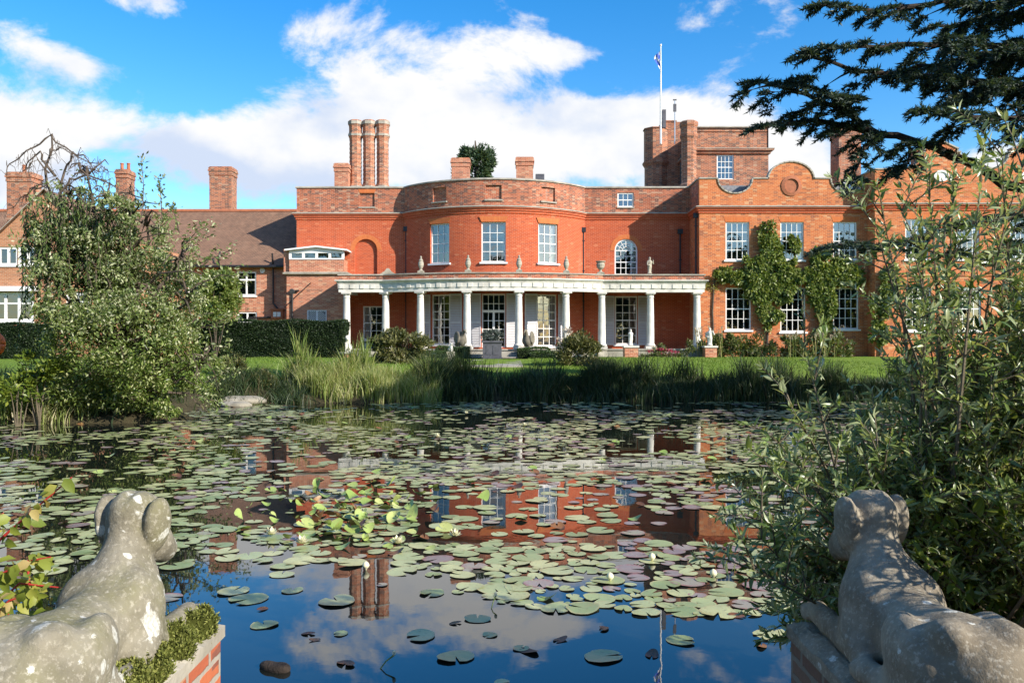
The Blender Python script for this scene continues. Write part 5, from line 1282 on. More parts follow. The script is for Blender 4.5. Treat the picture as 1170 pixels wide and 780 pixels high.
# climbers on the wing wall: woody stems with leaf masses trained round the windows
def climber(label, blobs, D, n, root_px, stems):
    b = Vector((P(root_px, 0, D).x, D, 1.0)); t = empty('wall_climber', b, label, 'climber'); Q = []
    tot = sum(r[2] * r[3] for r in blobs)
    for (px, py, rx, ry) in blobs:
        c = P(px, py, D - .15); k = int(n * rx * ry / tot); s = D / 960
        p, o = lumps_points((c.x, D - .22, c.z), (rx * s, .30, ry * s), max(6, int(k / 130)), k, .36); Q.append(p)
    p = np.concatenate(Q); p[:, 1] = np.minimum(p[:, 1], D - .03)
    leafy(t, 'foliage', MAT['climber'], p, nrm(rand_dirs(len(p)) + np.array([0, -.7, -.35])), nrm(rand_dirs(len(p)) + np.array([0, -1.0, .5])), .23 * rng.uniform(.6, 1.3, len(p)), .12 * rng.uniform(.7, 1.2, len(p)), 'leaf', .2)
    mb = MB()
    for path in stems:
        q = [P(px, py, D - .08) for px, py in path]; mb.tube(q, [.07 * (1 - .7 * i / (len(q) - 1)) for i in range(len(q))], 6)
    mb.build('stem', MAT['bark'], t)
climber('large leafy evergreen climber between the first two wing windows', [(880, 285, 15, 30), (868, 330, 20, 22), (885, 318, 26, 22), (840, 318, 20, 10), (900, 322, 18, 12), (880, 360, 15, 22), (872, 300, 12, 18), (905, 290, 8, 20), (860, 305, 14, 16), (895, 340, 14, 14), (850, 322, 16, 12), (825, 316, 12, 8), (915, 318, 14, 9)], YW, 20000, 876,
        [[(876, 408), (878, 370), (880, 330), (882, 260)], [(879, 345), (860, 325), (825, 318)], [(880, 340), (905, 325), (925, 318)]])
climber('leafy green climber between the second and third wing windows', [(938, 305, 12, 22), (942, 345, 13, 30), (955, 318, 24, 13), (975, 320, 18, 11), (930, 322, 14, 12), (945, 372, 9, 12), (962, 312, 20, 14), (928, 335, 10, 16)], YW, 14000, 942,
        [[(942, 408), (941, 370), (940, 330), (937, 285)], [(941, 345), (955, 322), (985, 318)]])
climber('green climber in the corner between wing and gable wing', [(1006, 360, 14, 34), (1015, 330, 14, 24), (1002, 385, 12, 16)], YG, 3200, 1006, [[(1006, 410), (1008, 360), (1012, 310)]])
t = empty('bare_climber', (P(812, 0, YW).x, YW, 1.0), 'nearly leafless brown climber on the wing corner above the last column', 'climber'); mb = MB(); B = []
for k in range(9):
    a = P(random.uniform(808, 824), 325, YW - .06); q = [a]
    for j in range(5): a = a + Vector((random.uniform(-.35, .3), random.uniform(-.03, .03), random.uniform(-.32, .12))); a.y = min(a.y, YW - .04); q.append(a); B += [np.array(a) + rng.normal(size=3) * .12 for _ in range(7)]
    mb.tube(q, [.03, .025, .02, .016, .012, .008], 5)
mb.tube([P(816, 408, YW - .05), P(814, 360, YW - .05), P(816, 322, YW - .06)], .05, 6)
mb.build('stem', MAT['bark'], t); B = np.array(B); B[:, 1] = np.minimum(B[:, 1], YW - .02); leafy(t, 'foliage', MAT['autumn'], B, rand_dirs(len(B), -.4), rand_dirs(len(B)), .10, .05)

# pine behind the roof
def conifer_tip(label, c, rad, n):
    t = empty('pine_tree', (c[0], c[1], .5), label, 'tree'); p, o = lumps_points(c, rad, 60, n, .22, 0, 0, .3)
    leafy(t, 'crown', MAT['pine'], p, nrm(o + rand_dirs(n) * .8), rand_dirs(n), .42 * rng.uniform(.6, 1.3, n), .16)
    mb = MB(); mb.tube([(c[0], c[1], .4), (c[0] + .2, c[1], c[2] - rad[2] * .5), (c[0], c[1], c[2] + rad[2] * .9)], [.5, .35, .06], 8); mb.build('trunk', MAT['bark'], t)
c = P(543, 196, 80); conifer_tip('dark green pine top showing above the bow between two chimneys', (c.x, 80, c.z - .2), (2.1, 2.0, 3.1), 6500)

# reeds, sedge, iris along the far bank
def blades(name, mat, pts, h, w, lean, label, cat=None, kind=None, group=None, seg=3):
    n = len(pts); b = np.array([(x, y, float(z)) for (x, y), z in zip(pts, np.maximum(ground_z(pts[:, 0], pts[:, 1]), -.12))])
    H = h * rng.uniform(.55, 1.15, n) * np.array([.55 + 1.1 * max(0, .45 + mnoise.noise(Vector((x * .8, y * .9, 4.4)))) for x, y in pts]) ; d = rng.normal(size=(n, 2)); d /= np.linalg.norm(d, axis=1, keepdims=True)
    ln = lean * rng.uniform(.1, 1.3, n) * H; th = rng.uniform(0, math.pi, n); sd = np.stack([np.cos(th), np.sin(th), np.zeros(n)], 1) * (w * rng.uniform(.6, 1.2, n))[:, None] * .5
    V = []
    for k in range(seg + 1):
        s = k / seg; c = b + np.stack([d[:, 0] * ln * s * s, d[:, 1] * ln * s * s, H * (s - .22 * lean * s * s)], 1); wk = (1 - s ** 2.2) * .96 + .04
        V += [c - sd * wk, c + sd * wk]
    V = np.stack(V, 1); o = (np.arange(n) * (2 * (seg + 1)))[:, None]
    F = np.concatenate([o + np.array([[2 * k, 2 * k + 1, 2 * k + 3, 2 * k + 2]]) for k in range(seg)])
    c0 = b.mean(0); t = link_mesh(name, np_mesh(name, V.reshape(-1, 3) - c0, F, MAT[mat]), None, c0); tag(t, label, cat, group, kind); return t
def strip_pts(n, x0, x1, y0, y1, clump=0, k=20):
    if clump:
        c = np.stack([rng.uniform(x0, x1, k), rng.uniform(y0, y1, k)], 1); i = rng.integers(0, k, n); p = c[i] + rng.normal(size=(n, 2)) * clump
        return p
    return np.stack([rng.uniform(x0, x1, n), rng.uniform(y0, y1, n)], 1)
blades('reed_bed', 'reed', strip_pts(6500, -7.0, -2.4, 26.7, 28.0, .2, 40), .92, .028, .45, 'pale sunlit reed bed on the far bank left of the steps', 'reeds', 'stuff')
blades('reed_bed', 'reed', strip_pts(2200, -7.6, -2.6, 28.0, 29.2, .25, 30), .5, .028, .6, 'short pale reeds higher on the bank left of the steps', 'reeds', 'stuff')
blades('iris_clump', 'iris', strip_pts(420, -7.1, -4.9, 28.0, 28.8, .16, 14), 1.0, .06, .28, 'tall yellow green iris leaves standing above the sunlit reeds', 'plant')
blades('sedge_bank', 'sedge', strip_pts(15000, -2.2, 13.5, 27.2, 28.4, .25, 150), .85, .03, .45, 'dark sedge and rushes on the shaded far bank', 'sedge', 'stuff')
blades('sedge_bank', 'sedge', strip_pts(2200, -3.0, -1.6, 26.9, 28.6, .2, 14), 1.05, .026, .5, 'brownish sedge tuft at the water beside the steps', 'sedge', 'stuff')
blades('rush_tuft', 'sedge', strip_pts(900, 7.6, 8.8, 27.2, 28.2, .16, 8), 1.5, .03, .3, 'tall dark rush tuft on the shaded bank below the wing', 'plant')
blades('bank_grass', 'reed', strip_pts(2600, -14.5, -9.6, 20.0, 21.6, .22, 30), .8, .026, .7, 'dry pale grass tufts on the left bank', 'grass', 'stuff')
blades('bank_grass', 'sedge', strip_pts(2500, -9.6, -6.6, 25.8, 28.0, .25, 24), .5, .026, .7, 'rough green grass along the bank behind the weeping shrub', 'grass', 'stuff')
mow = strip_pts(42000, -14, 14.5, 29.5, 44.5); mow = mow[(np.abs(mow[:, 0] + .8) > 1.6)]
blades('lawn_grass', 'lawnblade', mow, .07, .03, .5, 'short mown grass blades on the lawn', 'grass', 'stuff', seg=1)
bl2 = [(20, 450, 'bright yellow green leafy plant on the left bank below the life ring', 'laurel', 19.4, .5), (45, 425, 'yellow leaved shrub at the left bank behind the grass', 'laurel', 19.7, .6), (5, 470, 'low dark green waterside plant at the left edge', 'border', 21.0, .5), (70, 470, 'small leafy waterside plant under the weeping shrub', 'border', 20.7, .45), (262, 425, 'thin pink flowering plant on the bank by the stone slab', 'olivebush', 27.6, .6), (300, 440, 'scrubby green plant between the stone slab and the reeds', 'olivebush', 27.6, .5)]
for px, py, lab, m, D, r in bl2:
    c = P(px, py, D); bush('bank_plant', lab, 'plant', c, (r, r * .8, r * .8), 900, .13, m, None, 12, .42, 6)
blades('bank_grass', 'sedge', strip_pts(3000, -15, -9.5, 20.8, 24, .3, 30), .5, .03, .6, 'green grass and weeds on the left bank', 'grass', 'stuff')
blades('bank_grass', 'reed', np.concatenate([strip_pts(3500, 5.5, 9, 5, 13, .3, 40), strip_pts(3500, 9.5, 14, 10, 20, .4, 40)]), .5, .03, .6, 'rough grass on the right hand bank of the pond', 'grass', 'stuff')
# stone slabs at the water's edge
def slab(label, c, sx, sy, sz, rz, seed):
    pr = [('e', (0, 0, 0), (sx, sy, sz), None, .02), ('e', (sx * .4, -sy * .2, sz * .2), (sx * .5, sy * .7, sz * .8), None, .08), ('e', (-sx * .45, sy * .1, sz * .1), (sx * .45, sy * .6, sz * .9), None, .08)]
    V, F = sculpt(pr, (-sx - .1, -sy - .1, -sz - .1), (sx + .1, sy + .1, sz + .2), .05); me = np_mesh('stone_slab', V, F, MAT['stone_grey'], smooth=True); o = link_mesh('stone_slab', me, None, c, rz); tag(o, label, 'stone')
slab('large pale flat stone at the water edge right of the weeping shrub', (-8.35, 26.0, .10), .75, .5, .16, .1, 1)
slab('smaller pale stone half sunk in front of the large flat stone', (-8.3, 25.3, .02), .5, .35, .12, -.2, 2)

# ---------------------------------------------------------------- big weeping shrub on the left bank
def curve_pts(a, b, sag, n=6, wob=.0):
    a, b = Vector(a), Vector(b); out = []
    for i in range(n + 1):
        s = i / n; p = a.lerp(b, s) + Vector((0, 0, sag * 4 * s * (1 - s))); p += Vector((random.uniform(-wob, wob), random.uniform(-wob, wob), random.uniform(-wob, wob))) * (0 < i < n); out.append(p)
    return out
DS = 20.6; base = Vector((P(135, 0, DS).x, DS + .3, .25))
ws = empty('weeping_pear', base, 'big grey green weeping shrub with bare arching top branches on the left bank', 'tree'); mb = MB()
BL_ = [(140, 300, 62, 60, 1.0), (95, 300, 55, 55, .9), (80, 350, 42, 60, .9), (170, 330, 66, 65, 1.1), (135, 390, 90, 60, 1.4), (190, 400, 55, 55, 1.1), (110, 440, 80, 40, 1.2), (185, 450, 60, 34, 1.1), (150, 250, 40, 26, .6), (75, 262, 30, 32, .6), (205, 300, 24, 26, .4), (215, 350, 30, 30, .5), (232, 420, 20, 22, .4), (50, 300, 18, 45, .35), (78, 228, 34, 20, .35), (125, 236, 34, 20, .45), (168, 262, 24, 18, .4), (100, 205, 26, 14, .12)]
Q = []; n_tot = 62000; tot = sum(a[2] * a[3] * a[4] for a in BL_)
for px, py, rx, ry, dn in BL_:
    s = DS / 960; c = P(px, py, DS + random.uniform(-.7, .7)); k = int(n_tot * rx * ry * dn / tot)
    p, o = lumps_points(c, (rx * s, 1.5, ry * s), max(8, k // 110), k, .26, 0, 0, .35); Q.append(p)
p = np.concatenate(Q); p = p[p[:, 2] > .05]
p_all = p
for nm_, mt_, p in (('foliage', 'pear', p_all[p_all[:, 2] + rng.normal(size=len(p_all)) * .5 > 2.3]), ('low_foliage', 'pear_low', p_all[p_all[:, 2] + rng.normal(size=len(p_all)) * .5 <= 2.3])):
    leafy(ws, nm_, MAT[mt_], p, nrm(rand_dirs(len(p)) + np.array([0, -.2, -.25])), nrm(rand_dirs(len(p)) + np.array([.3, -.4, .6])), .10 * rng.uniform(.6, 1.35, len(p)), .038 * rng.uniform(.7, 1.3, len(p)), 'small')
for px, py, rx, ry, dn in BL_:
    mb.tube(curve_pts(base, P(px, py, DS), .6, 6, .12), [.13, .11, .09, .07, .05, .035, .02], 6)
    for j in range(9):
        a = P(px, py, DS); e = P(px + random.uniform(-1, 1) * rx, py + random.uniform(-1, 1) * ry, DS + random.uniform(-1, 1)); mb.tube(curve_pts(a, e, .2, 4, .08), [.03, .025, .02, .015, .008], 5)
# hanging strands at the left
B, Dd = [], []
for i in range(60):
    x0, y0 = random.choice([(62, 235), (80, 230), (50, 255), (100, 240), (38, 270), (140, 245)]); x0 += random.uniform(-16, 16); y0 += random.uniform(-14, 14); L = random.uniform(40, 120); D = DS + random.uniform(-1, .6)
    q = [P(x0, y0, D), P(x0 + random.uniform(-6, 4), y0 + L * .5, D), P(x0 + random.uniform(-8, 5), y0 + L, D)]; mb.tube(q, [.012, .009, .005], 4)
    for k in range(int(L * .8)):
        s = random.random(); a = q[0].lerp(q[1], s * 2) if s < .5 else q[1].lerp(q[2], s * 2 - 1); B.append(a); Dd.append((random.gauss(0, .5), random.gauss(0, .5), -1))
for i in range(34):
    x0, y0 = random.uniform(26, 112), random.uniform(214, 262); L = random.uniform(25, 75); D = DS + random.uniform(-.9, .6)
    q = [P(x0, y0, D), P(x0 + random.uniform(-5, 4), y0 + L * .5, D), P(x0 + random.uniform(-7, 5), y0 + L, D)]; mb.tube(q, [.010, .007, .004], 4)
    for k in range(int(L * .7)): s = random.random(); B.append(q[0].lerp(q[2], s) + Vector((random.gauss(0, .03),) * 3)); Dd.append((random.gauss(0, .5), random.gauss(0, .5), -1))
leafy(ws, 'hanging_foliage', MAT['willow'], np.array(B), nrm(np.array(Dd)), rand_dirs(len(B)), .14 * rng.uniform(.6, 1.3, len(B)), .038, 'small')
# bare arching tops
arch_ = [[(57, 235), (54, 200), (58, 158), (40, 172), (12, 190), (8, 205)], [(58, 158), (85, 178), (110, 192), (130, 201)], [(70, 240), (72, 200), (82, 178), (100, 182), (112, 203)], [(54, 200), (40, 182), (33, 205)], [(66, 230), (80, 208), (100, 205), (128, 216), (140, 232)], [(57, 215), (30, 225), (5, 245)], [(108, 248), (120, 235), (145, 222), (160, 228), (166, 250)], [(80, 215), (98, 228), (95, 250)],
         [(62, 222), (45, 215), (20, 235)], [(56, 180), (70, 172), (86, 180), (95, 196)], [(145, 225), (150, 218), (158, 222)], [(85, 205), (108, 196), (118, 200)], [(64, 205), (52, 190), (46, 180), (30, 186), (26, 200)], [(100, 205), (110, 214), (120, 230)]]
for a in arch_:
    D = DS + random.uniform(-.5, .5); q = [P(x, y, D) for x, y in a]; r = .036 if len(a) > 4 else .022
    qq = []
    for i in range(len(q) - 1):
        for s in (0, .33, .66): qq.append(q[i].lerp(q[i + 1], s) + Vector((random.uniform(-.06, .06), random.uniform(-.05, .05), random.uniform(-.06, .06))))
    qq.append(q[-1]); mb.tube(qq, [r * (1 - .75 * i / (len(qq) - 1)) for i in range(len(qq))], 5)
    for j in range(16):
        s = random.choice(qq); e = s + Vector((random.uniform(-.3, .3), random.uniform(-.2, .2), random.uniform(-.25, .2))); mb.tube([s, s.lerp(e, .6) + Vector((0, 0, .05)), e + Vector((0, 0, -.15))], [.009, .006, .003], 4)
# two upright leafy wands
B, Dd = [], []
for pts in ([(163, 250), (164, 215), (161, 182)], [(185, 255), (184, 230), (181, 206)], [(205, 270), (200, 250), (196, 238)]):
    q = [P(x, y, DS - .5) for x, y in pts]; mb.tube(q, [.018, .012, .006], 4)
    for k in range(60):
        s = random.random() ** .8; a = q[0].lerp(q[1], min(1, s * 2)) if s < .5 else q[1].lerp(q[2], s * 2 - 1); B.append(a + Vector((random.gauss(0, .04),) * 3)); Dd.append((random.gauss(0, .8), random.gauss(0, .8), .6))
# sprays reaching right
for pts in ([(215, 310), (240, 300), (268, 288)], [(225, 330), (250, 318), (285, 320)], [(220, 415), (245, 408), (262, 395)], [(225, 380), (250, 372), (268, 360)], [(210, 285), (225, 268), (240, 262)], [(235, 440), (255, 430), (268, 425)], [(225, 455), (245, 462), (252, 472)]):
    q = [P(x, y, DS - .3) for x, y in pts]; mb.tube(q, [.018, .012, .005], 4)
    for k in range(130):
        s = random.random(); a = q[0].lerp(q[1], min(1, s * 2)) if s < .5 else q[1].lerp(q[2], s * 2 - 1); B.append(a + Vector((random.gauss(0, .12), random.gauss(0, .12), random.gauss(0, .12)))); Dd.append((random.gauss(.3, .8), random.gauss(0, .8), random.gauss(0, .6)))
leafy(ws, 'spray_foliage', MAT['pear'], np.array(B), nrm(np.array(Dd)), rand_dirs(len(B)), .12 * rng.uniform(.6, 1.3, len(B)), .05, 'small')
mb.build('branches', MAT['bark'], ws)

# ---------------------------------------------------------------- cedar at the right
def cedar(label, trunk, limbs, extra):
    t = empty('cedar_tree', (trunk[0].x, trunk[0].y, trunk[0].z), label, 'tree'); mb = MB(); mb.tube(trunk, [.62, .55, .45, .34, .12], 10)
    NB, ND = [], []
    def spray(a, d, L, sag):
        """a flat twig with tufts of needles"""
        n = max(2, int(L / .075)); side = d.cross(Vector((0, 0, 1)))
        if side.length < .1: side = Vector((1, 0, 0))
        side.normalize(); p = a.copy(); q = [p.copy()]
        for i in range(n):
            s = i / n; dd = (d + Vector((0, 0, -sag * s)) + side * random.uniform(-.25, .25) + Vector((0, 0, random.uniform(-.12, .12)))).normalized(); p = p + dd * (L / n); q.append(p.copy())
            for w in (-1, 1):
                if random.random() < .92:
                    m = random.uniform(.10, .26) * (1 - .5 * s); e = (dd * .7 + side * w * .9 + Vector((0, 0, random.uniform(-.45, .15)))).normalized()
                    for k in range(4):
                        c = p + e * (m * k / 4)
                        for _ in range(3): NB.append(c + Vector((random.gauss(0, .012),) * 3)); ND.append(e + Vector((random.gauss(0, .55), random.gauss(0, .55), random.gauss(.15, .5))))
            for _ in range(3): NB.append(p); ND.append(dd + Vector((random.gauss(0, .6), random.gauss(0, .6), random.gauss(.15, .5))))
        mb.tube([q[0], q[len(q) // 2], q[-1]], [.016, .011, .005], 4)
    def limb(pts, r, dens, span, start=.12):
        q = []
        for i in range(len(pts) - 1):
            k = max(2, int((pts[i + 1] - pts[i]).length / .35))
            for j in range(k): q.append(pts[i].lerp(pts[i + 1], j / k) + Vector((random.uniform(-.05, .05), random.uniform(-.05, .05), random.uniform(-.05, .05))))
        q.append(pts[-1]); N = len(q); mb.tube(q, [r * (1 - .85 * i / (N - 1)) + .01 for i in range(N)], 7)
        for i in range(1, N):
            s = i / (N - 1); d = (q[i] - q[i - 1]).normalized(); sd = d.cross(Vector((0, 0, 1))).normalized()
            for w in (-1, 1):
                for _ in range(dens * 2 if random.random() < .35 else 1):
                    if s < start: continue
                    L = span * (1.05 - .75 * s) * random.uniform(.45, 1.1); dd = (d * random.uniform(.5, 1.1) + sd * w * random.uniform(.25, 1.1) + Vector((0, 0, random.uniform(-.25, .18)))).normalized()
                    if L > .45:       # a side branch that carries sprays of its own
                        m = int(L / .27); a = q[i]; prev = a
                        for k in range(1, m + 1):
                            c = a + dd * (L * k / m) + Vector((0, 0, -.22 * (k / m) ** 2 * L * .6)); 
                            for u in (-1, 1): spray(c, (dd * .75 + dd.cross(Vector((0, 0, 1))) * u * random.uniform(.2, .8) + Vector((0, 0, random.uniform(-.6, .1)))).normalized(), random.uniform(.2, .5), .7)
                            prev = c
                        mb.tube([a, a + dd * L * .5 + Vector((0, 0, -.03 * L)), a + dd * L + Vector((0, 0, -.13 * L))], [.035, .022, .008], 4)
                    else: spray(q[i], dd, max(.3, L), .6)
        spray(q[-1], (q[-1] - q[-2]).normalized(), .5, .5)
    for l in limbs: limb(*l)
    for l in extra: limb(*l)
    NB = np.array(NB); ND = nrm(np.array(ND)); print('cedar needles', len(NB))
    leafy(t, 'foliage', MAT['cedar'], NB, ND, rand_dirs(len(NB)), .11 * rng.uniform(.7, 1.3, len(NB)), .034, 'needle'); mb.build('trunk', MAT['bark_dark'], t)
TX, TY = 15.6, 18.0
trunk = [Vector((TX, TY, .3)), Vector((TX - .1, TY, 3)), Vector((TX, TY + .1, 6)), Vector((TX + .2, TY, 9)), Vector((TX + .1, TY, 13.5))]
A = lambda px, py, D=18.0: P(px, py, D)
limbs = [([Vector((TX, TY, 4.6)), A(1150, 215), A(1108, 192), A(1070, 170), A(1000, 156), A(930, 140, 17.5), A(872, 148, 17)], .17, 1, 1.1, .60),
         ([A(1000, 156), A(960, 128, 17.4), A(905, 105, 17), A(868, 98, 16.6)], .07, 1, 1.1),
         ([Vector((TX, TY, 7.2)), A(1120, 100, 17.5), A(1040, 88, 17), A(975, 85, 16.6), A(930, 70, 16.2)], .14, 1, 1.35),
         ([Vector((TX, TY, 8.6)), A(1130, 55, 17), A(1060, 55, 16.5), A(985, 58, 16), A(925, 62, 15.6)], .12, 1, 1.0),
         ([Vector((TX, TY, 10.0)), A(1140, 8, 16.6), A(1060, 8, 16), A(1000, 14, 15.6), A(945, 10, 15.2)], .12, 1, 1.1),
         ([Vector((TX, TY, 10.8)), A(1150, -40, 16.6), A(1080, -30, 16), A(1000, -22, 15.6)], .12, 1, 1.3),
         ([Vector((TX, TY, 6.0)), A(1165, 140, 17.2), A(1110, 135, 16.6), A(1060, 130, 16.0)], .12, 1, 1.2),
         ([Vector((TX, TY, 3.9)), A(1150, 250, 17.6), A(1090, 262, 17.2), A(1020, 282, 16.8), A(950, 285, 16.4)], .10, 1, .7, .35),
         ([A(1000, 156), A(985, 175, 17.6), A(975, 205, 17.2)], .04, 1, .55), ([A(1040, 165), A(1035, 190, 17.8), A(1020, 200, 17.6)], .03, 1, .5),
         ([Vector((TX, TY, 3.6)), A(1165, 285, 17), A(1120, 300, 16.6), A(1060, 290, 16.4)], .1, 1, .7, .3)]
ex = []  # further limbs, mostly out of view, added to cast shade on the far bank
for k, (ang, z, L) in enumerate([(15, 5.0, 5), (60, 6.0, 3.5), (110, 5.4, 3.5), (-20, 7, 6.5), (-60, 6.3, 6), (-100, 5.5, 5.5), (150, 9, 3), (40, 9, 3), (-40, 9.5, 6), (100, 9.6, 2.5), (180, 11.5, 2), (0, 11.5, 5), (-90, 8.5, 6), (200, 8.8, 6), (140, 8.0, 5.5), (165, 8.2, 7), (205, 9.8, 4), (-10, 6, 8), (25, 6.5, 6.5), (-35, 7.5, 8), (5, 8.5, 7), (155, 8.6, 6), (170, 9.0, 6)]):
    d = Vector((math.cos(R(ang)), math.sin(R(ang)), 0)); a = Vector((TX, TY, z)); ex.append(([a, a + d * L * .5 + Vector((0, 0, .4)), a + d * L + Vector((0, 0, .1))], .13, 1, 1.15, .2))
cedar('dark spreading cedar with long drooping branches against the sky at right', trunk, limbs, ex)
# ---------------------------------------------------------------- lily pads
def pad_geo(r, seed, cup=0.0, wav=.012, n=18):
    q = random.Random(seed); a0 = q.uniform(0, 6.28); gap = q.uniform(.10, .28); v = [(0, 0, .004)]; uv = [(0, 0)]
    el_ = q.uniform(.86, 1.0); ph = q.uniform(0, 6.28)
    for ring in (.55, 1.0):
        for i in range(n):
            t = a0 + gap + (6.283 - 2 * gap) * i / (n - 1); rr = r * ring * (1 + .035 * math.sin(3 * t + ph) + .02 * math.sin(7 * t))
            e = min(i, n - 1 - i)
            if ring == 1.0 and e == 0: rr *= .93
            z = .004 + wav * ring ** 2 * math.sin(2 * t + ph) * r * 5 * .5 + cup * ring ** 2 * r * (.5 + .5 * math.sin(t + ph)) ** 2
            v.append((rr * math.cos(t), rr * el_ * math.sin(t), max(.003, z) if cup == 0 else z + .002)); uv.append((ring * math.cos(t), ring * math.sin(t)))
    f = []
    for i in range(n - 1): f.append((0, 1 + i, 2 + i)); f.append((1 + i, 1 + n + i, 2 + n + i, 2 + i))
    return v, f, uv
def pad_mesh(nm, seed, mat, cup=0.0, wav=.012):
    v, f, uv = pad_geo(1.0, seed, cup, wav); me = bpy.data.meshes.new(nm); me.from_pydata(v, [], f); me.materials.append(MAT[mat]); l = me.uv_layers.new(name='UVMap')
    for p in me.polygons:
        p.use_smooth = True
        for li in p.loop_indices: l.data[li].uv = uv[me.loops[li].vertex_index]
    return me
def px_of(x, y, z=0): return 585 + 960 * x / y, 392 + 960 * (EYE - z) / y
def density(x, y):
    px, py = px_of(x, y); nz = mnoise.noise(Vector((x * .55, y * .38, 2.2))) ; nf = mnoise.noise(Vector((x * 1.5, y * 1.1, 7.7)))
    d = .80
    if py > 560: d = .56
    if 470 < px < 745 and 545 < py < 625: d = .16
    if 500 < px < 900 and py > 625: d = .85
    if px < 250 and py > 560: d = .62
    if py < 560: d = .40
    # open water towards the viewer
    lim = (664 if px < 560 else 703) + 12 * nz + (-14 if px < 250 else 0)
    if py > lim + 40: d = .02
    elif py > lim: d = .09
    elif py > lim - 16: d *= .6
    for (cx, cy, rx, ry, m) in ((427, 692, 34, 40, .02), (330, 690, 90, 24, .06), (715, 668, 34, 12, .2), (300, 662, 60, 10, .4), (500, 668, 60, 14, .3), (545, 585, 30, 24, .2), (620, 585, 32, 26, .2), (255, 590, 40, 16, .35), (660, 532, 120, 8, .2), (300, 520, 40, 24, .2), (810, 560, 22, 60, .3)):
        if ((px - cx) / rx) ** 2 + ((py - cy) / ry) ** 2 < 1: d = min(d, m)
    if ((px - 660) / 105) ** 2 + ((py - 680) / 22) ** 2 < 1: d = 1.2
    return max(.02, d + 1.0 * nz * (d > .2) + .45 * nf * (d > .2))
cells = {}; pads = []
def try_pad(x, y, r):
    g = (int(x / .3), int(math.floor(y / .3)))
    for i in range(-1, 2):
        for j in range(-1, 2):
            for (a, b, c) in cells.get((g[0] + i, g[1] + j), ()):
                if (a - x) ** 2 + (b - y) ** 2 < (.70 * (r + c)) ** 2: return False
    cells.setdefault(g, []).append((x, y, r)); pads.append((x, y, r)); return True
for k in range(70000):
    y = 4.7 + (27.6 - 4.7) * random.random() ** .8; x = random.uniform(-.68, .68) * y
    if abs(x) > .64 * y: continue
    if random.random() > -math.log(1 - min(.93, density(x, y))) / 3.1: continue
    try_pad(x, y, random.choice((.055, .075, .09, .10, .11, .12, .13, .15)))
xy = np.array([(a, b) for a, b, c in pads]); ok = pond_sd(xy[:, 0], xy[:, 1]) < -.12; pads = [p for p, o in zip(pads, ok) if o]
pads.sort(key=lambda p: p[1] - .3 * abs(p[0])); print('pads', len(pads))
def purple_p(x, y):
    px, py = px_of(x, y); return .06 + .18 * (px > 700) * (py > 560) + .10 * (py < 600) + .15 * max(0, mnoise.noise(Vector((x * .4, y * .4, 9))))
KINDS = {'pad': ('lily_pad', [pad_mesh('lily_pad', s, 'pad', .05 * (s % 4 == 0), .010 + .006 * (s % 4)) for s in range(12)], 'round green water lily pad floating flat on the near half of the pond', 'green lily pads on the near water'),
         'pad_purple': ('lily_pad', [pad_mesh('lily_pad', 20 + s, 'pad_purple') for s in range(5)], 'purple tinged water lily pad floating flat on the near half of the pond', 'purple lily pads on the near water'),
         'pad_bright': ('lily_leaf', [pad_mesh('lily_leaf', 40 + s, 'pad_bright', .55, .06) for s in range(6)], 'bright green lily leaf curled up above the other pads', 'curled lily leaves standing up from the water'),
         'pad_dead': ('lily_leaf', [pad_mesh('lily_leaf', 60 + s, 'pad_dead', .7, .09) for s in range(5)], 'brown dying lily leaf curling at the water surface', 'brown dying lily leaves')}
rest = {k: [] for k in KINDS}; cnt = 0
for (x, y, r) in pads:
    px, py = px_of(x, y); u = random.random(); clump = ((px - 395) / 150) ** 2 + ((py - 590) / 42) ** 2
    k = 'pad'
    if random.random() < purple_p(x, y): k = 'pad_purple'
    if u < (.018 if py < 640 else .004) + (.20 if clump < 1 else 0): k = 'pad_bright'
    elif u > .975 and py < 650: k = 'pad_dead'
    if k in ('pad_bright', 'pad_dead'): r = min(r, .08)
    if cnt < 296:
        nm, ms, lab, grp = KINDS[k]; o = link_mesh(nm, random.choice(ms), None, (x, y, .004 + .0012 * (cnt % 4)), random.uniform(0, 6.28)); o.scale = (r, r * random.uniform(.88, 1), r); o.rotation_euler = (random.gauss(0, .014), random.gauss(0, .014), random.uniform(0, 6.28)); o.location.z += .008 * r * (nm == 'lily_pad')
        tag(o, lab, 'lily pad' if nm == 'lily_pad' else 'lily leaf', grp); cnt += 1
    else: rest[k].append((x, y, r))
for k, lst in rest.items():
    V, F3, F4, UV = [], [], [], []; n0 = 0
    for q, (x, y, r) in enumerate(lst):
        v, f, uv = pad_geo(r, q * 7 + 3, .5 if k in ('pad_bright', 'pad_dead') else 0, .05 if k in ('pad_bright', 'pad_dead') else .010, 12)
        tx, ty = random.gauss(0, .018), random.gauss(0, .018); V += [(x + a, y + b, c + .0012 * (q % 5) + tx * a + ty * b + .006 * r) for a, b, c in v]; UV += uv
        for t in f: (F3 if len(t) == 3 else F4).append([n0 + i for i in t])
        n0 += len(v)
    if not V: continue
    me = np_mesh('lily_pads', V, np.array(F4), MAT[k], np.array(F3), smooth=True); l = me.uv_layers.new(name='UVMap'); vi = np.zeros(len(me.loops), np.int32); me.loops.foreach_get('vertex_index', vi)
    l.data.foreach_set('uv', np.array(UV, np.float32)[vi].ravel())
    tag(link_mesh('lily_pad_field', me), {'pad': 'field of green lily pads covering the far half of the pond', 'pad_purple': 'purple tinged lily pads scattered over the far half of the pond', 'pad_bright': 'curled fresh lily leaves scattered over the far half of the pond', 'pad_dead': 'brown dying lily leaves scattered over the far half of the pond'}[k], 'lily pads', None, 'stuff')
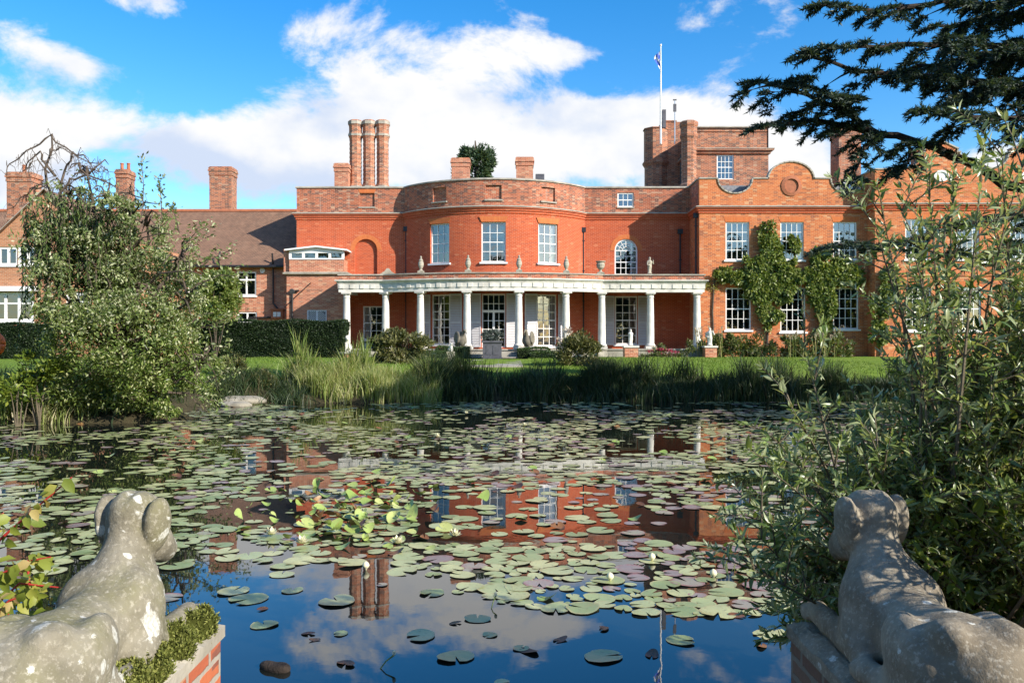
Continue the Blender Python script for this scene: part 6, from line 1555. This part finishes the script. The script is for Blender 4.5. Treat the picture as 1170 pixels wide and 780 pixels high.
# the crowded clump where young leaves stand up out of the water
for k in range(75):
    px, py = random.gauss(395, 62), random.gauss(590, 17); y = EYE * 960 / (py - 392); u = random.random(); nm, ms, lab, grp = KINDS['pad_bright' if u < .8 else 'pad_dead']; r = random.uniform(.045, .10)
    o = link_mesh(nm, random.choice(ms), None, ((px - 585) * y / 960, y, .02 + .05 * random.random()), 0); o.scale = (r, r * .8, r * random.uniform(1, 1.6)); o.rotation_euler = (random.gauss(.1, .35), random.gauss(0, .35), random.uniform(0, 6.28)); tag(o, lab, 'lily leaf', grp)
# a few fallen leaves on the open water
for px, py in ((360, 735), (352, 728), (300, 700), (520, 716), (480, 725), (604, 748), (842, 708), (870, 742), (690, 722), (640, 735), (745, 752), (395, 762)):
    y = EYE * 960 / (py - 392); o = link_mesh('fallen_leaf', random.choice(KINDS['pad_dead'][1]), None, ((px - 585) * y / 960, y, .004), random.uniform(0, 6.28)); r = random.uniform(.025, .05); o.scale = (r * 1.5, r, r * .4); tag(o, 'small brown fallen leaf floating on the near open water', 'leaf', 'fallen leaves on the open water')
# flowers and buds
def bud_mesh():
    mb = MB(); mb.lathe([(.004, -.03), (.012, .0), (.030, .018), (.036, .035), (.026, .058), (.006, .072)], n=10); me = mb.mesh('lily_bud', MAT['bud'], True); return me
def bloom_mesh():
    B, Dd, Nn = [], [], []
    for ring, n, e in ((0, 8, .35), (1, 7, .8), (2, 5, 1.6)):
        for i in range(n):
            t = 6.283 * (i + ring * .5) / n; d = np.array([math.cos(t), math.sin(t), e]); B.append(d * .01 + np.array([0, 0, .012])); Dd.append(d); Nn.append((-math.cos(t) * e, -math.sin(t) * e, 1))
    return leaves_mesh('lily_flower', np.array(B), nrm(np.array(Dd)), nrm(np.array(Nn, float)), .075, .034, MAT['bud'], 'leaf', -.12)
bm_, fm_ = bud_mesh(), bloom_mesh()
for px, py, kind, lab in ((815, 664, 0, 'round cream lily bud among purple pads right of the open patch'), (745, 645, 0, 'round cream lily bud floating left of the flagpole reflection'), (697, 668, 0, 'round cream lily bud at the edge of the blue open water'), (418, 655, 0, 'cream lily bud above the reflected chimneys'),
                          (520, 620, 1, 'open cream water lily flower near the reflected bow windows'), (345, 628, 1, 'open cream water lily flower in the curled leaf clump'), (455, 628, 1, 'open cream water lily flower right of the curled leaf clump'), (310, 618, 1, 'open cream water lily flower at the left of the leaf clump'), (500, 505, 1, 'tiny white water lily flower near the far bank left'), (533, 478, 1, 'white water lily flower close under the sunlit reeds'), (600, 492, 1, 'tiny white water lily flower near the far bank centre')):
    y = EYE * 960 / (py - 392); o = link_mesh('lily_bud' if kind == 0 else 'lily_flower', bm_ if kind == 0 else fm_, None, ((px - 585) * y / 960, y, .012), random.uniform(0, 6)); o.scale = (.9 if kind == 0 else 1.0,) * 3
    tag(o, lab, 'lily flower')
# sunken brown cone of weed and a few bits in the near water
V, F = sculpt([('e', (0, 0, 0), (.09, .05, .035), None, .02), ('e', (.06, .01, .01), (.05, .035, .03), None, .03), ('e', (-.06, -.01, .005), (.05, .03, .03), None, .03)], (-.15, -.1, -.06), (.15, .1, .08), .012)
y = EYE * 960 / (768 - 392); o = link_mesh('rotting_rhizome', np_mesh('rotting_rhizome', V, F, MAT['bark_dark'], smooth=True), None, ((314 - 585) * y / 960, y, .005), -.5); tag(o, 'dark rotting lily root floating in the near open water', 'root')
for px, py, lab, rz in ((430, 768, 'thin pale stem sticking up from the near water', .4), (560, 700, 'thin dark lily stalk poking out of the open water', 1.2)):
    y = EYE * 960 / (py - 392); c = Vector(((px - 585) * y / 960, y, 0)); t = empty('lily_stalk', c, lab, 'stalk'); mb = MB(); d = Vector((math.cos(rz), math.sin(rz), 0)); mb.tube([Vector((0, 0, -.03)), d * .06 + Vector((0, 0, .04)), d * .11 + Vector((0, 0, .07))], [.004, .004, .006], 5)
    mb.build('stem', MAT['reed'], t, loc=(0, 0, 0)); mb = MB(); mb.lathe([(.003, 0), (.012, .01), (.010, .03), (.002, .035)], d * .11 + Vector((0, 0, .065)), 6); mb.build('bud', MAT['bud'], t, loc=(0, 0, 0))

# ---------------------------------------------------------------- piers with the lying hounds
PZ = .88
def pier(label, x0, x1, y0, y1, mossy):
    c = Vector(((x0 + x1) / 2, (y0 + y1) / 2, 0)); t = empty('brick_pier', c, label, 'pier'); mb = MB(); mb.box(x0, x1, y0, y1, -.6, PZ - .05); mb.build('brickwork', MAT['brick_pier'] if mossy else MAT['brick_shaded'], t, bevel=.008)
    pr = [('e', (0, 0, 0), (.01, .01, .01), None, .02)]
    V, F = [], []
    n, m_ = 40, 70
    for i in range(n + 1):
        for j in range(m_ + 1):
            u, v = i / n, j / m_; x = x0 - .012 + (x1 - x0 + .024) * u; y = y0 - .012 + (y1 - y0 + .024) * v; e = min(u, 1 - u, (v) * 1.8, (1 - v) * 1.8)
            V.append((x - c.x, y - c.y, PZ - .03 + .03 * min(1, e * 16) + .016 * mnoise.noise(Vector((x * 7, y * 7, 1))) + .008 * mnoise.noise(Vector((x * 25, y * 25, 1)))))
    idx = lambda i, j: i * (m_ + 1) + j
    for i in range(n):
        for j in range(m_): F.append((idx(i, j), idx(i + 1, j), idx(i + 1, j + 1), idx(i, j + 1)))
    # skirt
    per = [idx(i, 0) for i in range(n + 1)] + [idx(n, j) for j in range(1, m_ + 1)] + [idx(i, m_) for i in range(n - 1, -1, -1)] + [idx(0, j) for j in range(m_ - 1, 0, -1)]
    b = len(V)
    for p in per: V.append((V[p][0], V[p][1], PZ - .075))
    for k in range(len(per)): l = (k + 1) % len(per); F.append((per[k], b + k, b + l, per[l]))
    me = bpy.data.meshes.new('mortar_cap'); me.from_pydata(V, [], F); me.materials.append(MAT['dogB' if not mossy else 'stone_grey']); me.update(); link_mesh('mortar_cap', me, t)
    return t
pl_ = pier('mossy brick pier carrying the left stone hound', -1.98, -1.17, 1.85, 3.38, True)
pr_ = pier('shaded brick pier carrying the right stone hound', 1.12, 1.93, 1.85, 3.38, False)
def moss(t, spots, n):
    B, Dd = [], []
    pr = []
    for (x, y, r, h) in spots: pr.append(('e', (x, y, PZ - .005), (r, r * 1.2, h), None, .03))
    xs = [s[0] for s in spots]; ys = [s[1] for s in spots]; lo = np.array((min(xs) - .2, min(ys) - .2, PZ - .12)); hi = np.array((max(xs) + .2, max(ys) + .2, PZ + .14)); V, F = sculpt(pr, lo, hi, .012)
    for i in range(len(V)):
        q = Vector(V[i]); V[i] = np.array(q) + (.030 * mnoise.noise(q * 17) + .016 * mnoise.noise(q * 48)) * np.array([.6, .6, 1.2])
    c = np.array(WORLDLOC[t.name]); o = link_mesh('moss_cushion', np_mesh('moss_cushion', V - c, F, MAT['mosscore'], smooth=True), t)
    i = rng.integers(0, len(V), n); p = V[i]; keep = p[:, 2] > PZ - .06; p = p[keep]
    leafy(t, 'moss', MAT['mossy'], p + rng.normal(size=p.shape) * .004, nrm(rand_dirs(len(p)) + np.array([0, 0, .9])), rand_dirs(len(p)), .013 * rng.uniform(.6, 1.4, len(p)), .006, 'small', .3)
MAT['mosscore'] = plain('moss_mat', (.085, .095, .018), .95, .5, 40, .1, 0, .9)
moss(pl_, [(-1.26, 3.22, .09, .06), (-1.235, 3.04, .075, .085), (-1.23, 2.84, .07, .075), (-1.28, 2.95, .07, .06), (-1.24, 2.66, .08, .09), (-1.40, 3.05, .07, .04), (-1.22, 2.50, .07, .05), (-1.34, 2.48, .08, .04), (-1.22, 3.28, .06, .05)], 26000)
moss(pr_, [(1.30, 2.72, .06, .022), (1.25, 2.60, .05, .02), (1.36, 2.55, .06, .02), (1.22, 2.85, .04, .018)], 1500)
def hound(label, mirror, mat, loc, rz):
    s = -1 if mirror else 1          # s=1: head turned towards -x
    yaw = R(12) * s
    hd = np.array((0.0, .27, .415))
    fw = np.array((-math.sin(yaw), math.cos(yaw), -.70)); fw /= np.linalg.norm(fw); sd = np.array((math.cos(yaw), math.sin(yaw), 0))
    rz_e = math.degrees(yaw)
    v3 = lambda *a: tuple(hd + np.array(a))
    pr = [('c', (0, -.40, .12), (0, .12, .135), .118, .125, .06),                     # trunk
          ('e', (0, .15, .160), (.132, .15, .150), None, .07),                          # chest
          ('c', (0, .125, .175), v3(0, -.035, -.05), .104, .076, .06),     # neck
          ('e', v3(0, 0, 0), (.086, .112, .086), rotm(-14, 0, rz_e), .04),                  # skull
          ('c', tuple(hd + fw * .05 + np.array((0, 0, -.02))), tuple(hd + fw * .19 + np.array((0, 0, -.03))), .068, .052, .035),  # muzzle
          ('e', tuple(hd + fw * .12 + np.array((0, -.01, -.05))), (.064, .08, .055), rotm(0, 0, rz_e), .03),    # jowl
          ('e', tuple(hd + sd * .098 + np.array((0, -.020, -.022))), (.034, .064, .090), rotm(4, 7, rz_e), .012),   # ears lie close to the cheeks
          ('e', tuple(hd - sd * .098 + np.array((0, -.020, -.022))), (.034, .064, .090), rotm(4, -7, rz_e), .012),
          ('e', (.098, .075, .155), (.062, .11, .115), rotm(-15, 0, 0), .055), ('e', (-.098, .075, .155), (.062, .11, .115), rotm(-15, 0, 0), .055),   # shoulders
          ('c', (.125, .06, .09), (.14, -.02, .055), .056, .046, .05), ('c', (-.125, .06, .09), (-.14, -.02, .055), .056, .046, .05),
          ('c', (.135, .0, .05), (.12, .44, .042), .048, .040, .03), ('c', (-.135, .0, .05), (-.12, .44, .042), .048, .040, .03),
          ('e', (0, -.38, .140), (.155, .22, .125), None, .06),                          # rump
          ('e', (.125, -.33, .125), (.072, .185, .122), rotm(18, 8, 5), .028), ('e', (-.125, -.33, .125), (.072, .185, .122), rotm(18, -8, -5), .028),   # thighs
          ('e', (.085, -.43, .245), (.042, .065, .035), None, .045), ('e', (-.085, -.43, .245), (.042, .065, .035), None, .045),    # hips
          ('c', (.15, -.46, .05), (.17, -.10, .035), .048, .038, .035), ('c', (-.15, -.46, .05), (-.17, -.10, .035), .048, .038, .035),   # hind feet
          ('c', (0, -.56, .12), (.10 * s, -.68, .04), .045, .035, .04), ('c', (.10 * s, -.68, .04), (.26 * s, -.58, .03), .035, .022, .03)]
    for w in (-1, 1):
        for k in range(4): x = w * .12 + (k - 1.5) * .024; pr.append(('e', (x, .475 + .012 * (k in (1, 2)), .034), (.0155, .045, .030), None, .010))
        for k in range(3): x = w * .17 + (k - 1) * .024; pr.append(('e', (x, -.075, .028), (.016, .04, .026), None, .010))
    pr.append(('c', v3(0, -.09, .070), v3(0, .05, .09), .004, .004, -.035))     # furrow down the skull
    V, F = sculpt(pr, (-.34, -.80, -.02), (.34, .62, .56), .0105)
    for i in range(len(V)):
        q = Vector(V[i]); V[i] = V[i] + .0035 * mnoise.noise(q * 14 + Vector((s * 5, 0, 0))) + .0015 * mnoise.noise(q * 45)
    me = np_mesh('stone_hound', V, F, mat, smooth=True); o = link_mesh('stone_hound', me, None, loc, rz); o.scale = (1.02, 1.06, 1.14); tag(o, label, 'statue'); return o
DOG_S = 1.0
hl = hound('pale lichen spotted stone hound lying on the mossy left pier', True, MAT['dogA'], (-1.40, 2.84, PZ - .005), R(0))
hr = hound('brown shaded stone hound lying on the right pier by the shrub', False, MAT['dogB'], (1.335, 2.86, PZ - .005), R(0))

# ---------------------------------------------------------------- big narrow leaved shrub at the right, between the hound and the pond
def region_pt():
    while True:
        px, py = random.uniform(850, 1260), random.uniform(180, 790)
        # left outline of the mass
        pts = [(180, 1160), (240, 1110), (300, 1065), (330, 1025), (380, 1005), (420, 980), (470, 945), (500, 905), (560, 888), (600, 866), (660, 862), (700, 880), (790, 930)]
        xl = np.interp(py, [p[0] for p in pts], [p[1] for p in pts]); 
        if px < xl: continue
        t = min(1, (px - xl) / 230.0) ** 1.5; up = min(1, max(0, (py - 250) / 260)) ** 1.4
        if random.random() < (.10 + .90 * t) * (.34 + .66 * up): return px, py
es = empty('silver_shrub', (2.3, 3.9, float(ground_z(2.3, 3.9))), 'tall narrow leaved silvery green shrub behind the right stone hound', 'shrub')
mb = MB(); B, Dd, Nn, Ls = [], [], [], []
def leaf_twig(q, L0, step, fan=.9):
    """leaves in alternate pairs along a twig"""
    acc = 0; k = 0
    for i in range(len(q) - 1):
        d = (q[i + 1] - q[i]); ln = d.length; d.normalize(); sd = d.cross(Vector((random.gauss(0, 1), random.gauss(0, 1), random.gauss(0, 1)))).normalized(); s = 0
        while s < ln:
            k += 1; w = sd if k % 2 else -sd
            w = (w + Vector((random.gauss(0, .5), random.gauss(0, .5), random.gauss(0, .5)))).normalized()
            B.append(q[i] + d * s); dd = (d * random.uniform(.3, 1.0) + w * fan + Vector((0, 0, random.uniform(-.1, .35)))).normalized(); Dd.append(dd); n_ = (d * .7 + Vector((random.gauss(0, .5), random.gauss(0, .5), random.gauss(.3, .5)))); Nn.append(n_); Ls.append(L0 * random.uniform(.6, 1.25)); s += step * random.uniform(.7, 1.3)
    for _ in range(4): B.append(q[-1]); Dd.append((q[-1] - q[-2]).normalized() + Vector((random.gauss(0, .35),) * 3)); Nn.append(Vector((random.gauss(0, 1), random.gauss(0, 1), random.gauss(0, 1)))); Ls.append(L0 * random.uniform(.5, 1))
bases = [Vector((2.25 + random.uniform(-.45, .7), 3.9 + random.uniform(-.35, .5), .25)) for _ in range(16)]
tips = [(1062, 230, 3.68), (1000, 262, 3.52), (1090, 190, 3.92), (1145, 182, 3.68), (1010, 255, 3.68), (905, 470, 3.52), (1055, 290, 3.44), (1120, 215, 3.36), (1168, 195, 3.52), (870, 620, 3.36), (862, 655, 3.20), (885, 545, 3.52), (875, 600, 3.60), (920, 400, 3.76), (1030, 245, 3.84), (890, 510, 3.68)]
tips += [region_pt() + (random.uniform(3.4, 4.25),) for _ in range(420)]
tips += [(random.uniform(1260, 1640), random.uniform(330, 640), random.uniform(2.0, 2.9)) for _ in range(20)]     # unseen stems added beside the hound to throw dappled shade on it
for px, py, D in tips:
    tip = P(px, py, D)
    if tip.z < .08: tip.z = .08 + random.random() * .2
    b = min(random.sample(bases, 4), key=lambda q: (q - tip).length) + Vector((random.gauss(0, .06), random.gauss(0, .06), 0)); L = (tip - b).length
    mid = b.lerp(tip, .55) + Vector((0, 0, .12 * L * random.uniform(.2, 1.2))) + Vector((random.gauss(0, .06), random.gauss(0, .06), 0)) * L; q = []
    n = 9
    for i in range(n + 1): s = i / n; q.append(b * (1 - s) ** 2 + mid * (2 * s * (1 - s)) + tip * s * s)
    if px < 940: q = q[3:]
    r0 = .006 + .0035 * L; mb.tube(q, [r0 * (1 - .85 * i / (len(q) - 1)) for i in range(len(q))], 5)
    leaf_twig(q[-3:], .060, .0105)
    for i in range(max(1, len(q) - 6), len(q)):
        for _ in range(2):
            d = (q[i] - q[i - 1]).normalized(); w = Vector((random.gauss(0, 1), random.gauss(0, 1), random.gauss(.15, .7))).normalized(); Lt = random.uniform(.12, .30); a = q[i]; e = a + (d * .8 + w).normalized() * Lt; m_ = a.lerp(e, .5) + Vector((0, 0, .02))
            if e.z < .03: continue
            mb.tube([a, m_, e], [.004, .003, .0015], 4); leaf_twig([a.lerp(m_, .5), m_, e], .056, .0115)
B = np.array(B); print('shrub leaves', len(B)); Ls = np.array(Ls)
keep = B[:, 2] > .015; 
leafy(es, 'foliage', MAT['elaeagnus'], B[keep], nrm(np.array(Dd)[keep]), nrm(np.array(Nn)[keep]), Ls[keep], Ls[keep] * .25 * rng.uniform(.75, 1.25, keep.sum()), 'leaf', .2); mb.build('stem', MAT['twig'], es)
# lower yellow-green shrub close by the right pier
mb = MB(); B, Dd, Nn, Ls = [], [], [], []
ls = empty('glossy_shrub', (2.35, 3.5, .42), 'low glossy yellow green shrub beside the right pier', 'shrub')
for k in range(85):
    px, py = random.uniform(1040, 1230), random.uniform(575, 770); tip = P(px, py, random.uniform(3.2, 4.0)); b = Vector((2.35 + random.gauss(0, .2), 3.6 + random.gauss(0, .15), .4)); q = curve_pts(b, tip, .08, 5, .02)
    mb.tube(q, [.008, .007, .005, .004, .003, .002], 4); leaf_twig(q[2:], .065, .020)
B = np.array(B); Ls = np.array(Ls); leafy(ls, 'foliage', MAT['laurel'], B, nrm(np.array(Dd)), nrm(np.array(Nn)), Ls, Ls * .36, 'leaf', .12); mb.build('stem', MAT['twig'], ls)
# red-stemmed plant with yellowing leaves at the left
mb = MB(); B, Dd, Nn, Ls = [], [], [], []
rs = empty('yellow_leaf_shrub', (-2.05, 2.9, .42), 'red stemmed shrub with yellowing leaves left of the pale hound', 'shrub')
for path in ([(-70, 720), (0, 620), (40, 585), (82, 549)], [(-60, 760), (0, 660), (30, 645), (58, 640)], [(-60, 800), (-10, 700), (22, 670), (70, 675)], [(-50, 760), (10, 690), (40, 680)], [(-60, 830), (-15, 735), (10, 705)], [(32, 650), (33, 668), (40, 695)], [(-40, 640), (-10, 600), (4, 590)], [(-80, 780), (-30, 700), (-5, 650)]):
    D = random.uniform(2.75, 3.05); q0 = [P(x, y, D) for x, y in path]; q = []
    for i in range(len(q0) - 1): q += [q0[i].lerp(q0[i + 1], s) for s in (0, .5)]
    q.append(q0[-1]); mb.tube(q, [.006 * (1 - .6 * i / (len(q) - 1)) for i in range(len(q))], 6)
    for i in range(len(q) - 1):
        for s in (0, .33, .66):
            a = q[i].lerp(q[i + 1], s)
            for w in (-1, 1):
                if random.random() < .22: continue
                B.append(a + Vector((random.gauss(0, .012), random.gauss(0, .02), random.gauss(0, .012)))); Dd.append((w * random.uniform(.2, .9), random.gauss(-.1, .5), random.uniform(-1.0, .1))); Nn.append((random.gauss(0, .5), -1, random.gauss(.4, .4))); Ls.append(random.uniform(.035, .065))
for k in range(150):
    a = P(random.uniform(-60, 62), random.uniform(655, 740), random.uniform(2.75, 3.3)); B.append(a); Dd.append((random.gauss(0, .6), random.gauss(0, .5), random.uniform(-1, .3))); Nn.append((random.gauss(0, .6), -.8, random.gauss(.5, .5))); Ls.append(random.uniform(.035, .06))
B = np.array(B); Ls = np.array(Ls); leafy(rs, 'foliage', MAT['autumn'], B, nrm(np.array(Dd, float)), nrm(np.array(Nn, float)), Ls, Ls * .62, 'leaf', .18); mb.build('stem', MAT['redstem'], rs)

# ---------------------------------------------------------------- trees standing behind the viewer, seen only in the window panes
t0 = None
for k in range(15):
    x, y = -52 + 8 * k + random.uniform(-1.5, 1.5), -31 + random.uniform(-3, 2)
    if t0 is None:
        t0 = empty('garden_tree', (x, y, .4), 'dark round crowned tree in the row behind the viewer', 'tree', 'trees in the row behind the viewer')
        p, o = lumps_points((x, y, 7.4), (4.8, 4.8, 6.6), 40, 3200, .4, 0, 0, .3); leafy(t0, 'crown', MAT['pine'], p, rand_dirs(len(p)), rand_dirs(len(p)), 1.0, .6)
        mb = MB(); mb.tube([(x, y, .2), (x, y, 6), (x, y, 11)], [.4, .3, .1], 8); mb.build('trunk', MAT['bark'], t0)
    else: copy_tree(t0, None, (x, y, .4), random.uniform(0, 6), None, random.uniform(.85, 1.25))
